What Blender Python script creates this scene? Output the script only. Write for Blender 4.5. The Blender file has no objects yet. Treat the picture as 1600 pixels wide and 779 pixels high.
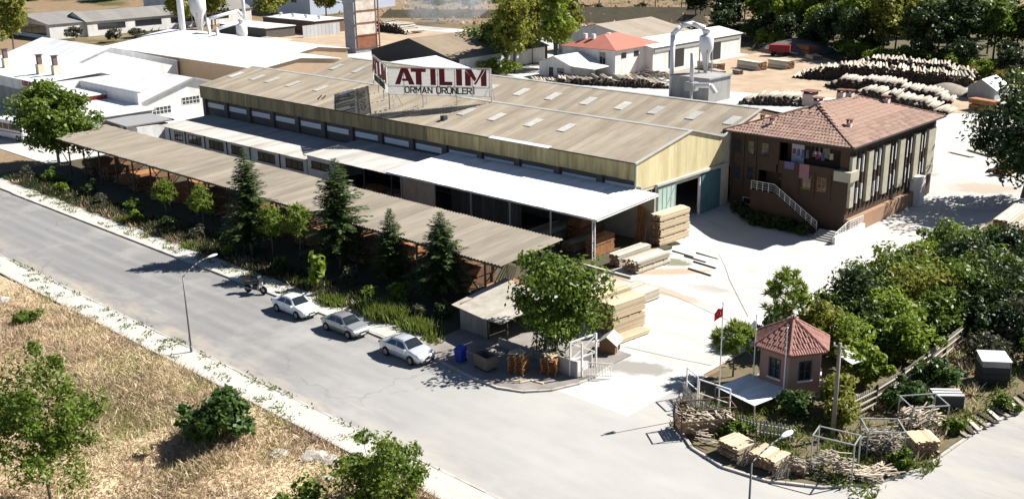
import bpy, bmesh, math, random
import numpy as np
from mathutils import Vector, Matrix
random.seed(7); RNG = np.random.default_rng(7)
SC = bpy.context.scene
COL = SC.collection
R = math.radians

# ------------------------------------------------------------------ camera
cam_d = bpy.data.cameras.new("camera"); cam = bpy.data.objects.new("camera", cam_d); COL.objects.link(cam)
SC.camera = cam
cam_d.sensor_width = 36; cam_d.lens = 36 * 1665 / 1600; cam_d.clip_start = 0.5; cam_d.clip_end = 3000
def cam_matrix(yaw, pitch, roll, loc):
    f = Vector((math.sin(yaw) * math.cos(pitch), math.cos(yaw) * math.cos(pitch), -math.sin(pitch)))
    r = Vector((math.cos(yaw), -math.sin(yaw), 0)); d = f.cross(r)
    c, s = math.cos(roll), math.sin(roll)
    rr = r * c + d * s; dd = -r * s + d * c
    m = Matrix((( rr.x, -dd.x, -f.x, loc[0]), (rr.y, -dd.y, -f.y, loc[1]), (rr.z, -dd.z, -f.z, loc[2]), (0, 0, 0, 1)))
    return m
cam.matrix_world = cam_matrix(R(-43.7), R(17.56), R(0.98), (0, 0, 30.5))

# ------------------------------------------------------------------ sky, sun, exposure
SUN_DIR = Vector((0.50, 1.0, 1.03)).normalized()          # towards the sun
elev = math.asin(SUN_DIR.z); azim = math.atan2(SUN_DIR.x, SUN_DIR.y)
world = bpy.data.worlds.new("World"); SC.world = world; world.use_nodes = True
nt = world.node_tree; bg = nt.nodes['Background']; bg.inputs[1].default_value = 0.05
sky = nt.nodes.new('ShaderNodeTexSky'); sky.sky_type = 'NISHITA'; sky.sun_disc = False
sky.sun_elevation = elev; sky.sun_rotation = azim; sky.altitude = 900; sky.air_density = .7; sky.dust_density = .3
nt.links.new(sky.outputs[0], bg.inputs[0])
sun_d = bpy.data.lights.new("sun", 'SUN'); sun_d.energy = 5.0; sun_d.angle = R(0.5); sun_d.color = (1, 0.96, 0.9)
sun = bpy.data.objects.new("sun", sun_d); COL.objects.link(sun)
sun.rotation_euler = SUN_DIR.to_track_quat('Z', 'Y').to_euler()
SC.view_settings.view_transform = 'Standard'; SC.view_settings.look = 'None'
SC.view_settings.exposure = 1.2; SC.view_settings.gamma = 1

# ------------------------------------------------------------------ materials
MATS = {}
def nd(t, kind, **kw):
    n = t.nodes.new(kind)
    for k, v in kw.items(): setattr(n, k, v)
    return n
def base_mat(name):
    m = bpy.data.materials.new(name); m.use_nodes = True
    return m, m.node_tree, m.node_tree.nodes['Principled BSDF']
def lin(c, f): return tuple(max(0, min(1, x * f)) for x in c[:3]) + (1,)
def mix_rgb(t, fac, a, b, blend='MIX'):
    n = nd(t, 'ShaderNodeMix', data_type='RGBA', blend_type=blend)
    for s, v in ((n.inputs[0], fac), (n.inputs[6], a), (n.inputs[7], b)):
        if isinstance(v, (int, float)): s.default_value = v
        elif isinstance(v, tuple): s.default_value = v if len(v) == 4 else v + (1,)
        else: t.links.new(v, s)
    return n.outputs[2]
def noise(t, scale, detail=4, rough=0.6, vec=None, stretch=None, rot=0):
    pos = nd(t, 'ShaderNodeNewGeometry').outputs['Position'] if vec is None else vec
    mp = nd(t, 'ShaderNodeMapping')
    if stretch: mp.inputs['Scale'].default_value = stretch
    mp.inputs['Rotation'].default_value = (0, 0, rot)
    t.links.new(pos, mp.inputs[0])
    n = nd(t, 'ShaderNodeTexNoise'); n.inputs['Scale'].default_value = scale
    n.inputs['Detail'].default_value = detail; n.inputs['Roughness'].default_value = rough
    t.links.new(mp.outputs[0], n.inputs[0]); return n.outputs[0]
def ramp(t, src, p0, p1, c0=(0, 0, 0, 1), c1=(1, 1, 1, 1)):
    r = nd(t, 'ShaderNodeValToRGB'); r.color_ramp.elements[0].position = p0; r.color_ramp.elements[1].position = p1
    r.color_ramp.elements[0].color = c0; r.color_ramp.elements[1].color = c1
    t.links.new(src, r.inputs[0]); return r.outputs[0]
def bump(t, src, b, strength=0.4, dist=0.05):
    n = nd(t, 'ShaderNodeBump'); n.inputs['Strength'].default_value = strength; n.inputs['Distance'].default_value = dist
    t.links.new(src, n.inputs['Height']); t.links.new(n.outputs[0], b.inputs['Normal'])
def M(name, col=(.5, .5, .5), rough=.8, var=.18, scale=1.5, stretch=None, metal=0, dirt=None, dirt_amt=.5, dirt_scale=.5, dirt_stretch=None,
      rnd=0, bmp=0, spec=.3, coat=0, isl=0):
    """procedural paint / plaster / timber: base tone, mottling, stains of a second colour, tone per object"""
    if name in MATS: return MATS[name]
    m, t, b = base_mat(name)
    c = mix_rgb(t, noise(t, scale, stretch=stretch), lin(col, 1 - var), lin(col, 1 + var))
    if dirt is not None:
        d = ramp(t, noise(t, dirt_scale, 6, .7, stretch=dirt_stretch), .5 - dirt_amt * .3, .75, (0, 0, 0, 1), (.85, .85, .85, 1))
        c = mix_rgb(t, d, c, tuple(dirt) + (1,))
    if rnd:
        oi = nd(t, 'ShaderNodeObjectInfo').outputs['Random']
        mr = nd(t, 'ShaderNodeMapRange'); mr.inputs[3].default_value = 1 - rnd; mr.inputs[4].default_value = 1 + rnd
        t.links.new(oi, mr.inputs[0])
        hs = nd(t, 'ShaderNodeHueSaturation'); t.links.new(mr.outputs[0], hs.inputs['Value']); t.links.new(c, hs.inputs['Color']); c = hs.outputs[0]
    if isl:
        ri = nd(t, 'ShaderNodeNewGeometry').outputs['Random Per Island']; mr = nd(t, 'ShaderNodeMapRange'); mr.inputs[3].default_value = 1 - isl; mr.inputs[4].default_value = 1 + isl * .6
        t.links.new(ri, mr.inputs[0]); hs = nd(t, 'ShaderNodeHueSaturation'); t.links.new(mr.outputs[0], hs.inputs['Value']); t.links.new(c, hs.inputs['Color']); c = hs.outputs[0]
    t.links.new(c, b.inputs['Base Color'])
    b.inputs['Roughness'].default_value = rough; b.inputs['Metallic'].default_value = metal
    b.inputs['Specular IOR Level'].default_value = spec
    if coat: b.inputs['Coat Weight'].default_value = coat; b.inputs['Coat Roughness'].default_value = .05
    if bmp: bump(t, noise(t, scale * 4, 5), b, bmp)
    MATS[name] = m; return m
def leaf_mat(name, c0, c1, trans=.35):
    if name in MATS: return MATS[name]
    m, t, b = base_mat(name)
    ri = nd(t, 'ShaderNodeNewGeometry').outputs['Random Per Island']
    c = mix_rgb(t, ri, c0, c1)
    c = mix_rgb(t, ramp(t, noise(t, .6, 2), .35, .7), c, lin([(a + bb) / 2 for a, bb in zip(c0, c1)], .75), 'MIX')
    t.links.new(c, b.inputs['Base Color']); b.inputs['Roughness'].default_value = .45; b.inputs['Specular IOR Level'].default_value = .3
    tr = nd(t, 'ShaderNodeBsdfTranslucent'); t.links.new(c, tr.inputs[0])
    mx = nd(t, 'ShaderNodeMixShader'); mx.inputs[0].default_value = trans
    t.links.new(b.outputs[0], mx.inputs[1]); t.links.new(tr.outputs[0], mx.inputs[2])
    t.links.new(mx.outputs[0], t.nodes['Material Output'].inputs[0])
    MATS[name] = m; return m
def glass_mat(name, col=(.02, .025, .03), rough=.08):
    if name in MATS: return MATS[name]
    m, t, b = base_mat(name); b.inputs['Base Color'].default_value = col + (1,)
    b.inputs['Roughness'].default_value = rough; b.inputs['Specular IOR Level'].default_value = .7
    MATS[name] = m; return m

# ------------------------------------------------------------------ mesh helpers
LOC = {}
class MB:
    def __init__(s): s.v = []; s.f = []
    def add(s, vs, fs):
        o = len(s.v); s.v += [tuple(p) for p in vs]; s.f += [tuple(i + o for i in f) for f in fs]; return s
    def box(s, x0, x1, y0, y1, z0, z1):
        return s.add([(x0,y0,z0),(x1,y0,z0),(x1,y1,z0),(x0,y1,z0),(x0,y0,z1),(x1,y0,z1),(x1,y1,z1),(x0,y1,z1)],
                     [(0,3,2,1),(4,5,6,7),(0,1,5,4),(1,2,6,5),(2,3,7,6),(3,0,4,7)])
    def obox(s, c, ax, ay, az):
        """box from its centre and three half-axis vectors"""
        c, ax, ay, az = map(Vector, (c, ax, ay, az))
        vs = [c + ax*i + ay*j + az*k for k in (-1, 1) for i, j in ((-1,-1),(1,-1),(1,1),(-1,1))]
        return s.add(vs, [(0,3,2,1),(4,5,6,7),(0,1,5,4),(1,2,6,5),(2,3,7,6),(3,0,4,7)])
    def bar(s, p, q, w, h=None):
        """square bar from p to q"""
        p, q = Vector(p), Vector(q); h = h or w; d = (q - p)
        if d.length < 1e-5: return s
        n = d.normalized(); up = Vector((0,0,1)) if abs(n.z) < .95 else Vector((1,0,0))
        a = n.cross(up).normalized(); b = a.cross(n)
        return s.obox((p + q) / 2, a * w / 2, d / 2, b * h / 2)
    def tube(s, p, q, r0, r1=None, n=8, cap=True):
        p, q = Vector(p), Vector(q); r1 = r0 if r1 is None else r1; d = (q - p).normalized()
        up = Vector((0,0,1)) if abs(d.z) < .95 else Vector((1,0,0)); a = d.cross(up).normalized(); b = a.cross(d)
        vs = []
        for c, r in ((p, r0), (q, r1)):
            for i in range(n):
                t = 2 * math.pi * i / n; vs.append(c + a * math.cos(t) * r + b * math.sin(t) * r)
        fs = [(i, (i+1) % n, n + (i+1) % n, n + i) for i in range(n)]
        if cap: fs += [tuple(range(n))[::-1], tuple(range(n, 2*n))]
        return s.add(vs, fs)
    def path(s, pts, r, n=8):
        for a, b in zip(pts[:-1], pts[1:]): s.tube(a, b, r, r, n)
        return s
    def lathe(s, c, prof, n=14):
        """profile of (radius, z) revolved about a vertical axis through c"""
        vs = []
        for r, z in prof:
            for i in range(n):
                t = 2 * math.pi * i / n; vs.append((c[0] + math.cos(t) * r, c[1] + math.sin(t) * r, c[2] + z))
        fs = [(k*n + i, k*n + (i+1) % n, (k+1)*n + (i+1) % n, (k+1)*n + i) for k in range(len(prof)-1) for i in range(n)]
        fs += [tuple(range(n))[::-1], tuple(range((len(prof)-1)*n, len(prof)*n))]
        return s.add(vs, fs)
    def prism(s, poly, z0, z1):
        n = len(poly)
        return s.add([(x,y,z0) for x,y in poly] + [(x,y,z1) for x,y in poly],
                     [tuple(range(n))[::-1], tuple(range(n, 2*n))] + [(i, (i+1)%n, n+(i+1)%n, n+i) for i in range(n)])
    def slab(s, a, b, c, d, th):
        """thick sheet on four corners, thickness downwards"""
        top = [Vector(p) for p in (a,b,c,d)]; bot = [p - Vector((0,0,th)) for p in top]
        return s.add(bot + top, [(3,2,1,0),(4,5,6,7),(0,1,5,4),(1,2,6,5),(2,3,7,6),(3,0,4,7)])
    def wallpoly(s, pts, th):
        """vertical polygon wall: pts 3D, th = thickness vector"""
        n = len(pts); th = Vector(th); P = [Vector(p) for p in pts]
        return s.add(P + [p + th for p in P], [tuple(range(n)), tuple(range(2*n-1, n-1, -1))] + [(i, n+i, n+(i+1)%n, (i+1)%n) for i in range(n)])
    def mesh(s, name):
        me = bpy.data.meshes.new(name); me.from_pydata(s.v, [], s.f); me.update(); return me
    def build(s, name, mat, parent=None, smooth=False, local=False, recalc=True):
        off = Vector(LOC.get(parent, (0,0,0))) if parent is not None and not local else Vector((0,0,0))
        if off.length: s.v = [(x-off.x, y-off.y, z-off.z) for x,y,z in s.v]
        me = s.mesh(name)
        if recalc:
            bm = bmesh.new(); bm.from_mesh(me); bmesh.ops.recalc_face_normals(bm, faces=bm.faces); bm.to_mesh(me); bm.free()
        if smooth: me.polygons.foreach_set('use_smooth', [True] * len(me.polygons))
        return link(name, me, mat, parent)
def link(name, me, mat, parent=None, loc=None):
    o = bpy.data.objects.new(name, me); COL.objects.link(o)
    if mat is not None and len(me.materials) == 0: me.materials.append(mat)
    if parent is not None: o.parent = parent; LOC[o] = LOC.get(parent, (0,0,0))
    if loc is not None: o.location = loc
    return o
def tag(o, label=None, cat=None, group=None, kind=None):
    if label: o['label'] = label
    if cat: o['category'] = cat
    if group: o['group'] = group
    if kind: o['kind'] = kind
    return o
def thing(name, label, cat, loc=(0,0,0), rz=0, group=None):
    o = bpy.data.objects.new(name, None); COL.objects.link(o); o.location = loc; o.rotation_euler = (0,0,rz)
    o.empty_display_size = .3; LOC[o] = tuple(loc); return tag(o, label, cat, group)
def copy_tree(o, parent=None):
    c = o.copy(); COL.objects.link(c)
    if parent is not None: c.parent = parent
    for ch in list(o.children): copy_tree(ch, c)
    return c
def ordinal(n):
    ones = ['','first','second','third','fourth','fifth','sixth','seventh','eighth','ninth','tenth','eleventh','twelfth','thirteenth','fourteenth','fifteenth','sixteenth','seventeenth','eighteenth','nineteenth']
    tens = {2:'twent',3:'thirt',4:'fort',5:'fift',6:'sixt',7:'sevent',8:'eight',9:'ninet'}
    if n < 20: return ones[n]
    t, o = divmod(n, 10); return tens[t] + 'ieth' if o == 0 else tens[t] + 'y-' + ones[o]
def number_group(group):
    """things that only their place tells apart: count them from the left as the street side sees them"""
    its = [o for o in COL.objects if o.get('group') == group and o.parent is None and o.get('label')]
    f = Vector((math.sin(R(-43.7)), math.cos(R(-43.7)))); r = Vector((f.y, -f.x))
    def centre(o): return o.location if o.type == 'EMPTY' or o.location.length > .01 else sum((Vector(c) for c in o.bound_box), Vector()) / 8
    its.sort(key=lambda o: centre(o).xy.dot(r) / max(1, centre(o).xy.dot(f)))
    for i, o in enumerate(its): o['label'] = '%s, %s from the left' % (o['label'].split(',')[0], ordinal(i + 1))
def smoothstep(a, b, x):
    t = min(1, max(0, (x - a) / (b - a))); return t * t * (3 - 2 * t)
def dip(x, y):
    """the yard sinks about a metre in front of the brick office"""
    return -1.05 * smoothstep(-60.5, -55, x) * (1 - smoothstep(-42, -33, x)) * smoothstep(77, 86, y) * (1 - smoothstep(114, 126, y))
def hill(x, y):
    d = -.69 * x + .723 * y
    return 14 * smoothstep(330, 620, d) + .06 * max(0, d - 420) + 1.2 * math.sin(x * .021) * smoothstep(300, 420, d)

# ------------------------------------------------------------------ ground materials
def ground_mat():
    m, t, b = base_mat('dry_earth')
    n1 = noise(t, .05, 6, .65); n2 = noise(t, .6, 5, .7)
    c = mix_rgb(t, n2, (.15, .105, .062, 1), (.27, .20, .125, 1))
    c = mix_rgb(t, ramp(t, n1, .50, .60), c, (.085, .08, .032, 1))
    c = mix_rgb(t, ramp(t, noise(t, .02, 3), .55, .7), c, (.30, .235, .165, 1))
    t.links.new(c, b.inputs['Base Color']); b.inputs['Roughness'].default_value = .95; b.inputs['Specular IOR Level'].default_value = .1
    bump(t, n2, b, .8, .3); return m
def yard_mat():
    m, t, b = base_mat('dusty_concrete')
    c = mix_rgb(t, noise(t, .25, 6, .7), (.42, .405, .375, 1), (.50, .49, .465, 1))
    c = mix_rgb(t, ramp(t, noise(t, .09, 5, .65), .57, .76, (0,0,0,1), (.55,.55,.55,1)), c, (.38, .31, .23, 1))
    c = mix_rgb(t, ramp(t, noise(t, .6, 6, .75), .60, .74, (0,0,0,1), (.5,.5,.5,1)), c, (.33, .28, .22, 1))
    for sc_, ro, lo, am in ((.55, .75, .56, .45), (.7, -.5, .58, .40), (.45, 1.35, .58, .40)):      # faint tyre tracks and drag marks
        c = mix_rgb(t, ramp(t, noise(t, sc_, 5, .6, stretch=(.07, 1, 1), rot=ro), lo, lo + .10, (0,0,0,1), (am, am, am, 1)), c, (.30, .265, .215, 1))
    def spot(c, cx, cy, rx, ry, rot, col, amt):                     # spilled oil, damp and sawdust, soft ragged edges
        mp = nd(t, 'ShaderNodeMapping', vector_type='TEXTURE'); mp.inputs['Location'].default_value = (cx, cy, 0); mp.inputs['Rotation'].default_value = (0, 0, rot); mp.inputs['Scale'].default_value = (rx, ry, 1000)
        t.links.new(nd(t, 'ShaderNodeNewGeometry').outputs['Position'], mp.inputs[0])
        ln = nd(t, 'ShaderNodeVectorMath', operation='LENGTH'); t.links.new(mp.outputs[0], ln.inputs[0])
        ad = nd(t, 'ShaderNodeMath', operation='MULTIPLY_ADD'); ad.inputs[1].default_value = 1.5; t.links.new(noise(t, .9, 6, .7), ad.inputs[0]); t.links.new(ln.outputs['Value'], ad.inputs[2])
        return mix_rgb(t, spot_ramp(ad.outputs[0], amt), c, col)
    def spot_ramp(src, amt):
        mr = nd(t, 'ShaderNodeMapRange'); mr.inputs[1].default_value = 1.45; mr.inputs[2].default_value = 1.85; mr.inputs[3].default_value = amt; mr.inputs[4].default_value = 0
        t.links.new(src, mr.inputs[0]); return mr.outputs[0]
    oil, snd, grs = (.20, .185, .165, 1), (.36, .27, .18, 1), (.11, .12, .045, 1)
    for a in ((-41.2, 55.4, 2.8, 1.2, .5, oil, .8), (-44.5, 82.0, 2.4, .9, -.5, oil, .55), (-41, 83.5, 2.8, 1.1, .4, oil, .4), (-46.5, 72.5, 1.9, .9, .3, oil, .35), (-51.5, 74, 3.8, .9, .8, snd, .9), (-49, 69.5, 5.2, .8, -.1, snd, .7),
              (-56, 68.5, 3.4, 1.0, .3, snd, .8), (-43, 103, 2.6, 1.5, .6, oil, .25), (-52.8, 76.4, 1.8, 1.1, .3, grs, .8), (-46.5, 79.5, .5, 1.2, .5, snd, .5), (-42.0, 122, 4, 2, .3, snd, .6), (-52.5, 122, 5, 2, .6, grs, .4), (-41.0, 113, 5, 2, .6, oil, .25)):
        c = spot(c, *a)
    t.links.new(c, b.inputs['Base Color']); b.inputs['Roughness'].default_value = .9; b.inputs['Specular IOR Level'].default_value = .2
    bump(t, noise(t, 2, 5), b, .25, .05); return m
def asphalt_mat():
    m, t, b = base_mat('worn_asphalt')
    c = mix_rgb(t, noise(t, 1.0, 5, .6, stretch=(.06, 1, 1)), (.14, .138, .136, 1), (.225, .222, .218, 1))
    c = mix_rgb(t, ramp(t, noise(t, .13, 5, .65), .50, .75, (0,0,0,1), (.8,.8,.8,1)), c, (.33, .32, .30, 1))
    c = mix_rgb(t, ramp(t, noise(t, .5, 6, .7, stretch=(.15, 1, 1)), .62, .72, (0,0,0,1), (.6,.6,.6,1)), c, (.40, .34, .26, 1))
    sp = nd(t, 'ShaderNodeSeparateXYZ'); t.links.new(nd(t, 'ShaderNodeNewGeometry').outputs['Position'], sp.inputs[0])
    for y0, y1, am in ((36.5, 39.4, .95), (47.3, 46.3, .6)):        # sand and dust gathered along the kerbs
        mr = nd(t, 'ShaderNodeMapRange'); mr.inputs[1].default_value = y0; mr.inputs[2].default_value = y1; mr.inputs[3].default_value = am; mr.inputs[4].default_value = 0; t.links.new(sp.outputs[1], mr.inputs[0])
        ml = nd(t, 'ShaderNodeMath', operation='MULTIPLY'); t.links.new(mr.outputs[0], ml.inputs[0]); t.links.new(ramp(t, noise(t, .35, 6, .7, stretch=(.35, 1, 1)), .42, .62), ml.inputs[1])
        c = mix_rgb(t, ml.outputs[0], c, (.40, .345, .27, 1))
    for y0 in (39.6, 41.1, 42.7, 44.2):                                 # worn wheel paths
        sb = nd(t, 'ShaderNodeMath', operation='SUBTRACT'); sb.inputs[1].default_value = y0; t.links.new(sp.outputs[1], sb.inputs[0]); ab = nd(t, 'ShaderNodeMath', operation='ABSOLUTE'); t.links.new(sb.outputs[0], ab.inputs[0])
        mr = nd(t, 'ShaderNodeMapRange'); mr.inputs[1].default_value = .1; mr.inputs[2].default_value = .55; mr.inputs[3].default_value = .35; mr.inputs[4].default_value = 0; t.links.new(ab.outputs[0], mr.inputs[0])
        ml = nd(t, 'ShaderNodeMath', operation='MULTIPLY'); t.links.new(mr.outputs[0], ml.inputs[0]); t.links.new(noise(t, .3, 4, .6, stretch=(.12, 1, 1)), ml.inputs[1])
        c = mix_rgb(t, ml.outputs[0], c, (.30, .295, .285, 1))
    vo = nd(t, 'ShaderNodeTexVoronoi', feature='DISTANCE_TO_EDGE'); vo.inputs['Scale'].default_value = .13
    wp = nd(t, 'ShaderNodeVectorMath', operation='MULTIPLY_ADD'); nz_ = nd(t, 'ShaderNodeTexNoise'); nz_.inputs['Scale'].default_value = .5; nz_.inputs['Detail'].default_value = 5; t.links.new(nd(t, 'ShaderNodeNewGeometry').outputs['Position'], nz_.inputs[0])
    wp.inputs[1].default_value = (3, 3, 0); t.links.new(nz_.outputs['Color'], wp.inputs[0]); t.links.new(nd(t, 'ShaderNodeNewGeometry').outputs['Position'], wp.inputs[2]); t.links.new(wp.outputs[0], vo.inputs['Vector'])
    ml = nd(t, 'ShaderNodeMath', operation='MULTIPLY'); t.links.new(ramp(t, vo.outputs['Distance'], .004, .012, (.45,.45,.45,1), (0,0,0,1)), ml.inputs[0]); t.links.new(ramp(t, noise(t, .08, 3), .48, .62), ml.inputs[1])
    c = mix_rgb(t, ml.outputs[0], c, (.06, .058, .055, 1))              # cracks
    ds = nd(t, 'ShaderNodeVectorMath', operation='DISTANCE'); ds.inputs[1].default_value = (-34, 52, 0); t.links.new(nd(t, 'ShaderNodeNewGeometry').outputs['Position'], ds.inputs[0])
    mr = nd(t, 'ShaderNodeMapRange'); mr.inputs[1].default_value = 9; mr.inputs[2].default_value = 34; mr.inputs[3].default_value = .78; mr.inputs[4].default_value = 0; t.links.new(ds.outputs['Value'], mr.inputs[0])
    mm = nd(t, 'ShaderNodeMath', operation='MULTIPLY_ADD'); mm.inputs[1].default_value = .7; mm.inputs[2].default_value = -.36; t.links.new(noise(t, .35, 6, .7, stretch=(.5, 1, 1)), mm.inputs[0])
    ad = nd(t, 'ShaderNodeMath', operation='ADD', use_clamp=True); t.links.new(mr.outputs[0], ad.inputs[0]); t.links.new(mm.outputs[0], ad.inputs[1])
    c = mix_rgb(t, ad.outputs[0], c, (.385, .375, .35, 1))          # pale dust carried out of the yard gate
    t.links.new(c, b.inputs['Base Color']); b.inputs['Roughness'].default_value = .85; b.inputs['Specular IOR Level'].default_value = .25
    bump(t, noise(t, 12, 3), b, .3, .02); return m
def pave_mat():
    m, t, b = base_mat('weedy_pavement')
    c = mix_rgb(t, noise(t, 1.2, 5, .7), (.35, .335, .30, 1), (.50, .48, .44, 1))
    c = mix_rgb(t, ramp(t, noise(t, .55, 6, .75), .55, .72, (0,0,0,1), (.7,.7,.7,1)), c, (.36, .28, .18, 1))
    c = mix_rgb(t, ramp(t, noise(t, .9, 6, .75, rot=.5), .63, .72, (0,0,0,1), (.8,.8,.8,1)), c, (.14, .14, .05, 1))
    t.links.new(c, b.inputs['Base Color']); b.inputs['Roughness'].default_value = .9
    bump(t, noise(t, 3, 5), b, .5, .05); return m
MATS['ground'] = ground_mat(); MATS['yard'] = yard_mat(); MATS['asphalt'] = asphalt_mat(); MATS['pave'] = pave_mat()
soil = M('dark_soil', (.075, .058, .04), .95, .35, .8, dirt=(.05, .055, .02), dirt_amt=.6, dirt_scale=.6, bmp=.6)
kerb_m = M('kerb_stone', (.42, .40, .37), .9, .2, 2, dirt=(.2, .18, .15), dirt_amt=.3, dirt_scale=1)

# ------------------------------------------------------------------ ground, yard, roads
def terrain():
    xs = np.concatenate([np.linspace(-900, -330, 24), np.linspace(-310, 60, 75), np.linspace(80, 400, 12)])
    ys = np.concatenate([np.linspace(-120, 0, 8), np.linspace(6, 260, 52), np.linspace(275, 1000, 40)])
    vs = []; fs = []
    for y in ys:
        for x in xs:
            z = -.06 + hill(x, y) - 2.2 * smoothstep(-63, -56, x) * (1 - smoothstep(-36, -28, x)) * smoothstep(72, 80, y) * (1 - smoothstep(120, 128, y))
            if y < 34: z -= .5 * smoothstep(0, 2, 34 - y)
            if False: z += .25 * math.sin(x * .31 + y * .17) * math.sin(y * .4 + x * .07) * smoothstep(0, 6, 33 - y) + .12 * math.sin(x * 1.1) * smoothstep(0, 4, 33 - y)
            vs.append((x, y, z))
    nx = len(xs)
    fs = [(j*nx+i, j*nx+i+1, (j+1)*nx+i+1, (j+1)*nx+i) for j in range(len(ys)-1) for i in range(nx-1)]
    mb = MB(); mb.add(vs, fs); return tag(mb.build('ground', MATS['ground'], smooth=True, recalc=False), kind='structure')
ground = terrain()
def plot_z(x, y): return (.25 * math.sin(x * .31 + y * .17) * math.sin(y * .4 + x * .07) + .10 * math.sin(x * 1.1 + y * .5)) * smoothstep(0, 6, 33 - y) + .03
def plot_mat():
    m, t, b = base_mat('dry_plot'); n2 = noise(t, .9, 6, .7)
    c = mix_rgb(t, n2, (.40, .31, .19, 1), (.60, .49, .33, 1))
    c = mix_rgb(t, ramp(t, noise(t, .22, 5, .65), .50, .64, (0,0,0,1), (.8,.8,.8,1)), c, (.33, .23, .15, 1))
    c = mix_rgb(t, ramp(t, noise(t, .12, 4, .6, rot=1), .54, .64, (0,0,0,1), (.8,.8,.8,1)), c, (.27, .27, .09, 1))
    t.links.new(c, b.inputs['Base Color']); b.inputs['Roughness'].default_value = .95; bump(t, n2, b, .8, .2); return m
xs = np.arange(-150, -16, 1.2); ys = np.arange(4, 34.4, 1.2)
vs = [(x, min(y, 34.2), plot_z(x, y)) for y in ys for x in xs]; nx = len(xs)
mbp = MB(); mbp.add(vs, [(j*nx+i, j*nx+i+1, (j+1)*nx+i+1, (j+1)*nx+i) for j in range(len(ys)-1) for i in range(nx-1)]); tag(mbp.build('dry_plot', plot_mat(), smooth=True, recalc=False), kind='structure')
def yard_sheet():
    xs = np.arange(-262, -30, 1.0); ys = np.arange(49, 206, 1.0)
    def inside(x, y):
        if y < 57 and not (-45 < x < -35.5): return False
        if x > -37 and y < 96: return x < -36.5 and y > 54
        if x > -36 and y < 112: return False
        if x > -100 and y > 196 - .12 * (x + 100): return False
        if x > -62 and y > 186: return False
        return True
    idx = {}; vs = []; fs = []
    def vid(x, y):
        k = (round(x, 2), round(y, 2))
        if k not in idx: idx[k] = len(vs); vs.append((x, y, .004 + dip(x, y)))
        return idx[k]
    for x in xs:
        for y in ys:
            if inside(x + .5, y + .5): fs.append((vid(x,y), vid(x+1,y), vid(x+1,y+1), vid(x,y+1)))
    mb = MB(); mb.add(vs, fs); return tag(mb.build('yard', MATS['yard'], smooth=True, recalc=False), kind='structure')
yard = yard_sheet()
def flat(name, poly, z, mat, kind='structure', parent=None):
    from mathutils.geometry import tessellate_polygon
    tri = tessellate_polygon([[Vector((x, y, 0)) for x, y in poly]])
    fs = []
    for i, j, k in tri:
        (ax, ay), (bx_, by), (cx, cy) = poly[i], poly[j], poly[k]
        fs.append((i, j, k) if (bx_-ax)*(cy-ay) - (by-ay)*(cx-ax) > 0 else (i, k, j))
    me = bpy.data.meshes.new(name); me.from_pydata([(x, y, z) for x, y in poly], [], fs); me.update()
    o = link(name, me, mat, parent)
    if kind: o['kind'] = kind
    return o
CORNER = [(-62, 47.2), (-52, 47.0), (-48.5, 46.6), (-46, 46.6), (-44.3, 47.3), (-43.1, 48.7), (-42.4, 50.6), (-42.3, 52.5), (-42.6, 54.5)]
ISLAND = [(-36.6, 56), (-36.3, 54), (-35.4, 52), (-33.9, 50.0), (-31.6, 48.2), (-29, 47.45), (-26.3, 47.75), (-23.6, 49.2), (-21.6, 51.8), (-20.5, 54.6), (-20.2, 58), (-19.9, 62), (-18.9, 66.3), (-17, 71), (-14, 78), (-9, 88), (-2, 100)]
road_poly = [(-420, 36.5), (60, 36.5), (60, 100)] + ISLAND[::-1] + [(-36.6, 57.5), (-42.8, 57.5)] + CORNER[::-1] + [(-140, 47.2), (-420, 47.2)]
flat('road', road_poly, 0.0, MATS['asphalt'])
tag(MB().box(-420, 60, 34.35, 36.3, -.2, .11).build('pavement', MATS['pave']), kind='structure')
tag(MB().box(-420, -139, 47.4, 49.4, -.2, .11).build('pavement', MATS['pave']), kind='structure')
tag(MB().box(-135, -55.5, 47.4, 49.6, -.2, .11).build('pavement', MATS['pave']), kind='structure')
# apron between the kerb and the kiosk
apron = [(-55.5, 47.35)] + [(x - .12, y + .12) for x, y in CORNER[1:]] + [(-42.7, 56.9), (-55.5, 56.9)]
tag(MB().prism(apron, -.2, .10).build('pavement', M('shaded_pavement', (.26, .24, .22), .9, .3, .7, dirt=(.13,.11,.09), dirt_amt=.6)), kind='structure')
tag(MB().box(-138, -55.6, 49.6, 80.2, -.2, .03).build('planting_strip', soil), kind='structure')
isl = [(x + (.15 if i < 5 else 0 if i < 7 else -.15), y + .15) for i, (x, y) in enumerate(ISLAND)]
tag(MB().prism(isl + [(-2, 118), (-36, 112), (-36.3, 96)], -.2, .11).build('island_bed', M('island_soil', (.16, .12, .075), .95, .35, .8, dirt=(.07,.07,.025), dirt_amt=.7, bmp=.6)), kind='structure')
def kerb_run(name, pts, step=1.0, h=.13, w=.18):
    """kerb stones laid along a line, one object each, sharing a mesh"""
    root = thing(name, None, None, (0,0,0)); root['kind'] = 'structure'
    me = MB().box(-step/2+.012, step/2-.012, -w/2, w/2, -.2, h).mesh('kerb_stone')
    i = 0
    for a, b in zip(pts[:-1], pts[1:]):
        a, b = Vector(a), Vector(b); L = (b - a).length; n = max(1, round(L / step)); ang = math.atan2(b.y-a.y, b.x-a.x)
        for k in range(n):
            p = a + (b - a) * ((k + .5) / n); o = link('kerb_stone', me, kerb_m, root, (p.x, p.y, random.uniform(-.012, .012)))
            o.rotation_euler = (0, 0, ang + random.uniform(-.01, .01)); o.scale = (L / n / step, 1, 1); i += 1
    return root
kerb_run('kerb', [(x, y) for x, y in ((-128, 36.4), (0, 36.4))], 1.2)
kerb_run('kerb', [(-126, 47.3), (-62, 47.3)] + CORNER[1:], 1.2)
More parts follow.
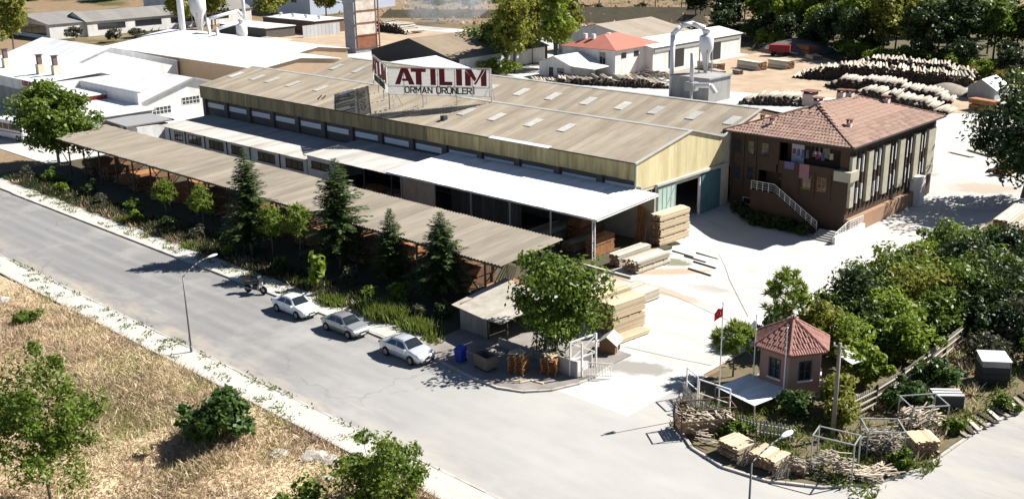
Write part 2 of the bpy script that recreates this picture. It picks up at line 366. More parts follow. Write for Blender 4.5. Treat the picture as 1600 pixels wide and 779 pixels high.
kerb_run('kerb', ISLAND[1:14], 1.0)
tag(MB().box(-420, -128.1, 36.31, 36.49, -.2, .13).build('kerb', kerb_m), kind='structure')
tag(MB().box(-128, 0, 34.17, 34.33, -.2, .15).build('kerb', kerb_m), kind='structure')
dirt_pts = [(-131,160),(-120,170),(-104,160),(-90,163),(-82,166),(-66,160),(-60,166),(-62,176),(-70,182),(-72,195),(-100,203),(-112,214),(-124,212),(-124,196),(-122,176),(-133,168)]
flat('dirt_yard', dirt_pts, .012, M('log_yard_dirt', (.38, .29, .20), .95, .22, .3, dirt=(.24,.17,.11), dirt_amt=.4, dirt_scale=.25))
flat('dirt_yard', [(-240,150),(-205,150),(-200,165),(-170,172),(-160,186),(-200,200),(-245,196),(-250,170)], .012, MATS['log_yard_dirt'])

def wire_shadow(pts, w=.07):  # thin dark strips on the yard, painted shadows of overhead wires
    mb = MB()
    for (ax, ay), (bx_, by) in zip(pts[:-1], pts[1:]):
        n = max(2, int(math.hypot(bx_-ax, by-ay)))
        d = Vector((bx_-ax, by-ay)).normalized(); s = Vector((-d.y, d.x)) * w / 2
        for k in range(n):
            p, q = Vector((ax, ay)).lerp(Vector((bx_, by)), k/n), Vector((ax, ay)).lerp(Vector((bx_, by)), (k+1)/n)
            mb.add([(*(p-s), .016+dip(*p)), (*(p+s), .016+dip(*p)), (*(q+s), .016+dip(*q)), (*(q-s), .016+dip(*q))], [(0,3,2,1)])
    return mb.build('wire_shadow_strip', M('wire_shadow_tone', (.16,.145,.13), .9, .3, 3), yard)
wire_shadow([(-44.0, 57.9), (-40.0, 58.6), (-37.4, 59.2)]); wire_shadow([(-52.6, 83.5), (-46.4, 75.6), (-40.5, 69.0)]); wire_shadow([(-56.0, 70.0), (-47.0, 69.0), (-38.5, 66.5)], .05)

# ------------------------------------------------------------------ building materials
roof_fc = M('fibre_cement_roof', (.31, .275, .215), .9, .30, 1.6, stretch=(1.6, .12, .12), dirt=(.16, .125, .085), dirt_amt=1.0, dirt_scale=.38, dirt_stretch=(1.2, .45, .45), rnd=.14)
roof_shed = M('shed_roof_sheet', (.235, .205, .16), .9, .26, 1.5, stretch=(1.5, .15, .15), dirt=(.13, .11, .085), dirt_amt=.45, dirt_scale=.6, dirt_stretch=(1, .2, .2), rnd=.11)
roof_old = M('grey_roof_sheet', (.40, .38, .35), .9, .2, 1.5, stretch=(1.5, .15, .15), dirt=(.22, .2, .18), dirt_amt=.4, dirt_scale=.6, dirt_stretch=(1, .2, .2), rnd=.1)
white_sheet = M('white_sheet_metal', (.72, .73, .74), .45, .06, 1, dirt=(.40, .38, .34), dirt_amt=.25, dirt_scale=.7, dirt_stretch=(1.5, .2, .2), rnd=.06, spec=.5)
skylight_m = M('skylight_sheet', (.50, .49, .45), .5, .15, 1.5, dirt=(.33, .30, .25), dirt_amt=.5, dirt_scale=1.2, rnd=.16)
yellow_clad = M('yellow_cladding', (.52, .41, .19), .7, .12, 1.2, stretch=(1, 1, .2), dirt=(.10, .085, .05), dirt_amt=.35, dirt_scale=1.6, dirt_stretch=(1, 1, .12), rnd=.1)
yellow_stain = M('stained_yellow_cladding', (.40, .33, .17), .8, .15, 1.2, stretch=(1, 1, .2), dirt=(.055, .05, .035), dirt_amt=1.0, dirt_scale=1.3, dirt_stretch=(1, 1, .10), rnd=.14)
gable_clad = M('gable_cladding', (.62, .53, .31), .7, .08, 1.2, stretch=(1, 1, .3), dirt=(.36, .29, .15), dirt_amt=.35, dirt_scale=.9, dirt_stretch=(1, 1, .15), rnd=.05)
cream = M('cream_plaster', (.58, .52, .40), .9, .1, .8, dirt=(.35, .3, .22), dirt_amt=.3, dirt_scale=.7)
white_wall = M('white_plaster', (.66, .65, .63), .9, .08, .8, dirt=(.42, .41, .38), dirt_amt=.3, dirt_scale=.6, dirt_stretch=(1,1,.3))
grey_conc = M('grey_concrete', (.33, .33, .32), .9, .2, 1, dirt=(.18,.17,.16), dirt_amt=.5, dirt_scale=.7, dirt_stretch=(1,1,.25))
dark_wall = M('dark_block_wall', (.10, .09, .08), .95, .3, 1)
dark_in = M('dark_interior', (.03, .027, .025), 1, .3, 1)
green_door = M('pale_green_paint', (.40, .52, .45), .6, .08, 1, dirt=(.3,.33,.28), dirt_amt=.25, dirt_scale=1, dirt_stretch=(1,1,.3))
teal_door = M('teal_paint', (.08, .17, .18), .6, .1, 1, dirt=(.05,.08,.08), dirt_amt=.25)
steel = M('grey_steel', (.33, .33, .33), .5, .12, 2, metal=.3)
dark_steel = M('dark_steel', (.05, .05, .05), .6, .2, 2)
white_paint = M('white_paint', (.72, .72, .70), .5, .06, 2, dirt=(.4,.35,.3), dirt_amt=.15)
galv = M('galvanised_steel', (.50, .51, .52), .4, .1, 1, metal=.4)
brick_brown = M('brown_brick', (.07, .044, .030), .9, .25, 1.0, dirt=(.055, .035, .025), dirt_amt=.4, dirt_scale=.7)
stone_panel = M('pale_stone_panel', (.40, .37, .28), .85, .12, 1.2, dirt=(.26,.24,.18), dirt_amt=.3, dirt_scale=1)
orange_wall = M('orange_render', (.30, .18, .11), .9, .15, 1)
tile_m = M('clay_tile', (.33, .21, .16), .85, .24, 1.2, dirt=(.18, .115, .085), dirt_amt=.6, dirt_scale=1.2, rnd=.18)
tile_dark = M('booth_tile', (.30, .15, .12), .8, .2, 2, dirt=(.20, .09, .07), dirt_amt=.3, dirt_scale=2, rnd=.15)
glass = glass_mat('window_glass'); glass_sky = M('pale_glazing', (.55, .60, .66), .4, .1, 1, rnd=.1)
wood_pale = M('pale_lumber', (.56, .45, .30), .85, .14, 3, rnd=.08, isl=.35)
wood_white = M('bleached_lumber', (.55, .49, .39), .85, .12, 3, rnd=.06, isl=.45)
wood_end_shade = M('shaded_lumber_ends', (.26, .13, .065), .9, .35, 6, rnd=.12, isl=.4)  # board ends darker than the faces: their shade is put into the colour
wood_orange = M('fresh_orange_lumber', (.36, .17, .07), .85, .25, 3, dirt=(.16,.075,.035), dirt_amt=.4, dirt_scale=2, rnd=.15)
wood_grey = M('weathered_timber', (.24, .21, .17), .9, .3, 3, rnd=.15, isl=.4)
wood_dark = M('dark_timber', (.055, .045, .035), .9, .3, 3, rnd=.15)
ply = M('plywood_board', (.40, .33, .25), .85, .15, 1.5, dirt=(.25,.2,.15), dirt_amt=.4, rnd=.08)
rust = M('rusty_iron', (.28, .11, .055), .85, .35, 1.5, dirt=(.12,.05,.03), dirt_amt=.4)

# corrugated sheet meshes, shared by all the sheets of a roof
def sheet_mesh(name, w, run, rise, period=.30, amp=.035, rows=1, y_sag=0):
    n = max(4, int(round(w / period)) * 4); vs = []; fs = []
    for j in range(rows + 1):
        t = j / rows
        for i in range(n + 1):
            x = -w/2 + w * i / n; vs.append((x, run * t, rise * t + amp * math.sin(2 * math.pi * i / 4 + .3)))
    for j in range(rows):
        for i in range(n): a = j*(n+1)+i; fs.append((a, a+1, a+n+2, a+n+1))
    k = len(vs)          # thin underside so that the sheet has a body
    vs += [(x, y, z - .02) for x, y, z in vs]
    fs += [tuple(i + k for i in f[::-1]) for f in fs]
    me = bpy.data.meshes.new(name); me.from_pydata(vs, [], fs); me.update(); return me
def roof_sheets(root, x0, x1, y0, z0, y1, z1, mat, w=1.12, name='roof_sheet', period=.30, amp=.035, jitter=.012):
    n = max(1, round((x1 - x0) / w)); w = (x1 - x0) / n; me = sheet_mesh(name, w, y1 - y0, z1 - z0, period, amp)
    ox, oy, oz = LOC[root]
    for i in range(n):
        o = link(name, me, mat, root, (x0 + w * (i + .5) - ox, y0 - oy + random.uniform(-.04, .04), z0 - oz + random.uniform(0, jitter)))
def window(parent, axis, a0, a1, z0, z1, pos, out, frame_m=white_paint, glass_m=glass, nx=2, nz=1, fw=.06, sill=False, name='window'):
    """window in a wall: axis 'x' -> the wall runs along x at y=pos facing out (+1/-1); 'y' -> runs along y at x=pos"""
    def bx(mb, u0, u1, w0, w1, d0, d1):
        d0, d1 = sorted((pos + out*d0, pos + out*d1))
        return mb.box(u0, u1, d0, d1, w0, w1) if axis == 'x' else mb.box(d0, d1, u0, u1, w0, w1)
    f = MB()
    for k in range(nx + 1):
        u = a0 + (a1 - a0 - fw) * k / nx; bx(f, u, u + fw, z0, z1, .0, .06)
    for k in range(nz + 1):
        w = z0 + (z1 - z0 - fw) * k / nz; bx(f, a0 + fw, a1 - fw, w, w + fw, .002, .055)
    fr = f.build(name, frame_m, parent)
    bx(p := MB(), a0 + .01, a1 - .01, z0 + .01, z1 - .01, -.03, .02); p.build('pane', glass_m, fr)
    if sill: bx(q := MB(), a0 - .08, a1 + .08, z0 - .09, z0 - .002, 0, .14); q.build('sill', frame_m, fr)
    return fr

# ------------------------------------------------------------------ the long mill hall with two naves
XL, XR, YN = -138.5, -60.2, 80.3
hall = thing('mill_hall', 'long mill hall with streaked grey-brown corrugated roof and stained yellow cladding', 'building', (-99, 96, 0))
def hall_walls():
    mb = MB()
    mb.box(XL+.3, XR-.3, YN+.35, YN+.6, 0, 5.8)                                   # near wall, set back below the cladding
    mb.wallpoly([(XL+.3, YN+.6, 0), (XL+.3, 95.2, 0), (XL+.3, 95.2, 7.45), (XL+.3, 89.5, 8.95), (XL+.3, YN+.6, 7.2)], (.25, 0, 0))
    mb.wallpoly([(-133+.3, 95.4, 0), (-133+.3, 110.8, 0), (-133+.3, 110.8, 7.3), (-133+.3, 103, 9.3), (-133+.3, 95.4, 7.4)], (.25, 0, 0))
    mb.box(-133+.6, XR-.3, 110.6, 110.85, 0, 7.4)
    return mb.build('wall', dark_wall, hall)
hall_walls()
# gable wall facing the yard: plaster below with openings, cladding above
g = MB()
g.box(XR-.28, XR, YN, 84.0, 0, 4.62); g.box(XR-.28, XR, 84.0, 86.9, 3.95, 4.62); g.box(XR-.28, XR, 86.9, 91.4, 3.95, 4.62)
g.box(XR-.28, XR, 91.4, 96.9, 3.95, 4.62); g.box(XR-.28, XR, 84.0, 86.8, 0, 3.95); g.box(XR-.28, XR, 91.5, 96.9, 0, 3.95)
g.build('gable_wall', cream, hall)
MB().wallpoly([(XR-.3, 95.3, 4.65), (XR-.3, 110.8, 0), (XR-.3, 110.8, 7.3), (XR-.3, 103, 9.3), (XR-.3, 95.3, 7.4)], (.2, 0, 0)).build('gable_wall', cream, hall)
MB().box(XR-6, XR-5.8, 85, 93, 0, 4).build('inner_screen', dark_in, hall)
def gz(y): return 7.40 + (y - 80.4) * 1.73 / 9.1 if y < 89.5 else 9.13 - (y - 89.5) * 1.5 / 5.75
y = YN - .02
while y < 95.2:
    y2 = min(y + 1.06, 95.25)
    if y < 89.5 < y2: y2 = 89.5
    MB().wallpoly([(XR+.02, y+.008, 4.62), (XR+.02, y2-.008, 4.62), (XR+.02, y2-.008, gz(y2)-.08), (XR+.02, y+.008, gz(y)-.08)], (.035, 0, 0)).build('cladding_panel', gable_clad, hall)
    y = y2
n = 74; w = (XR - XL) / n
pm = {}
for k, (mm, nm) in enumerate(((yellow_stain, 'a'), (yellow_clad, 'b'))):
    pm[k] = MB().box(-w/2+.008, w/2-.008, -.035, 0, -.86, .86).mesh('fascia_panel')
for i in range(n):
    k = 1 if i > n * .62 else 0
    o = link('fascia_panel', pm[k], (yellow_stain, yellow_clad)[k], hall, (XL + w*(i+.5) + 99, YN - 96 + random.uniform(0, .015), 6.5 + random.uniform(-.02, .02)))
MB().box(XL, XR+.06, YN-.16, YN-.04, 7.30, 7.42).build('gutter', dark_steel, hall)
MB().bar((XR+.05, YN-.05, 0), (XR+.05, YN-.05, 7.35), .16).build('corner_post', M('green_post', (.16,.24,.19), .6), hall)
for i in range(14):                                                    # pillars and clerestory glazing
    x = XL + .4 + i * 5.62
    if x > -62: break
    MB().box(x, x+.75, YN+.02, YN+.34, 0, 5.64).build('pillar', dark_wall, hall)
    window(hall, 'x', x+.95, x+5.4, 4.42, 5.08, YN+.33, -1, frame_m=M('pale_frame', (.5,.55,.6), .6), glass_m=glass_sky, nx=1, nz=2, fw=.04)
roof_sheets(hall, XL, XR+.12, 80.15, 7.42, 89.5, 9.15, roof_fc)
roof_sheets(hall, XL, XR+.12, 95.25, 7.62, 89.52, 9.14, roof_fc, w=1.6)
roof_sheets(hall, -133, XR+.12, 95.3, 7.62, 103.0, 9.5, roof_fc)
roof_sheets(hall, -133, XR+.12, 111.0, 7.5, 103.02, 9.49, roof_fc, w=1.6)
cap = M('ridge_cap', (.46, .45, .42), .8, .15, 2, dirt=(.3,.28,.25), dirt_amt=.3)
x = XL
while x < XR:
    x2 = min(x + 2.4, XR + .12)
    MB().slab((x, 89.2, 9.14), (x2-.03, 89.2, 9.14), (x2-.03, 89.5, 9.24), (x, 89.5, 9.24), .02).slab((x, 89.5, 9.24), (x2-.03, 89.5, 9.24), (x2-.03, 89.85, 9.11), (x, 89.85, 9.11), .02).build('ridge_cap', cap, hall)
    if x > -133: MB().slab((x, 102.7, 9.49), (x2-.03, 102.7, 9.49), (x2-.03, 103, 9.58), (x, 103, 9.58), .02).slab((x, 103, 9.58), (x2-.03, 103, 9.58), (x2-.03, 103.3, 9.48), (x, 103.3, 9.48), .02).build('ridge_cap', cap, hall)
    x = x2
for a, b in (((XR+.16, 80.1, 7.40), (XR+.16, 89.5, 9.2)), ((XR+.16, 89.5, 9.2), (XR+.16, 95.25, 7.68)), ((XR+.16, 95.3, 7.68), (XR+.16, 103, 9.56))):
    MB().bar(a, b, .16, .18).build('verge_trim', cap, hall)
k1, k2 = 1.73/9.35, 1.88/7.7
for sx, sy in ((-83.6,85.4),(-78,85.4),(-73.3,85.5),(-137.0,85.6),(-131.8,85.8),(-128.1,85.8),(-122.9,85.6),(-116.5,85.6),(-111,85.5),(-88.6,85.5)):
    sz = 7.42 + (sy - 80.15) * k1
    MB().slab((sx-.55, sy-1.15, sz-1.15*k1+.075), (sx+.55, sy-1.15, sz-1.15*k1+.075), (sx+.55, sy+1.15, sz+1.15*k1+.075), (sx-.55, sy+1.15, sz+1.15*k1+.075), .03).build('skylight', skylight_m, hall)
for sx in (-92.6,-87.2,-81.6,-76.3,-71.5,-66.3,-61.4,-98,-103.5,-109,-114.5,-120,-125.5,-130.8):
    sy = 99.15; sz = 7.62 + (sy - 95.3) * k2
    MB().slab((sx-.6, sy-1.1, sz-1.1*k2+.075), (sx+.6, sy-1.1, sz-1.1*k2+.075), (sx+.6, sy+1.1, sz+1.1*k2+.075), (sx-.6, sy+1.1, sz+1.1*k2+.075), .03).build('skylight', skylight_m, hall)
# repaired strip of pale sheets along the eave and the sliding doors
for i in range(22):
    x = -100 + i * 1.15
    if x < -97 or x > -81: continue
MB().slab((-79.6, 79.9, 7.44), (-71, 79.9, 7.44), (-71, 80.5, 7.56), (-79.6, 80.5, 7.56), .03).build('eave_flashing', M('pale_flashing', (.6,.62,.64), .5), hall)
dl = MB().box(XR+.05, XR+.13, 83.9, 87.0, .05, 4.2).build('sliding_door', green_door, hall); tag(dl, 'pale green sliding door leaf beside the dark opening')
for k in range(5): MB().bar((XR+.14, 84.0+k*.73, .1), (XR+.14, 84.0+k*.73, 4.1), .05).build('door_rib', green_door, dl)
MB().bar((XR+.15, 84.1, .4), (XR+.15, 86.8, 3.9), .06).build('door_brace', green_door, dl)
dr = MB().box(XR+.05, XR+.13, 91.5, 95.2, .05, 4.2).build('sliding_door', teal_door, hall); tag(dr, 'dark teal sliding door leaf next to the office')
for k in range(5): MB().bar((XR+.14, 91.6+k*.87, .1), (XR+.14, 91.6+k*.87, 4.1), .05).build('door_rib', teal_door, dr)
MB().box(XR+.02, XR+.32, 83.6, 95.6, 4.45, 4.68).build('door_rail', cap, hall)
MB().box(XR-.1, XR+.1, 91.3, 91.5, 0, 3.98).build('door_jamb', white_paint, hall)
window(hall, 'y', 81.2, 83.55, 3.62, 4.36, XR, 1, frame_m=wood_grey, nx=4, nz=1, sill=True)
window(hall, 'y', 81.75, 83.5, 2.45, 3.3, XR, 1, frame_m=wood_grey, nx=3, nz=2, sill=True)
vent = MB().box(-89.6, -89.0, 82.2, 82.8, 7.7, 8.35); vent.build('roof_vent', dark_steel, hall)
for vx, vy in ((-112.5, 82.6), (-113.1, 82.4)): MB().bar((vx, vy, 7.8), (vx+.5, vy+.3, 8.3), .12).build('roof_vent', dark_steel, hall)

# ------------------------------------------------------------------ roof sign
sign = thing('roof_sign', 'two-winged white roof sign with big dark red letters on the mill hall', 'sign', (-99.2, 82.9, 7.9))
def banner_mat():
    m, t, b = base_mat('sign_banner')
    c = mix_rgb(t, noise(t, 2, 4, stretch=(.3,.3,4)), (.50, .50, .49, 1), (.72, .72, .70, 1)); t.links.new(c, b.inputs['Base Color'])
    tr = nd(t, 'ShaderNodeBsdfTranslucent'); t.links.new(c, tr.inputs[0]); tp = nd(t, 'ShaderNodeBsdfTransparent')
    m1 = nd(t, 'ShaderNodeMixShader'); m1.inputs[0].default_value = .6; t.links.new(b.outputs[0], m1.inputs[1]); t.links.new(tr.outputs[0], m1.inputs[2])
    m2 = nd(t, 'ShaderNodeMixShader'); m2.inputs[0].default_value = .42; t.links.new(m1.outputs[0], m2.inputs[1]); t.links.new(tp.outputs[0], m2.inputs[2])
    t.links.new(m2.outputs[0], t.nodes['Material Output'].inputs[0]); return m
banner = banner_mat(); red_letter = M('dark_red_letter', (.17, .018, .022), .6, .1, 2); green_letter = M('dark_green_letter', (.012, .035, .022), .6, .1, 2)
def wing(a, b, zb, zt, flip):
    """one sign face from a to b; returns a function (u along, w up) -> world point"""
    a, b = Vector(a), Vector(b); L = (b - a).length; d = (b - a) / L; nrm = Vector((d.y, -d.x, 0)) * (1 if not flip else -1)
    def P(u, w, o=0): p = a + d * u + nrm * o; return (p.x, p.y, zb + w)
    return P, L, d, nrm
def letters_block(P, strokes, u0, w0, su, sw, parent, mat, o0=.06, o1=.14):
    for poly in strokes:
        n = len(poly); mb = MB()
        mb.add([P(u0 + x*su, w0 + y*sw, o0) for x, y in poly] + [P(u0 + x*su, w0 + y*sw, o1) for x, y in poly],
               [tuple(range(n)), tuple(range(2*n-1, n-1, -1))] + [(i, (i+1)%n, n+(i+1)%n, n+i) for i in range(n)])
        mb.build('letter', mat, parent)
# letter outlines in a unit box, drawn after the sign (slanted cut through the A and the M)
GL = {'A': [[(-.05,0),(.25,0),(.55,1),(.34,1)], [(.40,1),(.72,1),(1.1,0),(.78,0),(.72,.22),(.40,.22),(.36,.36),(.62,.36),(.55,.62),(.47,.80)]],
      'T': [[(0,.78),(0,1),(1,1),(1,.78),(.70,.78),(.70,0),(.32,0),(.32,.78)]],
      'I': [[(0,0),(1,0),(1,1),(0,1)]],
      'L': [[(0,0),(1,0),(1,.22),(.42,.22),(.42,1),(0,1)]],
      'M': [[(0,0),(.26,0),(.26,.55),(.0,.95)], [(.0,1),(.30,1),(.53,.42),(.44,.27),(.03,.93)][:4], [(.56,.40),(.40,.12),(.50,.08),(.93,.98),(.80,1)], [(.74,0),(1,0),(1,1),(.97,1),(.74,.52)]]}
STROKES = {'O': [[(.2,0),(.8,0),(1,.2),(1,.8),(.8,1),(.2,1),(0,.8),(0,.2),(.2,0)]], 'R': [[(0,0),(0,1),(.75,1),(1,.85),(1,.62),(.75,.47),(0,.47)], [(.5,.47),(1,0)]], 'M': [[(0,0),(0,1),(.5,.35),(1,1),(1,0)]],
           'A': [[(0,0),(.5,1),(1,0)], [(.22,.3),(.78,.3)]], 'N': [[(0,0),(0,1),(1,0),(1,1)]], 'Ü': [[(0,1),(0,.2),(.2,0),(.8,0),(1,.2),(1,1)], [(.2,1.2),(.3,1.2)], [(.7,1.2),(.8,1.2)]], 'L': [[(0,1),(0,0),(.9,0)]],
           'E': [[(.95,1),(0,1),(0,0),(.95,0)], [(0,.52),(.8,.52)]], 'İ': [[(.3,0),(.3,.88)], [(.25,1.2),(.35,1.2)]]}
def stroke_letter(P, ch, u0, w0, su, sw, parent, mat, th=.135):
    mb = MB(); k = 0
    for line in STROKES[ch]:
        for (x0, y0), (x1, y1) in zip(line[:-1], line[1:]):
            a, b = Vector((u0 + x0*su, w0 + y0*sw)), Vector((u0 + x1*su, w0 + y1*sw)); d = (b - a).normalized(); n = Vector((-d.y, d.x)) * th / 2; a -= d * th * .35; b += d * th * .35
            o0, o1 = .05 + .004 * (k % 3), .11 + .006 * (k % 4); q = [a - n, b - n, b + n, a + n]; k += 1
            mb.add([P(v.x, v.y, o0) for v in q] + [P(v.x, v.y, o1) for v in q], [(0,1,2,3),(7,6,5,4),(0,4,5,1),(1,5,6,2),(2,6,7,3),(3,7,4,0)])
    return mb.build('letter', mat, parent)
def word_atilim(P, L, parent):
    H0, HH = 1.25, 1.95
    for ch, u, w in (('A', .075, .17), ('T', .23, .145), ('I', .42, .05), ('L', .505, .125), ('I', .67, .055), ('M', .755, .205)):
        letters_block(P, GL[ch], u * L, H0, w * L, HH, parent, red_letter)
def text_on(P3, d, nrm, txt, size, mat, parent, name='lettering', depth=.03, offset=.02, shear=0):
    cu = bpy.data.curves.new(name, 'FONT'); cu.body = txt; cu.size = size; cu.extrude = depth; cu.offset = offset; cu.align_x = 'LEFT'
    tmp = bpy.data.objects.new(name, cu); COL.objects.link(tmp); dg = bpy.context.evaluated_depsgraph_get(); dg.update()
    me = bpy.data.meshes.new_from_object(tmp.evaluated_get(dg)); bpy.data.objects.remove(tmp)
    o = bpy.data.objects.new(name, me); COL.objects.link(o); me.materials.clear(); me.materials.append(mat)
    up = Vector((0,0,1)); d = Vector(d).normalized(); nn = d.cross(up)
    off = LOC.get(parent, (0,0,0)); o.parent = parent
    o.matrix_local = Matrix(((d.x, up.x, nn.x, P3[0]-off[0]), (d.y, up.y, nn.y, P3[1]-off[1]), (d.z, up.z, nn.z, P3[2]-off[2]), (0,0,0,1)))
    return o
zb, zt = 9.75, 13.05
A0 = (-99.15, 82.75); A1 = (-88.1, 89.1); B1 = (-110.0, 89.2)
for (pa, pb, flip, nm) in ((A0, A1, False, 'right'), (B1, (-99.55, 82.95), False, 'left')):
    P, L, d, nrm = wing((pa[0], pa[1], 0), (pb[0], pb[1], 0), zb, zt, flip)
    face = MB()
    face.add([P(0,0,0), P(L,0,0), P(L,zt-zb,0), P(0,zt-zb,0), P(0,0,-.02), P(L,0,-.02), P(L,zt-zb,-.02), P(0,zt-zb,-.02)],
             [(0,1,2,3),(7,6,5,4),(0,4,5,1),(1,5,6,2),(2,6,7,3),(3,7,4,0)])
    fc = face.build('banner', banner, sign)
    fr = MB(); fr.bar(P(0,0,-.08), P(L,0,-.08), .07); fr.bar(P(0,zt-zb,-.08), P(L,zt-zb,-.08), .07); fr.bar(P(0,1.1,-.08), P(L,1.1,-.08), .05)
    for k in range(7): fr.bar(P(L*k/6, 0, -.13), P(L*k/6, zt-zb, -.13), .05)
    fr.build('frame', steel, sign)
    word_atilim(P, L, fc)
    for ch, u in zip('ORMAN ÜRÜNLERİ', (.165,.220,.272,.335,.390,0,.475,.528,.578,.630,.682,.728,.772,.824)):
        if ch != ' ': stroke_letter(P, ch, L*u, .28, .50 if ch != 'M' else .60, .68, fc, green_letter)
    for k in range(4):
        u = L * k / 3; q = P(u, 0, -.08); yy = q[1]; rz = 7.44 + (yy - 80.15) * k1
        MB().bar((q[0], q[1], rz), (q[0], q[1], zb + .1), .08).build('support_leg', steel, sign)
        back = Vector(q) - Vector(nrm) * 1.6; rzb = min(9.1, 7.46 + (back.y - 80.15) * k1)
        MB().bar((back.x, back.y, rzb), P(u, 1.6, -.1), .05).build('support_strut', steel, sign)

# ------------------------------------------------------------------ white canopy on the near side of the hall
cn = thing('white_canopy', 'bright white corrugated canopy on posts along the mill hall', 'canopy', (-72, 75.5, 0))
roof_sheets(cn, -86.2, -57.3, 70.9, 4.36, 80.25, 4.86, white_sheet, w=1.05, period=.26, amp=.03, jitter=.004)
MB().box(-86.2, -57.3, 70.95, 71.08, 4.16, 4.32).build('eave_beam', white_paint, cn)
MB().bar((-57.4, 71.0, 4.22), (-57.4, 80.2, 4.70), .14).build('verge_beam', white_paint, cn)
for x in (-62.9, -68.1, -73.4, -78.7, -83.9): MB().bar((x, 71.05, 0), (x, 71.05, 4.2), .12).build('post', steel, cn)
tp = MB()                                                             # the lattice post at the corner
for dx, dy in ((0,0),(.28,0)): tp.bar((-57.9+dx, 71.05+dy, 0), (-57.9+dx, 71.05+dy, 4.2), .08)
for k in range(9): tp.bar((-57.9, 71.05, .2+k*.45), (-57.62, 71.05, .2+(k+1)*.45 if k % 2 == 0 else .2+k*.45), .05)
tp.build('post', white_paint, cn)
for i, (a, b) in enumerate(((-83.9, -81.4), (-81.4, -78.8))):
    MB().box(a+.01, b-.01, 71.12, 71.16, 1.5, 4.15).build('infill_board', ply, cn); MB().box(a+.01, b-.01, 71.13, 71.17, .05, 1.47).build('infill_board', ply, cn)
for i in range(20):
    x = -78.8 + i * .5
    if x < -68.4: MB().box(x+.01, x+.48, 73.4, 73.44, 0, 4.3).build('infill_board', M('dark_cladding', (.085,.08,.075), .9, .3, 1.5, rnd=.3), cn)
MB().box(-78.5, -57.6, 79.9, 80.2, 0, 4.4).build('back_wall', M('grubby_plaster', (.30,.28,.24), .9, .3, .7), cn)
MB().box(-58.6, -52.9, 70.2, 70.42, 0, .2).build('ground_beam', wood_white, cn)

# ------------------------------------------------------------------ lean-to rooms
lt = thing('lean_to_rooms', 'row of low white rooms with windows leaning against the mill hall', 'outbuilding', (-112, 76, 0))
LW = M('lean_to_plaster', (.78, .77, .75), .9, .1, .7, dirt=(.5, .48, .45), dirt_amt=.3, dirt_scale=.8, dirt_stretch=(1,1,.4))
MB().box(-135.6, -102.3, 72.6, 72.85, 0, 2.98).box(-135.6, -135.35, 72.85, 80.1, 0, 2.95).build('wall', LW, lt)
MB().box(-102.0, -96.6, 72.2, 72.45, 0, 3.75).box(-102.0, -101.8, 72.45, 80.1, 0, 3.8).build('wall', LW, lt)
roof_sheets(lt, -136.2, -102.2, 72.2, 3.08, 80.28, 3.42, roof_old, w=1.1)
roof_sheets(lt, -102.2, -86.3, 71.8, 3.84, 80.28, 4.22, roof_old, w=1.1)
brownfr = M('brown_frame', (.10, .07, .05), .7)
for a, b in ((-133.0,-130.9),(-129.4,-126.2),(-124.2,-120.8),(-118.9,-116.5),(-112.9,-109.3),(-107,-103.5)):
    window(lt, 'x', a, b, 1.55, 2.62, 72.6, -1, frame_m=brownfr, nx=3, nz=1, fw=.08, sill=True)
window(lt, 'x', -101.2, -97.8, 2.35, 3.2, 72.2, -1, frame_m=brownfr, nx=2, nz=1, fw=.08, sill=True)
for x in (-134.2, -130.1, -125.2, -119.9, -114.6, -108.2, -102.45): MB().bar((x, 72.52, 0), (x, 72.52, 2.95), .1).build('downpipe', dark_steel, lt)
for x in (-96.6, -91.5, -86.8): MB().bar((x, 72.2, 0), (x, 72.2, 3.8), .16).build('post', dark_steel, lt)

# ------------------------------------------------------------------ long open timber shed by the street
sh = thing('lumber_shed', 'long open lumber shed with streaked brown corrugated roof beside the street trees', 'shed', (-94, 59.5, 0))
roof_sheets(sh, -133.6, -54.6, 55.9, 4.42, 63.3, 4.86, roof_shed, w=1.12, period=.36, amp=.045)
MB().box(-133.4, -54.8, 56.15, 56.27, 4.1, 4.3).build('eave_beam', dark_steel, sh); MB().box(-133.4, -54.8, 62.9, 63.02, 4.5, 4.7).build('eave_beam', dark_steel, sh)
i = 0; x = -56.7
while x > -133:
    MB().bar((x, 56.21, 0), (x, 56.21, 4.12), .14).build('post', dark_steel, sh); MB().bar((x, 62.96, 0), (x, 62.96, 4.5), .14).build('post', dark_steel, sh)
    MB().bar((x+.08, 56.33, 4.02), (x+.08, 62.9, 4.42), .10).build('rafter', dark_steel, sh)
    if i % 2 == 0: MB().bar((x-.1, 56.21, 1.2), (x-3.6, 56.21, 4.1), .08).build('brace', dark_steel, sh)
    MB().bar((x+.05, 56.3, 2.6), (x+.05, 58.4, 4.1), .07).build('brace', dark_steel, sh)
    x -= 4.05; i += 1
# ------------------------------------------------------------------ office
of = thing('office_block', 'brown two-storey office with red hipped roof and pale stone ribs', 'building', (-53.5, 107, 0))
OX0, OX1, OY0, OY1 = -60.0, -46.75, 97.1, 117.6
w_ = MB()
zb_ = -1.4
w_.box(OX0, OX0+.3, OY0+.3, OY1, zb_, 7.9); w_.box(OX1-.3, OX1, OY0+.3, OY1, zb_, 7.9); w_.box(OX0, OX1, OY1, OY1+.3, zb_, 7.9)
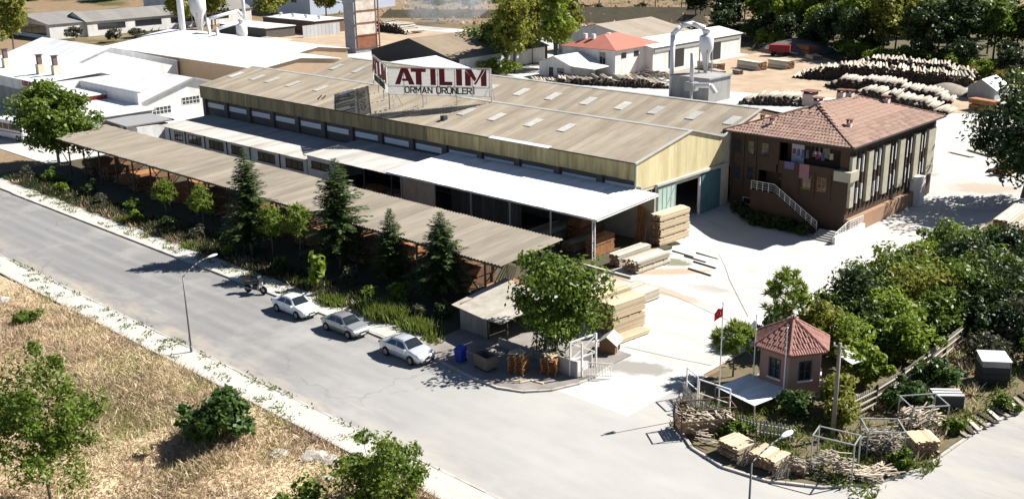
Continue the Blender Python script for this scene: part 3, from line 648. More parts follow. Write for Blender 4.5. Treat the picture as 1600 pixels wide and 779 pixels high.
# street front with the recess of the balcony and the entrance
w_.box(OX0, -54.45, OY0, OY0+.3, 4.25, 7.9); w_.box(OX0, -56.7, OY0, OY0+.3, zb_, 4.25); w_.box(-56.7, OX1, OY0, OY0+.3, zb_, 2.4)
w_.box(-53.9, OX1, OY0, OY0+.3, 2.4, 5.1); w_.box(-56.7, -53.9, OY0+1.6, OY0+1.8, 2.4, 4.25); w_.box(-54.45, OX1, OY0, OY0+.3, 7.5, 7.9)
w_.box(-54.45, OX1-.3, OY0+1.8, OY0+2.0, 5.1, 7.9); w_.box(-47.6, OX1, OY0, OY0+.3, 5.8, 7.5)
w_.box(OX0, OX1, OY0+.3, OY0+1.8, 5.0, 5.12); w_.box(-54.6, -53.9, OY0, OY0+.3, 4.25, 5.1)
w_.build('wall', brick_brown, of)
MB().box(-54.3, -47.5, OY0-.12, OY0+.02, 4.9, 5.6).build('balcony_parapet', brick_brown, of)
MB().box(-47.9, OX1+.65, OY0-.62, OY0+1.2, 4.55, 5.55).build('balcony_corner', stone_panel, of)
for a, b in ((-59.75,-58.95),(-58.1,-57.3),(-56.5,-55.6)):
    window(of, 'x', a, b, 5.75, 7.2, OY0, -1, frame_m=dark_steel, nx=1, nz=2, sill=True)
for a, b in ((-59.75,-58.95),(-58.1,-57.3)): window(of, 'x', a, b, 3.0, 4.4, OY0, -1, frame_m=dark_steel, nx=1, nz=2, sill=True)
for a, b in ((-51.55,-50.6),(-49.9,-48.9)): window(of, 'x', a, b, 3.15, 4.5, OY0, -1, frame_m=wood_orange, nx=2, nz=2, sill=True)
window(of, 'x', -58.4, -54.6, .3, 1.02, OY0, -1, frame_m=white_paint, nx=4, nz=1, sill=True)
for x in (-59.95, -58.55, -57.05, -52.0, -50.25, -48.5): MB().box(x-.10, x+.10, OY0-.17, OY0-.002, 1.9 if x < -53 else 2.3, 7.9 if x < -53 else 4.85).build('pilaster', brick_brown, of)
dr_ = MB().box(-55.9, -54.7, OY0+1.5, OY0+1.58, 2.5, 4.1).build('door', M('dark_door', (.05,.03,.02), .5), of); MB().box(-54.95, -54.85, OY0+1.42, OY0+1.49, 3.2, 3.3).build('handle', galv, dr_)
# balcony door, laundry line posts
MB().box(-53.9, -52.5, OY0+1.72, OY0+1.79, 5.15, 7.3).build('balcony_door', M('white_pvc', (.6,.62,.66), .5), of)
MB().box(-51.6, -49.6, OY0+1.72, OY0+1.79, 5.8, 7.2).build('window', glass, of)
# yard side: stone ribs between dark bands with window strips
ribs = [(97.3,98.15),(100.9,101.95),(104.6,105.75),(108.2,109.4),(112.0,113.2),(115.4,117.3)]
for k, (a, b) in enumerate(ribs):
    for q in range(6):
        z0 = 1.75 + q * .87; MB().box(OX1+.02, OX1+.34, a+.01, b-.01, z0+.006, z0+.864).build('stone_slab', stone_panel, of)
for (a, b) in zip([r[1] for r in ribs[:-1]], [r[0] for r in ribs[1:]]):
    n3 = 3
    for q in range(n3):
        u0 = a + (b - a) * (q + .12) / n3; u1 = a + (b - a) * (q + .78) / n3
        MB().box(OX1+.02, OX1+.16, u0-.08, u0+.14, 1.2, 7.1).build('brick_fin', M('dark_brick_fin', (.05,.035,.028), .9), of)
        if q < 2:
            window(of, 'y', u0+.3, u1+.2, 5.2, 6.9, OX1, 1, frame_m=dark_steel, nx=1, nz=2); window(of, 'y', u0+.3, u1+.2, 2.2, 3.9, OX1, 1, frame_m=dark_steel, nx=1, nz=2)
            MB().box(OX1+.02, OX1+.22, u1+.22, u1+.36, 4.7 + q*.3, 6.5 + q*.3).build('window_reveal', white_paint, of); MB().box(OX1+.02, OX1+.22, u1+.22, u1+.36, 1.9 + q*.3, 3.5 + q*.3).build('window_reveal', white_paint, of)
MB().box(OX1+.01, OX1+.55, 97.4, 112.2, -1.2, .55).build('plinth', orange_wall, of)
MB().box(OX1+.01, OX1+1.2, 112.3, 113.6, -1.2, 2.2).build('buttress', white_wall, of)
# roof: hip, tiles as courses of separate tiles
EZ = 8.05
E = [(OX0-.75, OY0-.75), (OX1+.75, OY0-.75), (OX1+.75, OY1+.75), (OX0-.75, OY1+.75)]
RA = Vector((-53.9, 103.6, 10.35)); RB = Vector((-52.9, 111.5, 10.35))
roofb = MB(); roofb.add([(x, y, EZ) for x, y in E] + [tuple(RA), tuple(RB)] + [(x, y, EZ-.12) for x, y in E], [(0,1,4),(1,2,5,4),(2,3,5),(3,0,4,5),(0,6,7,1),(1,7,8,2),(2,8,9,3),(3,9,6,0),(6,9,8,7)])
rb = roofb.build('roof_deck', M('roof_deck', (.25,.12,.09), .9, .2, 1), of)
MB().box(OX0-.8, OX1+.8, OY0-.86, OY0-.75, EZ-.1, EZ+.03).box(OX1+.75, OX1+.86, OY0-.75, OY1+.75, EZ-.1, EZ+.03).build('gutter', dark_steel, of)
def tile_field(root, tri, eave_a, eave_b, apex_pts, mat, cw=.62, ch=.55, lift=.03, cap=300, name='tile'):
    """courses of curved tiles on a sloping plane bounded by an eave and one or two upper points"""
    a, b = Vector(eave_a), Vector(eave_b); d = (b - a).normalized(); L = (b - a).length
    poly = [a, b] + [Vector(p) for p in apex_pts]
    nrm = (b - a).cross(poly[2] - a).normalized()
    if nrm.z < 0: nrm = -nrm
    up = nrm.cross(d).normalized()
    if up.z < 0: up = -up
    pl = [((p - a).dot(d), (p - a).dot(up)) for p in poly]
    H_ = max(q[1] for q in pl)
    vs = []; fs = []
    n = 6
    for i in range(n + 1):
        for j, v in ((0, -.04), (1, ch)): vs.append((-cw/2 + cw*i/n, v, .045*abs(math.sin(math.pi*(i/n)*2)) + (.045 if j == 0 else .012)))
    for i in range(n): fs.append((2*i, 2*i+2, 2*i+3, 2*i+1))
    for i in range(n): vs.append((-cw/2 + cw*i/n, -.04, 0))
    for i in range(n-1): fs.append((14+i, 15+i, 2*i+2, 2*i))
    me = bpy.data.meshes.new(name); me.from_pydata(vs, [], fs); me.update(); me.materials.append(mat)
    rot = Matrix((d, up, nrm)).transposed().to_4x4(); off = Vector(LOC[root]); rest = MB(); cnt = 0
    r = 0
    while r * ch < H_ - .1:
        v = r * ch
        xs = []
        for (p, q) in zip(pl, pl[1:] + pl[:1]):
            vm = v + ch * .5
            if (p[1] - vm) * (q[1] - vm) < 0: xs.append(p[0] + (q[0] - p[0]) * (vm - p[1]) / (q[1] - p[1]))
        if len(xs) >= 2:
            u0, u1 = min(xs), max(xs); nn = max(1, int((u1 - u0) / cw))
            for k in range(nn):
                u = u0 + (u1 - u0) * (k + .5) / nn; p = a + d * u + up * v + nrm * (lift + random.uniform(0, .015))
                mat4 = Matrix.Translation(p - off) @ rot @ Matrix.Rotation(random.uniform(-.02, .02), 4, 'Z')
                if cnt < cap:
                    o = link(name, me, mat, root); o.matrix_local = mat4; cnt += 1
                else:
                    rest.add([(mat4 @ Vector(q)) + off for q in vs], fs)
        r += 1
    if rest.v: tag(rest.build('tile_courses', mat, root, recalc=False), kind='stuff')
tile_field(of, None, (E[0][0], E[0][1], EZ), (E[1][0], E[1][1], EZ), [RA], tile_m, cw=.74, ch=.60, cap=170)
tile_field(of, None, (E[1][0], E[1][1], EZ), (E[2][0], E[2][1], EZ), [RB, RA], tile_m, cw=.74, ch=.60, cap=130)
tile_field(of, None, (E[3][0], E[3][1], EZ), (E[0][0], E[0][1], EZ), [RA, RB], tile_m, cw=.74, ch=.60, cap=0)
tile_field(of, None, (E[2][0], E[2][1], EZ), (E[3][0], E[3][1], EZ), [RB], tile_m, cw=.74, ch=.60, cap=0)
for p, q in (((E[0][0],E[0][1],EZ), RA), ((E[1][0],E[1][1],EZ), RA), ((E[2][0],E[2][1],EZ), RB), ((E[3][0],E[3][1],EZ), RB), (RA, RB)):
    p, q = Vector(p), Vector(q); n = max(2, int((q - p).length / .42))
    for k in range(n):
        a = p + (q-p)*(k/n); b = p + (q-p)*((k+.92)/n); MB().tube(a + Vector((0,0,.07)), b + Vector((0,0,.10)), .12, .10, 6).build('ridge_tile', tile_m, of)
def chimney(x, y, zb, h, w, cap_m):
    mb = MB().box(x-w/2, x+w/2, y-w/2, y+w/2, zb, zb+h); c = mb.build('chimney', M('chimney_plaster', (.55,.50,.45), .9, .15, 2), of)
    for sx in (-1, 1): MB().box(x+sx*w*.42-.05, x+sx*w*.42+.05, y-w*.45, y+w*.45, zb+h, zb+h+.28).build('flue_post', cap_m, c)
    MB().slab((x-w*.65, y-w*.65, zb+h+.36), (x+w*.65, y-w*.65, zb+h+.36), (x+w*.65, y+w*.65, zb+h+.36), (x-w*.65, y+w*.65, zb+h+.36), .08).build('chimney_cap', cap_m, c)
dk = M('chimney_cap', (.16,.07,.055), .9)
for a in ((-54.2, 104.3, 9.9, .9, .8), (-57.9, 109.6, 9.2, 1.3, 1.3), (-55.6, 112.4, 9.6, .9, .8), (-53.6, 110.4, 10.1, .8, .7), (-50.8, 113.6, 9.4, .7, .6), (-49.0, 101.3, 8.7, .8, .45), (-56.4, 98.8, 8.5, .7, .35), (-58.0, 99.6, 8.5, .7, .35)): chimney(*a, dk)
# outside stair up to the entrance
st = MB()
NS = 16
for k in range(NS):
    x0 = -53.9 + k * .32; z1 = 2.4 - k * (2.4 + .75) / NS; st.box(x0, x0 + .32, OY0-1.5, OY0-.003, -1.2, z1)
st.box(-56.7, -53.9, OY0-1.5, OY0-.003, 2.15, 2.4); st.box(-56.7, -53.9, OY0-1.4, OY0-.01, -1.2, 2.14)
st.build('stair', brick_brown, of)
rl = MB()
def rail(mb, a, b, h=.95, n=8):
    a, b = Vector(a), Vector(b); mb.bar(a + Vector((0,0,h)), b + Vector((0,0,h)), .06); mb.bar(a + Vector((0,0,h*.5)), b + Vector((0,0,h*.5)), .03); mb.bar(a + Vector((0,0,h*.25)), b + Vector((0,0,h*.25)), .03); mb.bar(a + Vector((0,0,h*.75)), b + Vector((0,0,h*.75)), .03)
    for k in range(n+1): p = a + (b-a)*k/n; mb.bar(p, p + Vector((0,0,h)), .05)
rail(rl, (-56.6, OY0-1.45, 2.4), (-53.9, OY0-1.45, 2.4), n=4); rail(rl, (-53.9, OY0-1.45, 2.4), (-48.9, OY0-1.45, -.65), n=8)
rl.build('railing', white_paint, of)
lo = MB()
for k in range(5): lo.box(-48.6 - .02*k, -46.2, OY0-1.6-k*.38, OY0-1.22-k*.38, -1.2, -.55 - k*.13 + .16)
lo.build('lower_steps', grey_conc, of)
rl2 = MB(); rail(rl2, (-46.0, OY0-3.2, -.95), (-46.0, OY0-.6, -.3), n=5); rail(rl2, (-46.0, OY0-.6, -.3), (-45.9, OY0+2.5, -.3), n=6); rl2.build('railing', white_paint, of)
MB().box(-46.2, -45.85, OY0-3.4, OY0+3, -1.2, -.3).build('ramp_wall', white_wall, of)
# ==== PART 3: vegetation tools
def diamonds(name, C, U, V, mat, parent=None, local=True, W=None):
    """many small leaf faces: centre, half-length and half-width vectors"""
    n = len(C); v = np.empty((n, 4, 3), np.float32)
    v[:, 0] = C - U; v[:, 1] = C + V - U * .15; v[:, 2] = C + U; v[:, 3] = C - V - U * .15
    me = bpy.data.meshes.new(name); me.vertices.add(n * 4); me.vertices.foreach_set('co', v.reshape(-1))
    me.loops.add(n * 4); me.loops.foreach_set('vertex_index', np.arange(n * 4, dtype=np.int32))
    me.polygons.add(n); me.polygons.foreach_set('loop_start', np.arange(0, n * 4, 4, dtype=np.int32))
    me.update(calc_edges=True); me.materials.append(mat); return me
def unit(a): return a / np.maximum(np.linalg.norm(a, axis=-1, keepdims=True), 1e-6)
def rand_dirs(rg, n):
    return unit(rg.normal(size=(n, 3)))
def crown_mesh(name, rg, rx, rz, zc, mat, clumps=26, per=90, leaf=.20, rc=.42, hollow=.55, flat=.5, squash_low=.75, droop=0):
    """crown of leaf clumps; light reaches into the gaps between them"""
    D = rand_dirs(rg, clumps); rad = hollow + (1 - hollow) * rg.random((clumps, 1)) ** .6
    K = D * rad * np.array([rx, rx, rz]) * (1 - rc * .55)
    K[:, 2] = np.where(K[:, 2] < 0, K[:, 2] * squash_low, K[:, 2]) + zc
    K[:, :2] *= 1 + .26 * rg.normal(size=(clumps, 1)); K[:, 2] += rg.normal(size=clumps) * rz * .12
    size = (rx + rz) / 2 * rc * (.45 + 1.0 * rg.random((clumps, 1)))
    idx = np.repeat(np.arange(clumps), per); n = len(idx)
    d = rand_dirs(rg, n); C = K[idx] + d * size[idx] * (.45 + .6 * rg.random((n, 1))) * np.array([1, 1, .75])
    C[:, 2] -= droop * rg.random(n)
    nrm = unit(d * .5 + np.array([0, 0, flat]) + rg.normal(size=(n, 3)) * .55)
    a = unit(np.cross(nrm, rand_dirs(rg, n))); b = np.cross(nrm, a)
    s = leaf * (.6 + .8 * rg.random((n, 1)))
    return diamonds(name, C, a * s, b * s * .55, mat), K
def limb_mesh(mb, rg, h, r, K, zc, nb=7, lean=(0, 0)):
    top = Vector((lean[0], lean[1], zc * .85)); mid = Vector((lean[0]*.4 + rg.normal()*.05*h*.3, lean[1]*.4, zc * .45))
    mb.tube((0, 0, -.1), mid, r, r * .8, 8); mb.tube(mid, top, r * .8, r * .5, 7)
    for k in rg.permutation(len(K))[:nb]:
        q = Vector(K[k]); p = mid.lerp(top, .2 + .8 * float(rg.random())); m = p.lerp(q, .55) + Vector((0, 0, .06 * h * float(rg.random())))
        mb.tube(p, m, r * .36, r * .24, 5); mb.tube(m, q, r * .24, r * .07, 5)
    return mb
bark = M('tree_bark', (.13, .10, .075), .95, .3, 3); bark_pale = M('pale_bark', (.36, .33, .29), .9, .25, 3)
LEAF = {
 'mid': leaf_mat('leaf_mid', (.045, .095, .010), (.21, .28, .04), .45),
 'bright': leaf_mat('leaf_bright', (.11, .19, .015), (.32, .38, .05), .5),
 'dark': leaf_mat('leaf_dark', (.012, .028, .008), (.07, .105, .024), .3),
 'yellow': leaf_mat('leaf_yellow', (.12, .16, .02), (.34, .32, .055), .5),
 'conifer': leaf_mat('needle_dark', (.018, .042, .014), (.10, .14, .035), .25),
 'pine': leaf_mat('needle_pine', (.11, .18, .02), (.30, .36, .07), .5),
 'dusty': leaf_mat('leaf_dusty', (.05, .055, .03), (.13, .13, .07), .3),
 'cool': leaf_mat('leaf_cool', (.025, .06, .012), (.10, .17, .035), .4),
}
def broad_tree(name, label, loc, h, rx, mat='mid', seed=0, group=None, clumps=30, per=100, leaf=.2, rz=None, zc=None, trunk=bark, tr=None, rc=.42, hollow=.55, cat='tree', lean=(0,0), nb=8, flat=.5, droop=0):
    rg = np.random.default_rng(seed); rz = rz or h * .36; zc = zc or h - rz * .95
    root = thing(name, label, cat, loc, rg.random() * 6.28, group)
    me, K = crown_mesh('crown', rg, rx, rz, zc, LEAF[mat], clumps, per, leaf, rc, hollow, flat, droop=droop)
    limb_mesh(MB(), rg, h, tr or h * .022, K, zc, nb, lean).build('trunk', trunk, root, smooth=True, local=True)
    link('crown', me, None, root); return root
def bush(label, loc, h, r, mat='mid', seed=0, group=None, clumps=16, per=90, leaf=.16, name='shrub', stems=6, hollow=.35, rc=.5):
    rg = np.random.default_rng(seed); root = thing(name, label, 'shrub', loc, rg.random() * 6.28, group)
    me, K = crown_mesh('foliage', rg, r, h * .52, h * .5, LEAF[mat], clumps, per, leaf, rc, hollow, .5, squash_low=.9)
    mb = MB()
    for k in rg.permutation(len(K))[:stems]: mb.tube((rg.normal()*.08, rg.normal()*.08, -.05), K[k], .035, .012, 5)
    mb.build('stem', bark, root, local=True); link('foliage', me, None, root); return root
def conifer(label, loc, h, r, seed, group, mat='conifer', base=.16):
    rg = np.random.default_rng(seed); root = thing('conifer', label, 'tree', loc, rg.random() * 6.28, group)
    C = []; U = []; V = []; mb = MB().tube((0,0,-.1), (0,0,h*.55), h*.017, h*.010, 7).tube((0,0,h*.55), (0,0,h*.985), h*.010, .012, 6)
    z = h * base
    while z < h * .985:
        t = (z / h - base) / (1 - base); L0 = r * (1 - t) ** .82 * (.75 + .25 * min(1, t * 8)) + .06
        nbr = int(6 + 4 * (1 - t)); a0 = rg.random() * 6.28
        for k in range(nbr):
            az = a0 + 2 * math.pi * k / nbr + rg.normal() * .18; L = L0 * (.55 + .65 * rg.random()); dz = (.18 - .42 * (1 - t)) * L
            d = np.array([math.cos(az), math.sin(az), 0]); side = np.array([-d[1], d[0], 0])
            if L > .7: mb.tube((0, 0, z), tuple(d * L * .8 + np.array([0, 0, z + dz * .6])), .025, .008, 4, cap=False)
            ns = max(3, int(L / .16))
            for j in range(ns):
                f = (j + .6) / ns; p = d * L * f + np.array([0, 0, z + dz * f * f + .12 * L * f]); w = (.34 * (1 - f * .55)) * min(1, L / 1.2) + .07
                for sgn in (-1, 1):
                    dirv = unit(d * .7 + side * sgn * .8 + np.array([0, 0, -.12 + rg.normal() * .12]))
                    c = p + dirv * w * .8 + np.array([0, 0, rg.normal() * .03]); C.append(c); U.append(dirv * w); V.append(np.cross(dirv, [0, 0, 1]) * w * .26 + np.array([0, 0, rg.normal() * w * .10]))
            C.append(d * L + np.array([0, 0, z + dz + .12 * L])); U.append(d * .2 + np.array([0, 0, .05])); V.append(side * .06)
        z += h * .026 * (1 - .35 * t) + .035
    C.append(np.array([0, 0, h*.98])); U.append(np.array([0, 0, .3])); V.append(np.array([.05, 0, 0]))
    mb.build('trunk', bark, root, smooth=True, local=True)
    link('crown', diamonds('crown', np.array(C), np.array(U), np.array(V), LEAF[mat]), None, root); return root
def tuft_pine(label, loc, h, r, seed, group, mat='pine', tufts=70, zlow=.42, needle=.30):
    rg = np.random.default_rng(seed); root = thing('young_pine', label, 'tree', loc, rg.random()*6.28, group)
    D = rand_dirs(rg, tufts); K = D * (.35 + .65 * rg.random((tufts, 1)) ** .5) * np.array([r, r, h * (1 - zlow) / 2]); K[:, 2] += h * (1 + zlow) / 2 - .1
    K[:, :2] *= (1.15 - .55 * (K[:, 2:3] - h * zlow) / (h * (1 - zlow)))
    per = 26; idx = np.repeat(np.arange(tufts), per); d = unit(rand_dirs(rg, len(idx)) + np.array([0, 0, .55])); s = needle * (.7 + .6 * rg.random((len(idx), 1)))
    C = K[idx] + d * s * .7; b = unit(np.cross(d, rand_dirs(rg, len(idx))))
    mb = MB().tube((0,0,-.1), (0,0,h*.9), h*.018, .015, 7)
    for k in range(0, tufts, 3): mb.tube((0, 0, max(h*zlow*.9, K[k][2] - .35)), tuple(K[k]), .022, .008, 4, cap=False)
    mb.build('trunk', bark, root, smooth=True, local=True)
    link('crown', diamonds('crown', C, d * s, b * s * .16, LEAF[mat]), None, root); return root
def blades(name, pts, hmin, hmax, mat, rg, lean=.5, wid=.05, parent=None, kind='stuff', label=None, cat=None):
    n = len(pts); L = (hmin + (hmax - hmin) * rg.random((n, 1))); d = unit(np.concatenate([rg.normal(size=(n, 2)) * lean, np.ones((n, 1))], 1))
    side = unit(np.cross(d, rand_dirs(rg, n))); C = np.asarray(pts) + d * L * .5
    me = diamonds(name, C, d * L * .5, side * wid * (.6 + .8 * rg.random((n, 1))), mat)
    o = link(name, me, None, parent); tag(o, label, cat, kind=kind); return o
straw = leaf_mat('dry_straw', (.50, .38, .23), (.78, .66, .46), .3); straw_brown = leaf_mat('brown_straw', (.27, .175, .11), (.47, .34, .23), .25)
weed = leaf_mat('weed_green', (.07, .12, .015), (.24, .27, .06), .4); weed_dark = leaf_mat('weed_dark', (.025, .04, .012), (.08, .09, .03), .3)

# ------------------------------------------------------------------ street trees between pavement and shed
conifer('dark conifer at the left of the street row, its tip over the white rooms', (-83.8, 52.3, 0), 10.4, 3.4, 11, 'street conifers')
conifer('tallest and broadest dark conifer in the middle of the street row', (-74.2, 55.3, 0), 10.3, 3.8, 12, 'street conifers')
conifer('slim small conifer standing right behind the row of parked cars', (-67.3, 55.5, 0), 6.9, 2.0, 13, 'street conifers')
conifer('dark conifer nearest the kiosk, right end of the street row', (-61.1, 55.6, 0), 7.8, 3.2, 14, 'street conifers')
for i, (x, y, h, r, l) in enumerate(((-101.2, 53.3, 4.4, 1.25, 'small round pine farthest left along the lumber shed'), (-94.9, 53.9, 4.7, 1.5, 'small round bright pine second from left along the lumber shed'),
        (-81.4, 53.0, 5.2, 1.5, 'young bright pine just right of the left conifer'), (-79.3, 54.6, 5.5, 1.7, 'young bushy pine touching the tallest conifer'))):
    tuft_pine(l, (x, y, 0), h, r, 30 + i, 'young pines in the planting strip')
bush('young tree with big pale leaves behind the first parked car', (-71.6, 50.9, 0), 3.3, .75, 'bright', 41, clumps=9, per=14, leaf=.36, stems=5)
broad_tree('broadleaf_tree', 'big round tree with pale twin trunk at the left end of the lumber shed', (-136.0, 57.5, 0), 11.2, 5.5, 'mid', 51, clumps=80, per=150, leaf=.28, rz=4.9, zc=6.1, trunk=bark_pale, tr=.2, rc=.30, hollow=.6)
broad_tree('broadleaf_tree', 'dense dark round tree with yellow tips at the yard entrance', (-47.0, 53.6, 0), 8.4, 3.35, 'mid', 52, clumps=60, per=170, leaf=.17, rz=4.2, zc=4.1, tr=.16, rc=.32, hollow=.55)
broad_tree('broadleaf_tree', 'large dark tree at the right edge shading the yard', (-37.2, 119.5, 0), 13.0, 6.4, 'dark', 53, clumps=90, per=140, leaf=.26, rz=5.8, zc=6.9, tr=.24, rc=.30, hollow=.55)
broad_tree('feathery_tree', 'tall feathery tree in the dry grass at the lower left corner', (-53.2, 19.4, 0), 10.6, 3.3, 'mid', 54, clumps=70, per=150, leaf=.12, rz=4.8, zc=5.8, tr=.10, rc=.22, hollow=.35, nb=16, droop=.5)
broad_tree('feathery_tree', 'second thin feathery tree beside the lower left one', (-57.5, 17.0, 0), 9.6, 2.6, 'mid', 55, clumps=46, per=160, leaf=.11, rz=4.0, zc=5.6, tr=.09, rc=.26, hollow=.35, nb=12, droop=.5)
bush('dense dark green shrub alone in the dry grass', (-53.4, 29.9, 0), 3.5, 2.35, 'cool', 56, clumps=34, per=120, leaf=.22, stems=9, hollow=.3, rc=.36)
bush('loose feathery shrub at the pavement, bottom centre', (-39.9, 31.3, 0), 4.4, 3.0, 'mid', 57, clumps=60, per=100, leaf=.13, stems=26, hollow=.4, rc=.26)
bush('low leafy shrub in the dry grass near the left edge', (-82.7, 30.4, 0), 1.5, 1.1, 'mid', 58, clumps=9, per=50, leaf=.2)
bush('low green shrub below the feathery one at the bottom edge', (-43.0, 28.3, 0), 1.6, 1.8, 'mid', 59, clumps=14, per=70, leaf=.16)

# ------------------------------------------------------------------ dry grass, weeds
rg = np.random.default_rng(5)
def scatter(n, x0, x1, y0, y1, z=0.0, clump=0, cr=.5):
    if clump:
        c = np.stack([rg.uniform(x0, x1, clump), rg.uniform(y0, y1, clump)], 1); i = rg.integers(0, clump, n); p = c[i] + rg.normal(size=(n, 2)) * cr
        p[:, 0] = np.clip(p[:, 0], x0, x1); p[:, 1] = np.clip(p[:, 1], y0, y1)
    else: p = np.stack([rg.uniform(x0, x1, n), rg.uniform(y0, y1, n)], 1)
    zz = np.array([plot_z(a, b) - .03 for a, b in p]) if y1 < 34.35 else np.full(n, z)
    return np.concatenate([p, zz[:, None]], 1)
field = np.concatenate([scatter(52000, -84, -34, 14, 34.0, 0, 520, .9), scatter(24000, -112, -60, 20, 34.0, 0, 300, .9), scatter(9000, -112, -34, 14, 34.1)])
blades('dry_grass', field, .25, .85, straw, rg, 1.4, .026, label='pale dry grass of the empty plot', cat='grass')
blades('brown_grass', scatter(36000, -100, -36, 14, 33.8, 0, 90, 1.3), .25, .8, straw_brown, rg, 1.3, .028, label='brown withered grass clumps on the empty plot', cat='grass')
blades('green_grass', np.concatenate([scatter(9000, -72, -50, 25, 33.9, 0, 26, 1.0), scatter(7000, -66, -58, 24.5, 30, 0, 9, 1.0), scatter(2600, -90, -42, 30, 34.3, 0, 40, .5), scatter(1500, -60, -38, 20, 30, 0, 14, .7)]), .15, .45, leaf_mat('field_green', (.22, .24, .06), (.44, .44, .16), .4), rg, 1.1, .035, label='green grass patches on the empty plot', cat='grass')
blades('pavement_weeds', np.concatenate([scatter(1500, -126, -40, 34.5, 36.3, .11, 60, .3), scatter(2600, -126, -62, 47.8, 49.6, .11, 70, .35), scatter(700, -110, -42, 36.2, 36.6, .1, 40, .3)]), .06, .28, weed, rg, .9, .05, label='weeds growing through the pavements', cat='weeds')
blades('strip_weeds', np.concatenate([scatter(9000, -134, -60, 49.6, 52.2, .03, 150, .5), scatter(2500, -134, -84, 50, 54, .03, 40, .6)]), .2, .9, weed_dark, rg, .6, .06, label='dark weeds under the street trees', cat='weeds')
blades('strip_straw', scatter(3500, -134, -62, 49.5, 51.2, .03, 60, .5), .2, .8, straw_brown, rg, .7, .05, label='dry weeds along the far pavement', cat='weeds')
for (x, y, n, rr, hh) in ((-67.6, 49.3, 900, 1.1, .9), (-62.0, 50.2, 1500, 1.7, 1.5), (-57.8, 50.0, 900, 1.3, 1.1), (-55.5, 49.2, 300, .6, .5), (-73.6, 50.4, 500, .9, .7), (-90.5, 49.9, 500, 1.0, .7), (-104, 50.2, 500, 1.2, .8)):
    p = np.concatenate([np.stack([x + rg.normal(size=n) * rr * .6, y + rg.normal(size=n) * rr * .35], 1), np.full((n, 1), .03)], 1)
    tag(blades('tall_grass', p, .35 * hh, hh, weed, rg, .35, .06), 'tall bright green grass clump along the far kerb', 'grass', 'tall grass clumps behind the parked cars')

# undergrowth in the shade of the street trees
UG = [(-131.5,51.6,1.6,1.1),(-127.5,52.8,1.9,1.3),(-122,51.4,1.4,1.0),(-117.5,53.0,2.0,1.4),(-112.5,51.6,1.5,1.1),(-107,52.8,1.7,1.2),(-103.8,51.2,1.2,.9),(-98,51.4,1.5,1.1),(-92.5,51.6,1.6,1.2),(-88.5,52.8,1.8,1.3),(-86,50.9,1.1,.9),(-78,51.6,1.4,1.1),(-70.2,53.2,1.6,1.2),(-66.4,51.8,1.3,1.0),(-64.2,53.6,1.6,1.1),(-58.4,53.2,1.5,1.1),(-60.2,51.6,1.2,.9)]
for i, (x, y, h, r) in enumerate(UG):
    bush('low shrub under the street trees, %s from the left' % ('first second third fourth fifth sixth seventh eighth ninth tenth eleventh twelfth thirteenth fourteenth fifteenth sixteenth seventeenth'.split()[i]), (x, y, 0), h, r, ('dusty', 'mid', 'bright', 'dark')[i % 4], 700 + i, 'undergrowth shrubs', clumps=10, per=45, leaf=.15, stems=4)
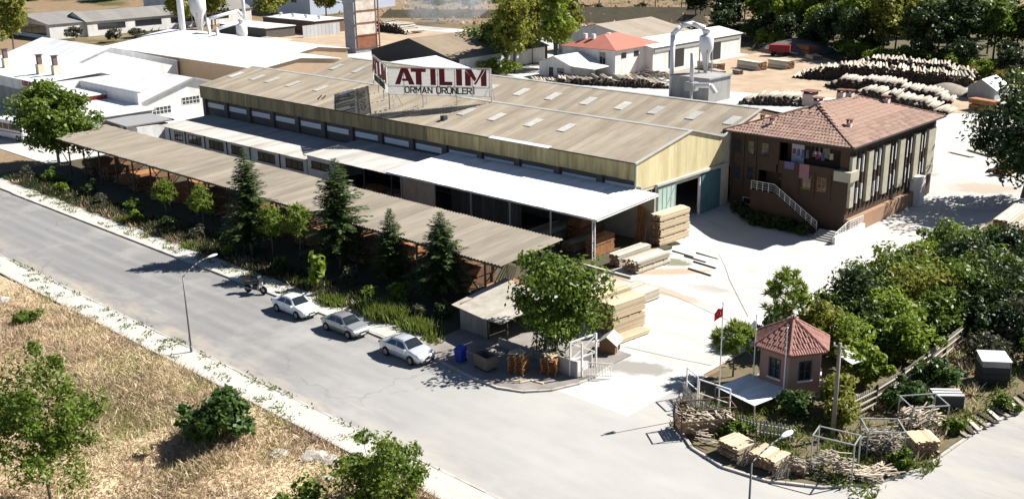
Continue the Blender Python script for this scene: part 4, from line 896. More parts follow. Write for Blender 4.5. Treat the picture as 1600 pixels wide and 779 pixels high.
# ==== PART 4: vehicles and street furniture
tyre_m = M('tyre_rubber', (.015, .015, .015), .9, .2, 4); rim_m = M('alloy_rim', (.42, .42, .43), .35, .1, 4, metal=.7)
lamp_glass = M('headlight_glass', (.55, .57, .6), .15, .05, 2, spec=.8); tail_m = M('taillight', (.25, .02, .02), .3, .1, 2); plate_m = M('number_plate', (.6, .6, .6), .5, .05, 3)
car_glass = glass_mat('car_glass', (.012, .018, .022), .05); black_trim = M('black_trim', (.02, .02, .02), .6, .1, 3)
def interp(tab, x):
    for (a, va), (b, vb) in zip(tab[:-1], tab[1:]):
        if x <= b:
            t = max(0, min(1, (x - a) / (b - a))); t = t * t * (3 - 2 * t); return va + (vb - va) * t
    return tab[-1][1]
def make_car(label, loc, paint, group, L=4.5, W=.88, seed=0, stretch=0):
    root = thing('parked_car', label, 'car', loc, 0, group); h = L / 2
    S = [(-h, .62), (-h+.12, .88), (-h+.6, .95), (.2, .93), (h-1.1, .90), (h-.4, .80), (h-.08, .66), (h, .50)]
    Rt = [(-h, .64), (-h+.12, .92), (-h+.58, 1.02), (-h+.75, 1.06), (-.75, 1.43), (-.2, 1.475), (.3, 1.45), (h-1.15, .99), (h-.4, .84), (h-.08, .69), (h, .52)]
    Wd = [(-h, .68), (-h+.15, .80), (-h+.7, W), (h-1.0, W), (h-.35, W*.93), (h-.06, W*.78), (h, W*.66)]
    def sec(x):
        s, r, w = interp(S, x), interp(Rt, x), interp(Wd, x); g = max(0, min(1, (r - s) / .5)); zl = .22 + .10 * (abs(x) > h - .25)
        wg = w * (.93 - .25 * g)
        return [(0, zl), (w*.9, zl), (w*.985, zl+.12), (w, .55*s+.1), (w*.985, s-.12), (w*.945, s), (wg+.03*g, r-.07*g-.01), (wg*.86, r-.012), (wg*.45, r+.006), (0, r+.012)]
    N = 44; xs = [-h + L * i / N for i in range(N + 1)]; mb = MB(); rings = []
    for x in xs:
        p = sec(x); ring = [(x, a, z) for a, z in p] + [(x, -a, z) for a, z in p[-2:0:-1]]; rings.append(ring)
    n = len(rings[0]); vs = [v for r_ in rings for v in r_]
    fs = [(k*n+i, k*n+(i+1)%n, (k+1)*n+(i+1)%n, (k+1)*n+i) for k in range(N) for i in range(n)] + [tuple(range(n))[::-1], tuple(range(N*n, (N+1)*n))]
    mb.add(vs, fs); body = mb.build('body', paint, root, smooth=True, local=True)
    def pane(name, x0, x1, fa, fb, sgn, nn=8, off=.012):
        """glass strip following the body between two section points"""
        q = MB(); vv = []; ff = []
        for i in range(nn + 1):
            x = x0 + (x1 - x0) * i / nn; p = sec(x)
            for f in (fa(i / nn), fb(i / nn)):
                a = Vector((x, p[5][0] + (p[6][0]-p[5][0])*f + .014, p[5][1] + (p[6][1]-p[5][1])*f)); vv.append((a.x, a.y * sgn, a.z))
        for i in range(nn): ff.append((2*i, 2*i+2, 2*i+3, 2*i+1))
        q.add(vv, ff); return q.build(name, car_glass, root, smooth=True, local=True)
    for sg in (-1, 1):
        pane('side_window', -1.42, -.28, lambda t: .12, lambda t: .14 + .76 * min(1, t * 2.2), sg); pane('side_window', -.20, .92, lambda t: .12, lambda t: .16 + .74 * min(1, (1 - t) * 1.9), sg)
    def screen(name, x0, x1):
        q = MB(); vv = []; ff = []
        for i in range(9):
            x = x0 + (x1 - x0) * i / 8; p = sec(x); k = .95
            for j in range(5):
                f = -1 + 2 * j / 4; a = p[7][0] * 1.06; z = p[9][1] + .014 - .018 * abs(f); vv.append((x + (.012 if x0 > 0 else -.012), a * f * k, z + .012))
        for i in range(8):
            for j in range(4): ff.append((i*5+j, i*5+j+1, i*5+j+6, i*5+j+5))
        q.add(vv, ff); return q.build(name, car_glass, root, smooth=True, local=True)
    screen('windscreen', .42, 1.04); screen('rear_window', -1.40, -.84)
    wm = MB(); wm.tube((0, -.10, 0), (0, .10, 0), .315, .315, 18); rm = MB(); rm.tube((0, -.106, 0), (0, .106, 0), .20, .20, 12)
    for k in range(5):
        t = 2 * math.pi * k / 5; rm.bar((0, .112, 0), (.19*math.cos(t), .112, .19*math.sin(t)), .05, .02); rm.bar((0, -.112, 0), (.19*math.cos(t), -.112, .19*math.sin(t)), .05, .02)
    wme, rme, arch = wm.mesh('tyre'), rm.mesh('rim'), None
    for x in (-1.33, 1.32):
        for sg in (-1, 1):
            t_ = link('wheel', wme, tyre_m, root, (x, sg * (W - .085), .315)); link('rim', rme, rim_m, t_)
            ar = MB(); ar.tube((x, sg*(W-.10), .33), (x, sg*(W+.004), .33), .375, .375, 18); ar.build('wheel_arch', black_trim, root, local=True)
            # keep the wheel in front of the dark arch
            t_.location.y = sg * (W - .06)
    for sg in (-1, 1):
        MB().obox((h-.17, sg*.60, .665), (.13, 0, -.02), (0, .17, 0), (.0, 0, .06)).build('headlight', lamp_glass, root, local=True)
        MB().obox((-h+.06, sg*.62, .78), (.06, 0, 0), (0, .14, 0), (0, 0, .08)).build('taillight', tail_m, root, local=True)
        mr = MB().obox((.86, sg*(W+.07), .98), (.06, 0, 0), (0, .10, 0), (0, 0, .065)); mr.build('wing_mirror', paint, root, local=True)
        for hx in (-.55, .35): MB().bar((hx, sg*(W-.005), .80), (hx+.2, sg*(W-.005), .80), .03).build('door_handle', paint, root, local=True)
        for sx in (-.25, .95, -1.35): MB().bar((sx, sg*(W+.001), .35), (sx-.02, sg*(W-.012), .86), .012).build('door_seam', black_trim, root, local=True)
    MB().obox((h-.015, 0, .50), (.03, 0, 0), (0, .30, 0), (0, 0, .06)).build('grille', black_trim, root, local=True)
    MB().obox((h-.02, 0, .30), (.04, 0, 0), (0, .52, 0), (0, 0, .05)).build('air_intake', black_trim, root, local=True)
    MB().obox((h+.02, 0, .40), (.012, 0, 0), (0, .24, 0), (0, 0, .05)).build('number_plate', plate_m, root, local=True)
    for sg in (-1, 1): MB().bar((-1.0, sg*.60, 1.43), (.3, sg*.60, 1.465), .02).build('roof_rail', black_trim, root, local=True)
    return root
white_car = M('white_car_paint', (.70, .72, .75), .25, .02, 1, spec=.5, coat=1); silver_car = M('silver_car_paint', (.34, .345, .35), .3, .03, 1, metal=.5, coat=1); pale_silver = M('pale_silver_car_paint', (.55, .57, .60), .3, .03, 1, metal=.35, coat=1)
make_car('white saloon car, leftmost of the three parked along the kerb', (-68.35, 46.12, 0), white_car, 'cars parked along the kerb', seed=1)
make_car('grey silver saloon car, middle one of the three parked', (-62.0, 46.25, 0), silver_car, 'cars parked along the kerb', L=4.25, W=.86, seed=2).scale = (1, 1, .97)
make_car('pale silver saloon car, nearest the blue bin', (-54.75, 46.15, 0), pale_silver, 'cars parked along the kerb', L=4.6, W=.9, seed=3).scale = (1, 1, 1.03)

# motorcycle in the shade of the conifer
mc = thing('motorcycle', 'black motorcycle parked in the tree shade behind the white car', 'motorcycle', (-74.7, 46.6, 0), R(20)); mc.scale = (1.15, 1.15, 1.15)
for x in (-.68, .70):
    w = MB(); w.lathe((0,0,0), [(.22,-.06),(.31,-.05),(.33,0),(.31,.05),(.22,.06)], 18); wo = w.build('wheel', tyre_m, mc, local=True, smooth=True); wo.rotation_euler = (R(90),0,0); wo.location = (x, 0, .33)
    hb = MB(); hb.lathe((0,0,0), [(.05,-.09),(.2,-.04),(.2,.04),(.05,.09)], 12); hb.build('hub', rim_m, wo, local=True)
bk = M('black_gloss', (.012, .012, .014), .3, .1, 2, coat=1)
MB().tube((-.35, 0, .78), (.10, 0, .86), .14, .2, 10).tube((.10, 0, .86), (.38, 0, .84), .2, .10, 10).build('fuel_tank', bk, mc, smooth=True, local=True)
MB().obox((-.45, 0, .84), (.38, 0, .03), (0, .15, 0), (-.01, 0, .06)).build('seat', black_trim, mc, local=True)
MB().bar((.70, .08, .33), (.45, .08, 1.0), .06).bar((.70, -.08, .33), (.45, -.08, 1.0), .06).build('fork', rim_m, mc, local=True)
MB().bar((.42, -.38, 1.06), (.42, .38, 1.06), .04).build('handlebar', black_trim, mc, local=True)
MB().lathe((.58, 0, .85), [(.02,-.1),(.1,-.05),(.1,.05),(.04,.1)], 10).build('headlamp', lamp_glass, mc, local=True)
MB().box(-.15, .25, -.16, .16, .32, .68).build('engine', dark_steel, mc, local=True)
MB().tube((-.1, -.16, .35), (-.85, -.18, .42), .05, .06, 8).build('exhaust', rim_m, mc, local=True)
MB().obox((-.85, 0, .68), (.22, 0, .06), (0, .10, 0), (0, 0, .02)).build('mudguard', bk, mc, local=True)
MB().box(-.98, -.62, -.24, .24, .86, 1.22).build('top_box', bk, mc, local=True)
MB().obox((.52, 0, 1.14), (.04, 0, -.05), (0, .2, 0), (-.1, 0, .2)).build('windshield', bk, mc, local=True)

# white coach at the left edge
bus = thing('coach', 'white coach with a red stripe at the left edge behind the round tree', 'bus', (-159.2, 61.5, 0), R(8))
bw = M('coach_white', (.68,.69,.70), .35, .04, 1, coat=.6)
prof = [(-4.2,.45),(-4.25,1.6),(-4.1,2.75),(-3.8,2.98),(3.6,2.98),(3.95,2.8),(4.25,1.5),(4.2,.45)]
b_ = MB(); b_.wallpoly([(x, -1.2, z) for x, z in prof], (0, 2.4, 0)); b_.build('body', bw, bus, local=True)
MB().box(-4.0, 3.9, -1.215, -1.203, 1.18, 1.32).build('stripe', M('red_stripe', (.30,.03,.03), .5), bus, local=True)
for k in range(5): MB().box(-3.7+k*1.5, -2.35+k*1.5, -1.22, -1.203, 1.62, 2.5).build('side_window', car_glass, bus, local=True)
MB().obox((4.08, 0, 2.05), (.02, 0, 0), (0, 1.0, 0), (-.06, 0, .5)).build('windscreen', car_glass, bus, local=True)
for x in (-2.6, 2.7):
    for sg in (-1, 1): t_ = MB().tube((x, sg*1.0, .48), (x, sg*1.22, .48), .48, .48, 16).build('wheel', tyre_m, bus, local=True); MB().tube((x, sg*1.0, .48), (x, sg*1.235, .48), .26, .26, 10).build('rim', rim_m, t_, local=True)

# small orange loader
fk = thing('loader', 'small yellow-orange loader parked beside the big shady tree', 'loader', (-42.6, 128.6, 0), R(160)); fk.scale = (.8, .8, .8)
yl = M('machine_yellow', (.62, .27, .03), .5, .1, 2)
MB().box(-1.1, .9, -.6, .6, .45, 1.0).obox((-.8, 0, 1.1), (.35,0,0), (0,.55,0), (0,0,.15)).build('chassis', yl, fk, local=True)
MB().box(-.3, .5, -.5, .5, 1.0, 1.1).build('seat_deck', dark_steel, fk, local=True); MB().box(-.25, .15, -.22, .22, 1.1, 1.5).build('seat', black_trim, fk, local=True)
for x in (-.45, .55):
    for sg in (-1, 1): MB().bar((x, sg*.5, 1.0), (x*.8, sg*.45, 2.05), .06).build('cage_post', dark_steel, fk, local=True)
MB().box(-.5, .55, -.52, .52, 2.05, 2.11).build('cage_roof', yl, fk, local=True)
for x in (-.75, .65):
    for sg in (-1, 1): t_ = MB().tube((x, sg*.5, .38), (x, sg*.78, .38), .38, .38, 14).build('wheel', tyre_m, fk, local=True); MB().tube((x, sg*.5, .38), (x, sg*.79, .38), .18, .18, 10).build('rim', yl, t_, local=True)
MB().bar((.8, .35, .9), (1.7, .35, .35), .1).bar((.8, -.35, .9), (1.7, -.35, .35), .1).build('lift_arm', yl, fk, local=True)
MB().wallpoly([(1.65, -.75, .1), (2.3, -.75, .06), (2.35, -.75, .12), (1.85, -.75, .6), (1.65, -.75, .6)], (0, 1.5, 0)).build('bucket', dark_steel, fk, local=True)

# street lamps
lamp_steel = M('lamp_post_steel', (.14,.14,.14), .5, .15, 2, metal=.3)
lamp_white = M('lamp_head_white', (.65,.65,.65), .4, .05, 2)
def street_lamp(label, loc, h, ay, az, hx=0):
    root = thing('street_lamp', label, 'street lamp', loc, 0, 'street lamps')
    MB().tube((0,0,0), (0,0,.5), .09, .09, 10).tube((0,0,.5), (0,0,h), .07, .045, 10).build('pole', lamp_steel, root, local=True, smooth=True)
    pts = [Vector((0,0,h))]
    for k in range(1, 8):
        t = k / 7; pts.append(Vector((hx * t, ay * t, h + az * (1 - (1 - t) ** 1.8))))
    MB().path([tuple(p) for p in pts], .035, 7).build('arm', lamp_steel, root, local=True, smooth=True)
    e = pts[-1]; d = (pts[-1] - pts[-2]).normalized(); hd = MB(); up = Vector((0,0,1)); sd = d.cross(up).normalized()
    rings = []; 
    prof = [(-.08,.05,.05),(.1,.11,.08),(.35,.17,.10),(.6,.16,.09),(.78,.06,.04)]; n = 10; vs = []; fs = []
    for a, w, hh in prof:
        for i in range(n):
            t = 2*math.pi*i/n; vs.append(e + d*a + sd*math.cos(t)*w + up*(math.sin(t)*hh*(1 if math.sin(t) > 0 else .5)))
    fs = [(k*n+i, k*n+(i+1)%n, (k+1)*n+(i+1)%n, (k+1)*n+i) for k in range(len(prof)-1) for i in range(n)] + [tuple(range(n))[::-1], tuple(range((len(prof)-1)*n, len(prof)*n))]
    hd.add(vs, fs); hdo = hd.build('lamp_head', lamp_white, root, smooth=True, local=True)
    MB().box(-.13, .13, -.13, .13, -.05, .02).build('base_plate', galv, root, local=True); MB().obox((0, -.09, 1.0), (.05,0,0), (0,.01,0), (0,0,.16)).build('service_door', steel, root, local=True)
street_lamp('grey street lamp standing in the near pavement on the left', (-67.2, 36.05, .1), 5.8, 2.15, .95)
street_lamp('street lamp reaching up from the bottom edge in front of the fenced bed', (-20.7, 36.2, .1), 7.9, 2.1, .45, .2)

# wheelie bin, dumpster
bn = thing('wheelie_bin', 'blue plastic wheelie bin at the kerb by the last car', 'bin', (-51.0, 47.9, .1), R(10)); blue = M('blue_plastic', (.015, .04, .30), .45, .1, 2)
b_ = MB(); b_.add([(-.24,-.27,.06),(.24,-.27,.06),(.24,.27,.06),(-.24,.27,.06),(-.31,-.36,1.0),(.31,-.36,1.0),(.31,.36,1.0),(-.31,.36,1.0)], [(0,3,2,1),(4,5,6,7),(0,1,5,4),(1,2,6,5),(2,3,7,6),(3,0,4,7)]); b_.build('body', blue, bn, local=True)
MB().slab((-.34,-.40,1.05),(.34,-.40,1.05),(.34,.40,1.13),(-.34,.40,1.13),.05).build('lid', blue, bn, local=True); MB().bar((-.25,.42,.95),(.25,.42,.95),.04).build('handle', blue, bn, local=True)
for sg in (-1, 1): MB().tube((sg*.22, .30, .1), (sg*.28, .30, .1), .1, .1, 12).build('wheel', tyre_m, bn, local=True)
ds = thing('dumpster', 'rusty grey open metal rubbish container in the kiosk shade', 'dumpster', (-48.9, 48.3, .1), R(-8)); dm = M('grey_skip_paint', (.16,.15,.13), .7, .25, 2, dirt=(.13,.06,.03), dirt_amt=.5, dirt_scale=2)
d_ = MB()
for s4 in ((-.75,-.70,-.5,.5),(.70,.75,-.5,.5),(-.70,.70,-.5,-.45),(-.70,.70,.45,.5)): d_.box(s4[0], s4[1], s4[2], s4[3], .15, 1.05)
d_.box(-.70,.70,-.45,.45,.15,.2); d_.build('bin_body', dm, ds, local=True)
for sx in (-1,1):
    MB().bar((sx*.8,-.5,.95),(sx*.8,.5,.95),.06).build('lifting_bar', dm, ds, local=True)
    for sy in (-1,1): MB().tube((sx*.6, sy*.4-.04, .08),(sx*.6, sy*.4+.04, .08),.08,.08,10).build('castor', tyre_m, ds, local=True)

# ------------------------------------------------------------------ kiosk shed at the entrance with its fence and gate
ks = thing('kiosk_shed', 'low grey board shed with pale weathered roof at the yard entrance', 'shed', (-51.5, 55.0, 0))
MB().slab((-56.2, 52.0, 2.0), (-52.2, 51.4, 2.05), (-51.6, 57.2, 2.55), (-56.4, 58.2, 2.5), .06).slab((-52.15, 51.4, 2.06), (-50.4, 51.5, 2.06), (-50.2, 56.8, 2.5), (-51.55, 57.2, 2.56), .06).build('roof', M('weathered_roof', (.42,.39,.34), .95, .25, 1.2, dirt=(.22,.19,.15), dirt_amt=.6, dirt_scale=.8), ks)
for k in range(5): MB().box(-55.6+k*.62, -55.0+k*.62, 52.3, 52.36, .08, 2.0).build('wall_board', M('grey_board', (.20,.19,.17), .9, .25, 1.5, rnd=.15), ks)
MB().box(-55.6, -55.52, 52.4, 57.6, .08, 2.2).box(-55.5, -50.4, 56.6, 56.7, .08, 2.4).build('side_wall', wood_grey, ks)
for x in (-52.5, -50.5): MB().bar((x, 52.2, .08), (x, 52.2, 2.0), .1).build('post', wood_dark, ks)
for k in range(4): MB().box(-51.0+k*1.75, -49.3+k*1.75, 51.75, 51.82, .1, .75).build('low_panel', M('low_panel', (.22,.21,.19), .9, .2, 1.5, rnd=.15), ks)
gt = thing('entrance_gate', 'white steel gate with lattice post at the yard entrance', 'gate', (-43.0, 52.0, .1))
p_ = MB()
for a, b in (((-43.6,51.2),(-43.6,51.2)),((-42.9,51.6),(-42.9,51.6)),((-43.3,53.6),(-43.3,53.6))): p_.bar((a[0],a[1],.1), (a[0],a[1],2.6), .12)
p_.bar((-43.6,51.2,2.55), (-43.3,53.6,2.55), .1); p_.bar((-43.6,51.2,1.2), (-43.3,53.6,2.5), .08); p_.bar((-43.6,51.2,2.5), (-43.3,53.6,1.2), .08); p_.bar((-43.6,51.2,1.2), (-43.3,53.6,1.2), .1)
p_.build('gate_frame', white_paint, gt); MB().box(-43.62,-43.5,51.3,53.5,.1,1.15).build('gate_panel', white_paint, gt); MB().box(-44.9,-42.95,51.15,51.25,.1,1.3).build('gate_panel', grey_conc, gt)
for k in range(9): MB().bar((-42.6+k*.16, 52.0+k*.1, .15), (-42.6+k*.16, 52.0+k*.1, 1.1), .035).build('picket', white_paint, gt)
MB().bar((-42.7, 51.95, 1.1), (-41.2, 52.9, 1.1), .05).bar((-42.7, 51.95, .2), (-41.2, 52.9, .2), .05).build('picket_rail', white_paint, gt)
for i, (x0, y0, x1, y1) in enumerate(((-46.2,51.9,-44.9,51.3),(-47.6,52.2,-46.4,51.95))):
    b_ = MB().bar((x0,y0,.1),(x0,y0,1.9),.06).bar((x1,y1,.1),(x1,y1,1.9),.06).bar((x0,y0,1.88),(x1,y1,1.88),.06).bar((x0,y0,.9),(x1,y1,.9),.05); tag(b_.build('barrier_frame', steel), ('tubular steel barrier frame next to the white gate', 'tubular steel barrier frame half hidden under the entrance tree')[i], 'barrier')
dh = thing('dog_kennel', 'small wooden dog kennel with pale pitched roof by the gate', 'kennel', (-44.3, 56.4, 0), R(20))
kw = M('kennel_brown', (.20,.10,.055), .8, .2, 2)
MB().wallpoly([(-.6,-.55,.12),(.6,-.55,.12),(.6,-.55,.95),(0,-.55,1.4),(-.6,-.55,.95)], (0,1.3,0)).build('kennel_box', kw, dh, local=True)
MB().slab((-.78,-.75,.84),(0,-.75,1.44),(0,.9,1.44),(-.78,.9,.84),.05).slab((0,-.75,1.44),(.78,-.75,.84),(.78,.9,.84),(0,.9,1.44),.05).build('roof', M('kennel_roof', (.40,.42,.38), .7, .15, 2), dh, local=True)
MB().box(.601,.62,-.1,.45,.2,.85).build('doorway', dark_in, dh, local=True); MB().bar((.63,-.14,.15),(.63,-.14,.9),.06).bar((.63,.49,.15),(.63,.49,.9),.06).bar((.63,-.14,.9),(.63,.49,.9),.06).build('door_trim', white_paint, dh, local=True)
# ==== PART 5: lumber, booth, planted island
def bundle_mesh(rg, w, l, h, t=.055, bw=.16, ragged=.12):
    """boards lying along local y, layer on layer"""
    mb = MB(); nl = max(1, int(h / (t + .012))); nb = max(1, int(w / (bw + .008)))
    for j in range(nl):
        for i in range(nb):
            x = -w/2 + (i + .5) * w / nb; y0 = rg.uniform(-ragged, ragged); y1 = rg.uniform(-ragged, ragged); z = j * (t + .012)
            mb.box(x - bw/2, x + bw/2, -l/2 + y0, l/2 + y1, z, z + t)
    return mb
STACK_G = 'sawn lumber stacks in the yard'
def lumber_stack(label, loc, rz, w, l, tiers, mat=wood_pale, group=STACK_G, t=.07, bw=.2, seed=0, ragged=.12, name='lumber_stack', bearer=wood_grey):
    """tiers: heights of the bundles one on another, bearers between them"""
    rg = random.Random(seed + int(abs(loc[0] * 10))); root = thing(name, label, 'lumber', loc, rz, group); z = 0
    for k, h in enumerate(tiers):
        for q in (-.35, 0, .35): MB().bar((-w/2, q*l, z + .045), (w/2, q*l, z + .045), .09).build('bearer', bearer, root, local=True)
        z += .092
        mb = bundle_mesh(rg, w * rg.uniform(.97, 1.0), l, h, t, bw, ragged); o = mb.build('bundle', mat, root, local=True, recalc=False); o.data.materials.append(wood_end_shade); o.data.polygons.foreach_set('material_index', [0,0,1,0,1,0] * (len(o.data.polygons)//6)); o.location = (rg.uniform(-.05, .05), rg.uniform(-.08, .08), z); o['kind'] = 'stuff'; z += h
    return root
S = lumber_stack
S('tall pale lumber stack right behind the dog kennel', (-46.35, 60.6, 0), R(-6), 1.5, 3.5, (1.2, 1.2), seed=1)
S('tall pale lumber stack between the kennel stack and the entrance tree', (-48.0, 60.9, 0), R(-6), 1.5, 3.6, (1.3, 1.25), wood_pale, seed=2)
S('single low layer of boards on the ground by the tall stacks', (-44.9, 59.6, 0), R(-7), 1.0, 3.2, (.25,), seed=3)
S('pale lumber stack half hidden behind the entrance tree', (-50.4, 62.2, 0), R(-4), 1.8, 4.0, (1.0, .9), wood_white, seed=4)
S('wide low bleached lumber stack behind the tall pair', (-49.5, 66.2, 0), R(-4), 2.4, 3.4, (.9,), wood_white, seed=5)
S('bleached low lumber stack nearer the canopy corner post', (-56.0, 74.2, 0), R(-2), 1.15, 4.6, (.5, .5), wood_white, seed=6)
S('ragged bleached lumber stack in front of the canopy corner', (-53.9, 73.8, 0), R(-4), 1.9, 4.2, (.45, .45), wood_white, seed=7, ragged=.3)
S('tall banded lumber stack in front of the pale green door', (-56.9, 81.6, 0), R(-3), 1.25, 4.5, (.7, .7, .7, .6), wood_pale, seed=8)
S('tall bleached lumber stack by the leaning fence on the right', (-33.6, 105.2, 0), R(4), 1.3, 7.2, (.9, 1.0), wood_white, seed=9)
S('low dark boards beside the right hand lumber stack', (-35.2, 102.6, 0), R(4), 1.0, 3.0, (.6,), wood_grey, seed=10)
S('low pale board pile in front of the right hand stack', (-33.4, 98.8, 0), R(10), 1.5, 2.6, (.5,), wood_white, seed=11)
S('orange-edged lumber pack beside the tiny grey shed', (-59.6, 168.2, 0), R(72), 1.6, 4.6, (.9, .8), wood_orange, seed=12)
S('small stack of boards lying on the pale road behind the office', (-48.6, 138.2, 0), R(60), 1.0, 4.2, (.18,), wood_white, seed=13)
S('second thin layer of boards on the road behind the office', (-50.3, 136.0, 0), R(70), .8, 3.6, (.12,), wood_white, seed=14)
S('short brown board pile at the edge of the road behind the office', (-47.2, 146.5, 0), R(80), .8, 1.6, (.5,), wood_grey, seed=15)
for i, (x, y) in enumerate(((-52.2, 81.0), (-50.2, 77.6), (-51.9, 78.6), (-49.4, 75.6), (-53.8, 79.4))):
    tag(MB().bar((x-1.3, y+.1, .06 + dip(x, y)), (x+1.3, y-.25, .06 + dip(x, y)), .11).build('skid_beam', wood_dark), 'dark timber skid lying on the concrete in front of the lumber', 'timber', 'skids lying in the yard')
S('brown board stack under the white canopy at its corner post', (-59.4, 74.0, 0), R(2), 1.1, 3.0, (1.0, .7), wood_orange, 'lumber under the canopy', seed=20)
S('dark low board stack under the canopy, second from the corner', (-62.2, 74.6, 0), R(2), 1.6, 4.0, (.8,), wood_grey, 'lumber under the canopy', seed=21)
S('grey board stack under the canopy between the middle posts', (-66.0, 74.2, 0), R(2), 1.9, 4.4, (.7, .5), wood_grey, 'lumber under the canopy', seed=22)
S('brown board stack under the canopy beside the dark cladding', (-64.2, 77.6, 0), R(2), 1.6, 3.4, (1.1, .8), wood_orange, 'lumber under the canopy', seed=23)
S('heap of brown boards in the open bay of the low rooms', (-92.8, 74.8, 0), R(80), 1.8, 3.4, (.9,), wood_orange, 'lumber under the canopy', seed=24, ragged=.4)
S('second heap of boards in the open bay of the low rooms', (-89.0, 75.2, 0), R(95), 1.6, 3.0, (.8,), wood_grey, 'lumber under the canopy', seed=25, ragged=.4)
for i in range(6):
    tag(MB().bar((-59.0+i*.22, 78.9, .05), (-59.3+i*.2, 79.8, 3.6 - .1*i), .2, .05).build('leaning_plank', wood_orange), 'long plank leaning on the wall under the canopy end', 'plank', 'planks leaning under the canopy')
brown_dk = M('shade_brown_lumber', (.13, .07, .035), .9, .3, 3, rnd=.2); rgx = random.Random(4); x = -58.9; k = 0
nth = ['first', 'second', 'third', 'fourth', 'fifth', 'sixth', 'seventh', 'eighth', 'ninth', 'tenth', 'eleventh', 'twelfth', 'thirteenth', 'fourteenth', 'fifteenth', 'sixteenth', 'seventeenth', 'eighteenth']
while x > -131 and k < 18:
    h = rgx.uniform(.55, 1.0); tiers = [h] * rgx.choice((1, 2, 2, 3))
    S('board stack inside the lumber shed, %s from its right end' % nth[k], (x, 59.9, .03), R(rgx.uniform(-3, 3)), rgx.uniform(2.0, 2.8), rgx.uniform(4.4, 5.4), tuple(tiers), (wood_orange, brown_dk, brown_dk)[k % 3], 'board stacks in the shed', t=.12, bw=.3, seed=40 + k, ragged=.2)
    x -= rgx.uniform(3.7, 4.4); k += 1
for i in range(7):
    tag(MB().bar((-57.8+i*.35, 56.9, .05), (-57.0+i*.22, 58.8, 3.4), .16, .05).build('leaning_plank', wood_pale), 'pale plank leaning in the right end of the lumber shed', 'plank', 'planks leaning in the shed end')

# pallet crates
def pallet_stack(label, loc, rz, n, w=1.15, mat=wood_orange, group='pallet stacks'):
    root = thing('pallet_stack', label, 'pallets', loc, rz, group); dk_, rn = None, MB()
    slat = MB().box(-w/2, w/2, -.05, .05, 0, .022).mesh('slat'); run = MB().box(-.05, .05, -w/2, w/2, 0, .09).mesh('runner')
    for k in range(n):
        z = k * .15; j = random.uniform(-.06, .06)
        for q in (-1, 0, 1): link('runner', run, mat, root, (q * (w/2 - .06) + j, 0, z))
        for q in range(6): link('slat', slat, mat, root, (j, -w/2 + .06 + q * (w - .12) / 5, z + .093))
    off = MB()
    for q in range(26):
        a = random.uniform(0, 6.28); c = (random.uniform(-.4,.4), random.uniform(-.4,.4), n*.15 + random.uniform(.02,.16)); off.obox(c, (math.cos(a)*.28, math.sin(a)*.28, random.uniform(-.05,.05)), (-math.sin(a)*.05, math.cos(a)*.05, 0), (0,0,.02))
    tag(off.build('offcuts', wood_pale, root, local=True), kind='stuff'); return root
pallet_stack('stack of orange pallets left of two beside the kiosk kerb', (-46.75, 49.35, .1), R(20), 9)
pallet_stack('stack of orange pallets right of two, nearer the gate', (-45.0, 50.75, .1), R(25), 8)
for i, (x0, y0, a) in enumerate(((-45.9, 48.0, .6), (-45.2, 48.5, 1.2), (-44.6, 48.9, .2))):
    tag(MB().obox((x0, y0, .14), (.5*math.cos(a), .5*math.sin(a), 0), (-.06*math.sin(a), .06*math.cos(a), 0), (0,0,.03)).build('loose_plank', wood_pale), 'loose plank lying on the kerb below the pallet stacks', 'plank', 'loose planks at the kerb')

# ------------------------------------------------------------------ gatekeeper's booth
bo = thing('guard_booth', 'six-sided pink guard booth with red tiled tent roof', 'booth', (-31.5, 59.4, .1)); cx, cy = -31.5, 59.4
pink = M('pink_plaster', (.31, .195, .165), .9, .12, 1.2, dirt=(.22,.13,.11), dirt_amt=.3)
a0 = R(-64); hexp = lambda r, k: (cx + r * math.cos(a0 + k * R(60)), cy + r * math.sin(a0 + k * R(60)))
for k in range(6):
    p, q = Vector(hexp(2.2, k)).to_3d(), Vector(hexp(2.2, k+1)).to_3d(); d = (q - p).normalized(); inn = Vector((cx, cy, 0)) - (p + q) / 2; inn.normalize(); L = (q - p).length
    def wl(u0, u1, z0, z1, m, nm, o0=0, o1=.14, par=bo):
        a, b = p + d * u0, p + d * u1; c = (a + b) / 2 + inn * ((o0 + o1) / 2); return MB().obox((c.x, c.y, (z0 + z1) / 2), d * (u1 - u0) / 2, inn * (o1 - o0) / 2, (0, 0, (z1 - z0) / 2)).build(nm, m, par)
    wl(0, L, .3, 1.45, pink, 'wall'); wl(0, L, 2.8, 3.45, pink, 'wall'); wl(0, L*.3, 1.45, 2.8, pink, 'wall'); wl(L*.72, L, 1.45, 2.8, pink, 'wall')
    wf = wl(L*.3, L*.35, 1.45, 2.8, dark_steel, 'window', -.02, .1); wl(L*.67, L*.72, 1.45, 2.8, dark_steel, 'frame', -.02, .1, wf); wl(L*.35, L*.67, 2.72, 2.8, dark_steel, 'frame', -.02, .1, wf)
    wl(L*.49, L*.53, 1.45, 2.72, dark_steel, 'frame', -.01, .06, wf); wl(L*.35, L*.67, 2.05, 2.11, dark_steel, 'frame', -.012, .058, wf); wl(L*.35, L*.67, 1.45, 2.72, glass, 'pane', .07, .09, wf); wl(L*.27, L*.75, 1.35, 1.449, white_paint, 'sill', -.1, .1, wf)
AP = Vector((cx, cy, 4.95)); EZb = 3.4
dkb = MB(); hx = [hexp(2.62, k) for k in range(6)]; dkb.add([(x, y, EZb) for x, y in hx] + [tuple(AP)] + [(x, y, EZb-.1) for x, y in hx], [(k, (k+1)%6, 6) for k in range(6)] + [(k, 7+k, 7+(k+1)%6, (k+1)%6) for k in range(6)] + [tuple(range(7, 13))[::-1]])
dkb.build('roof_deck', M('booth_deck', (.2,.09,.07), .9), bo)
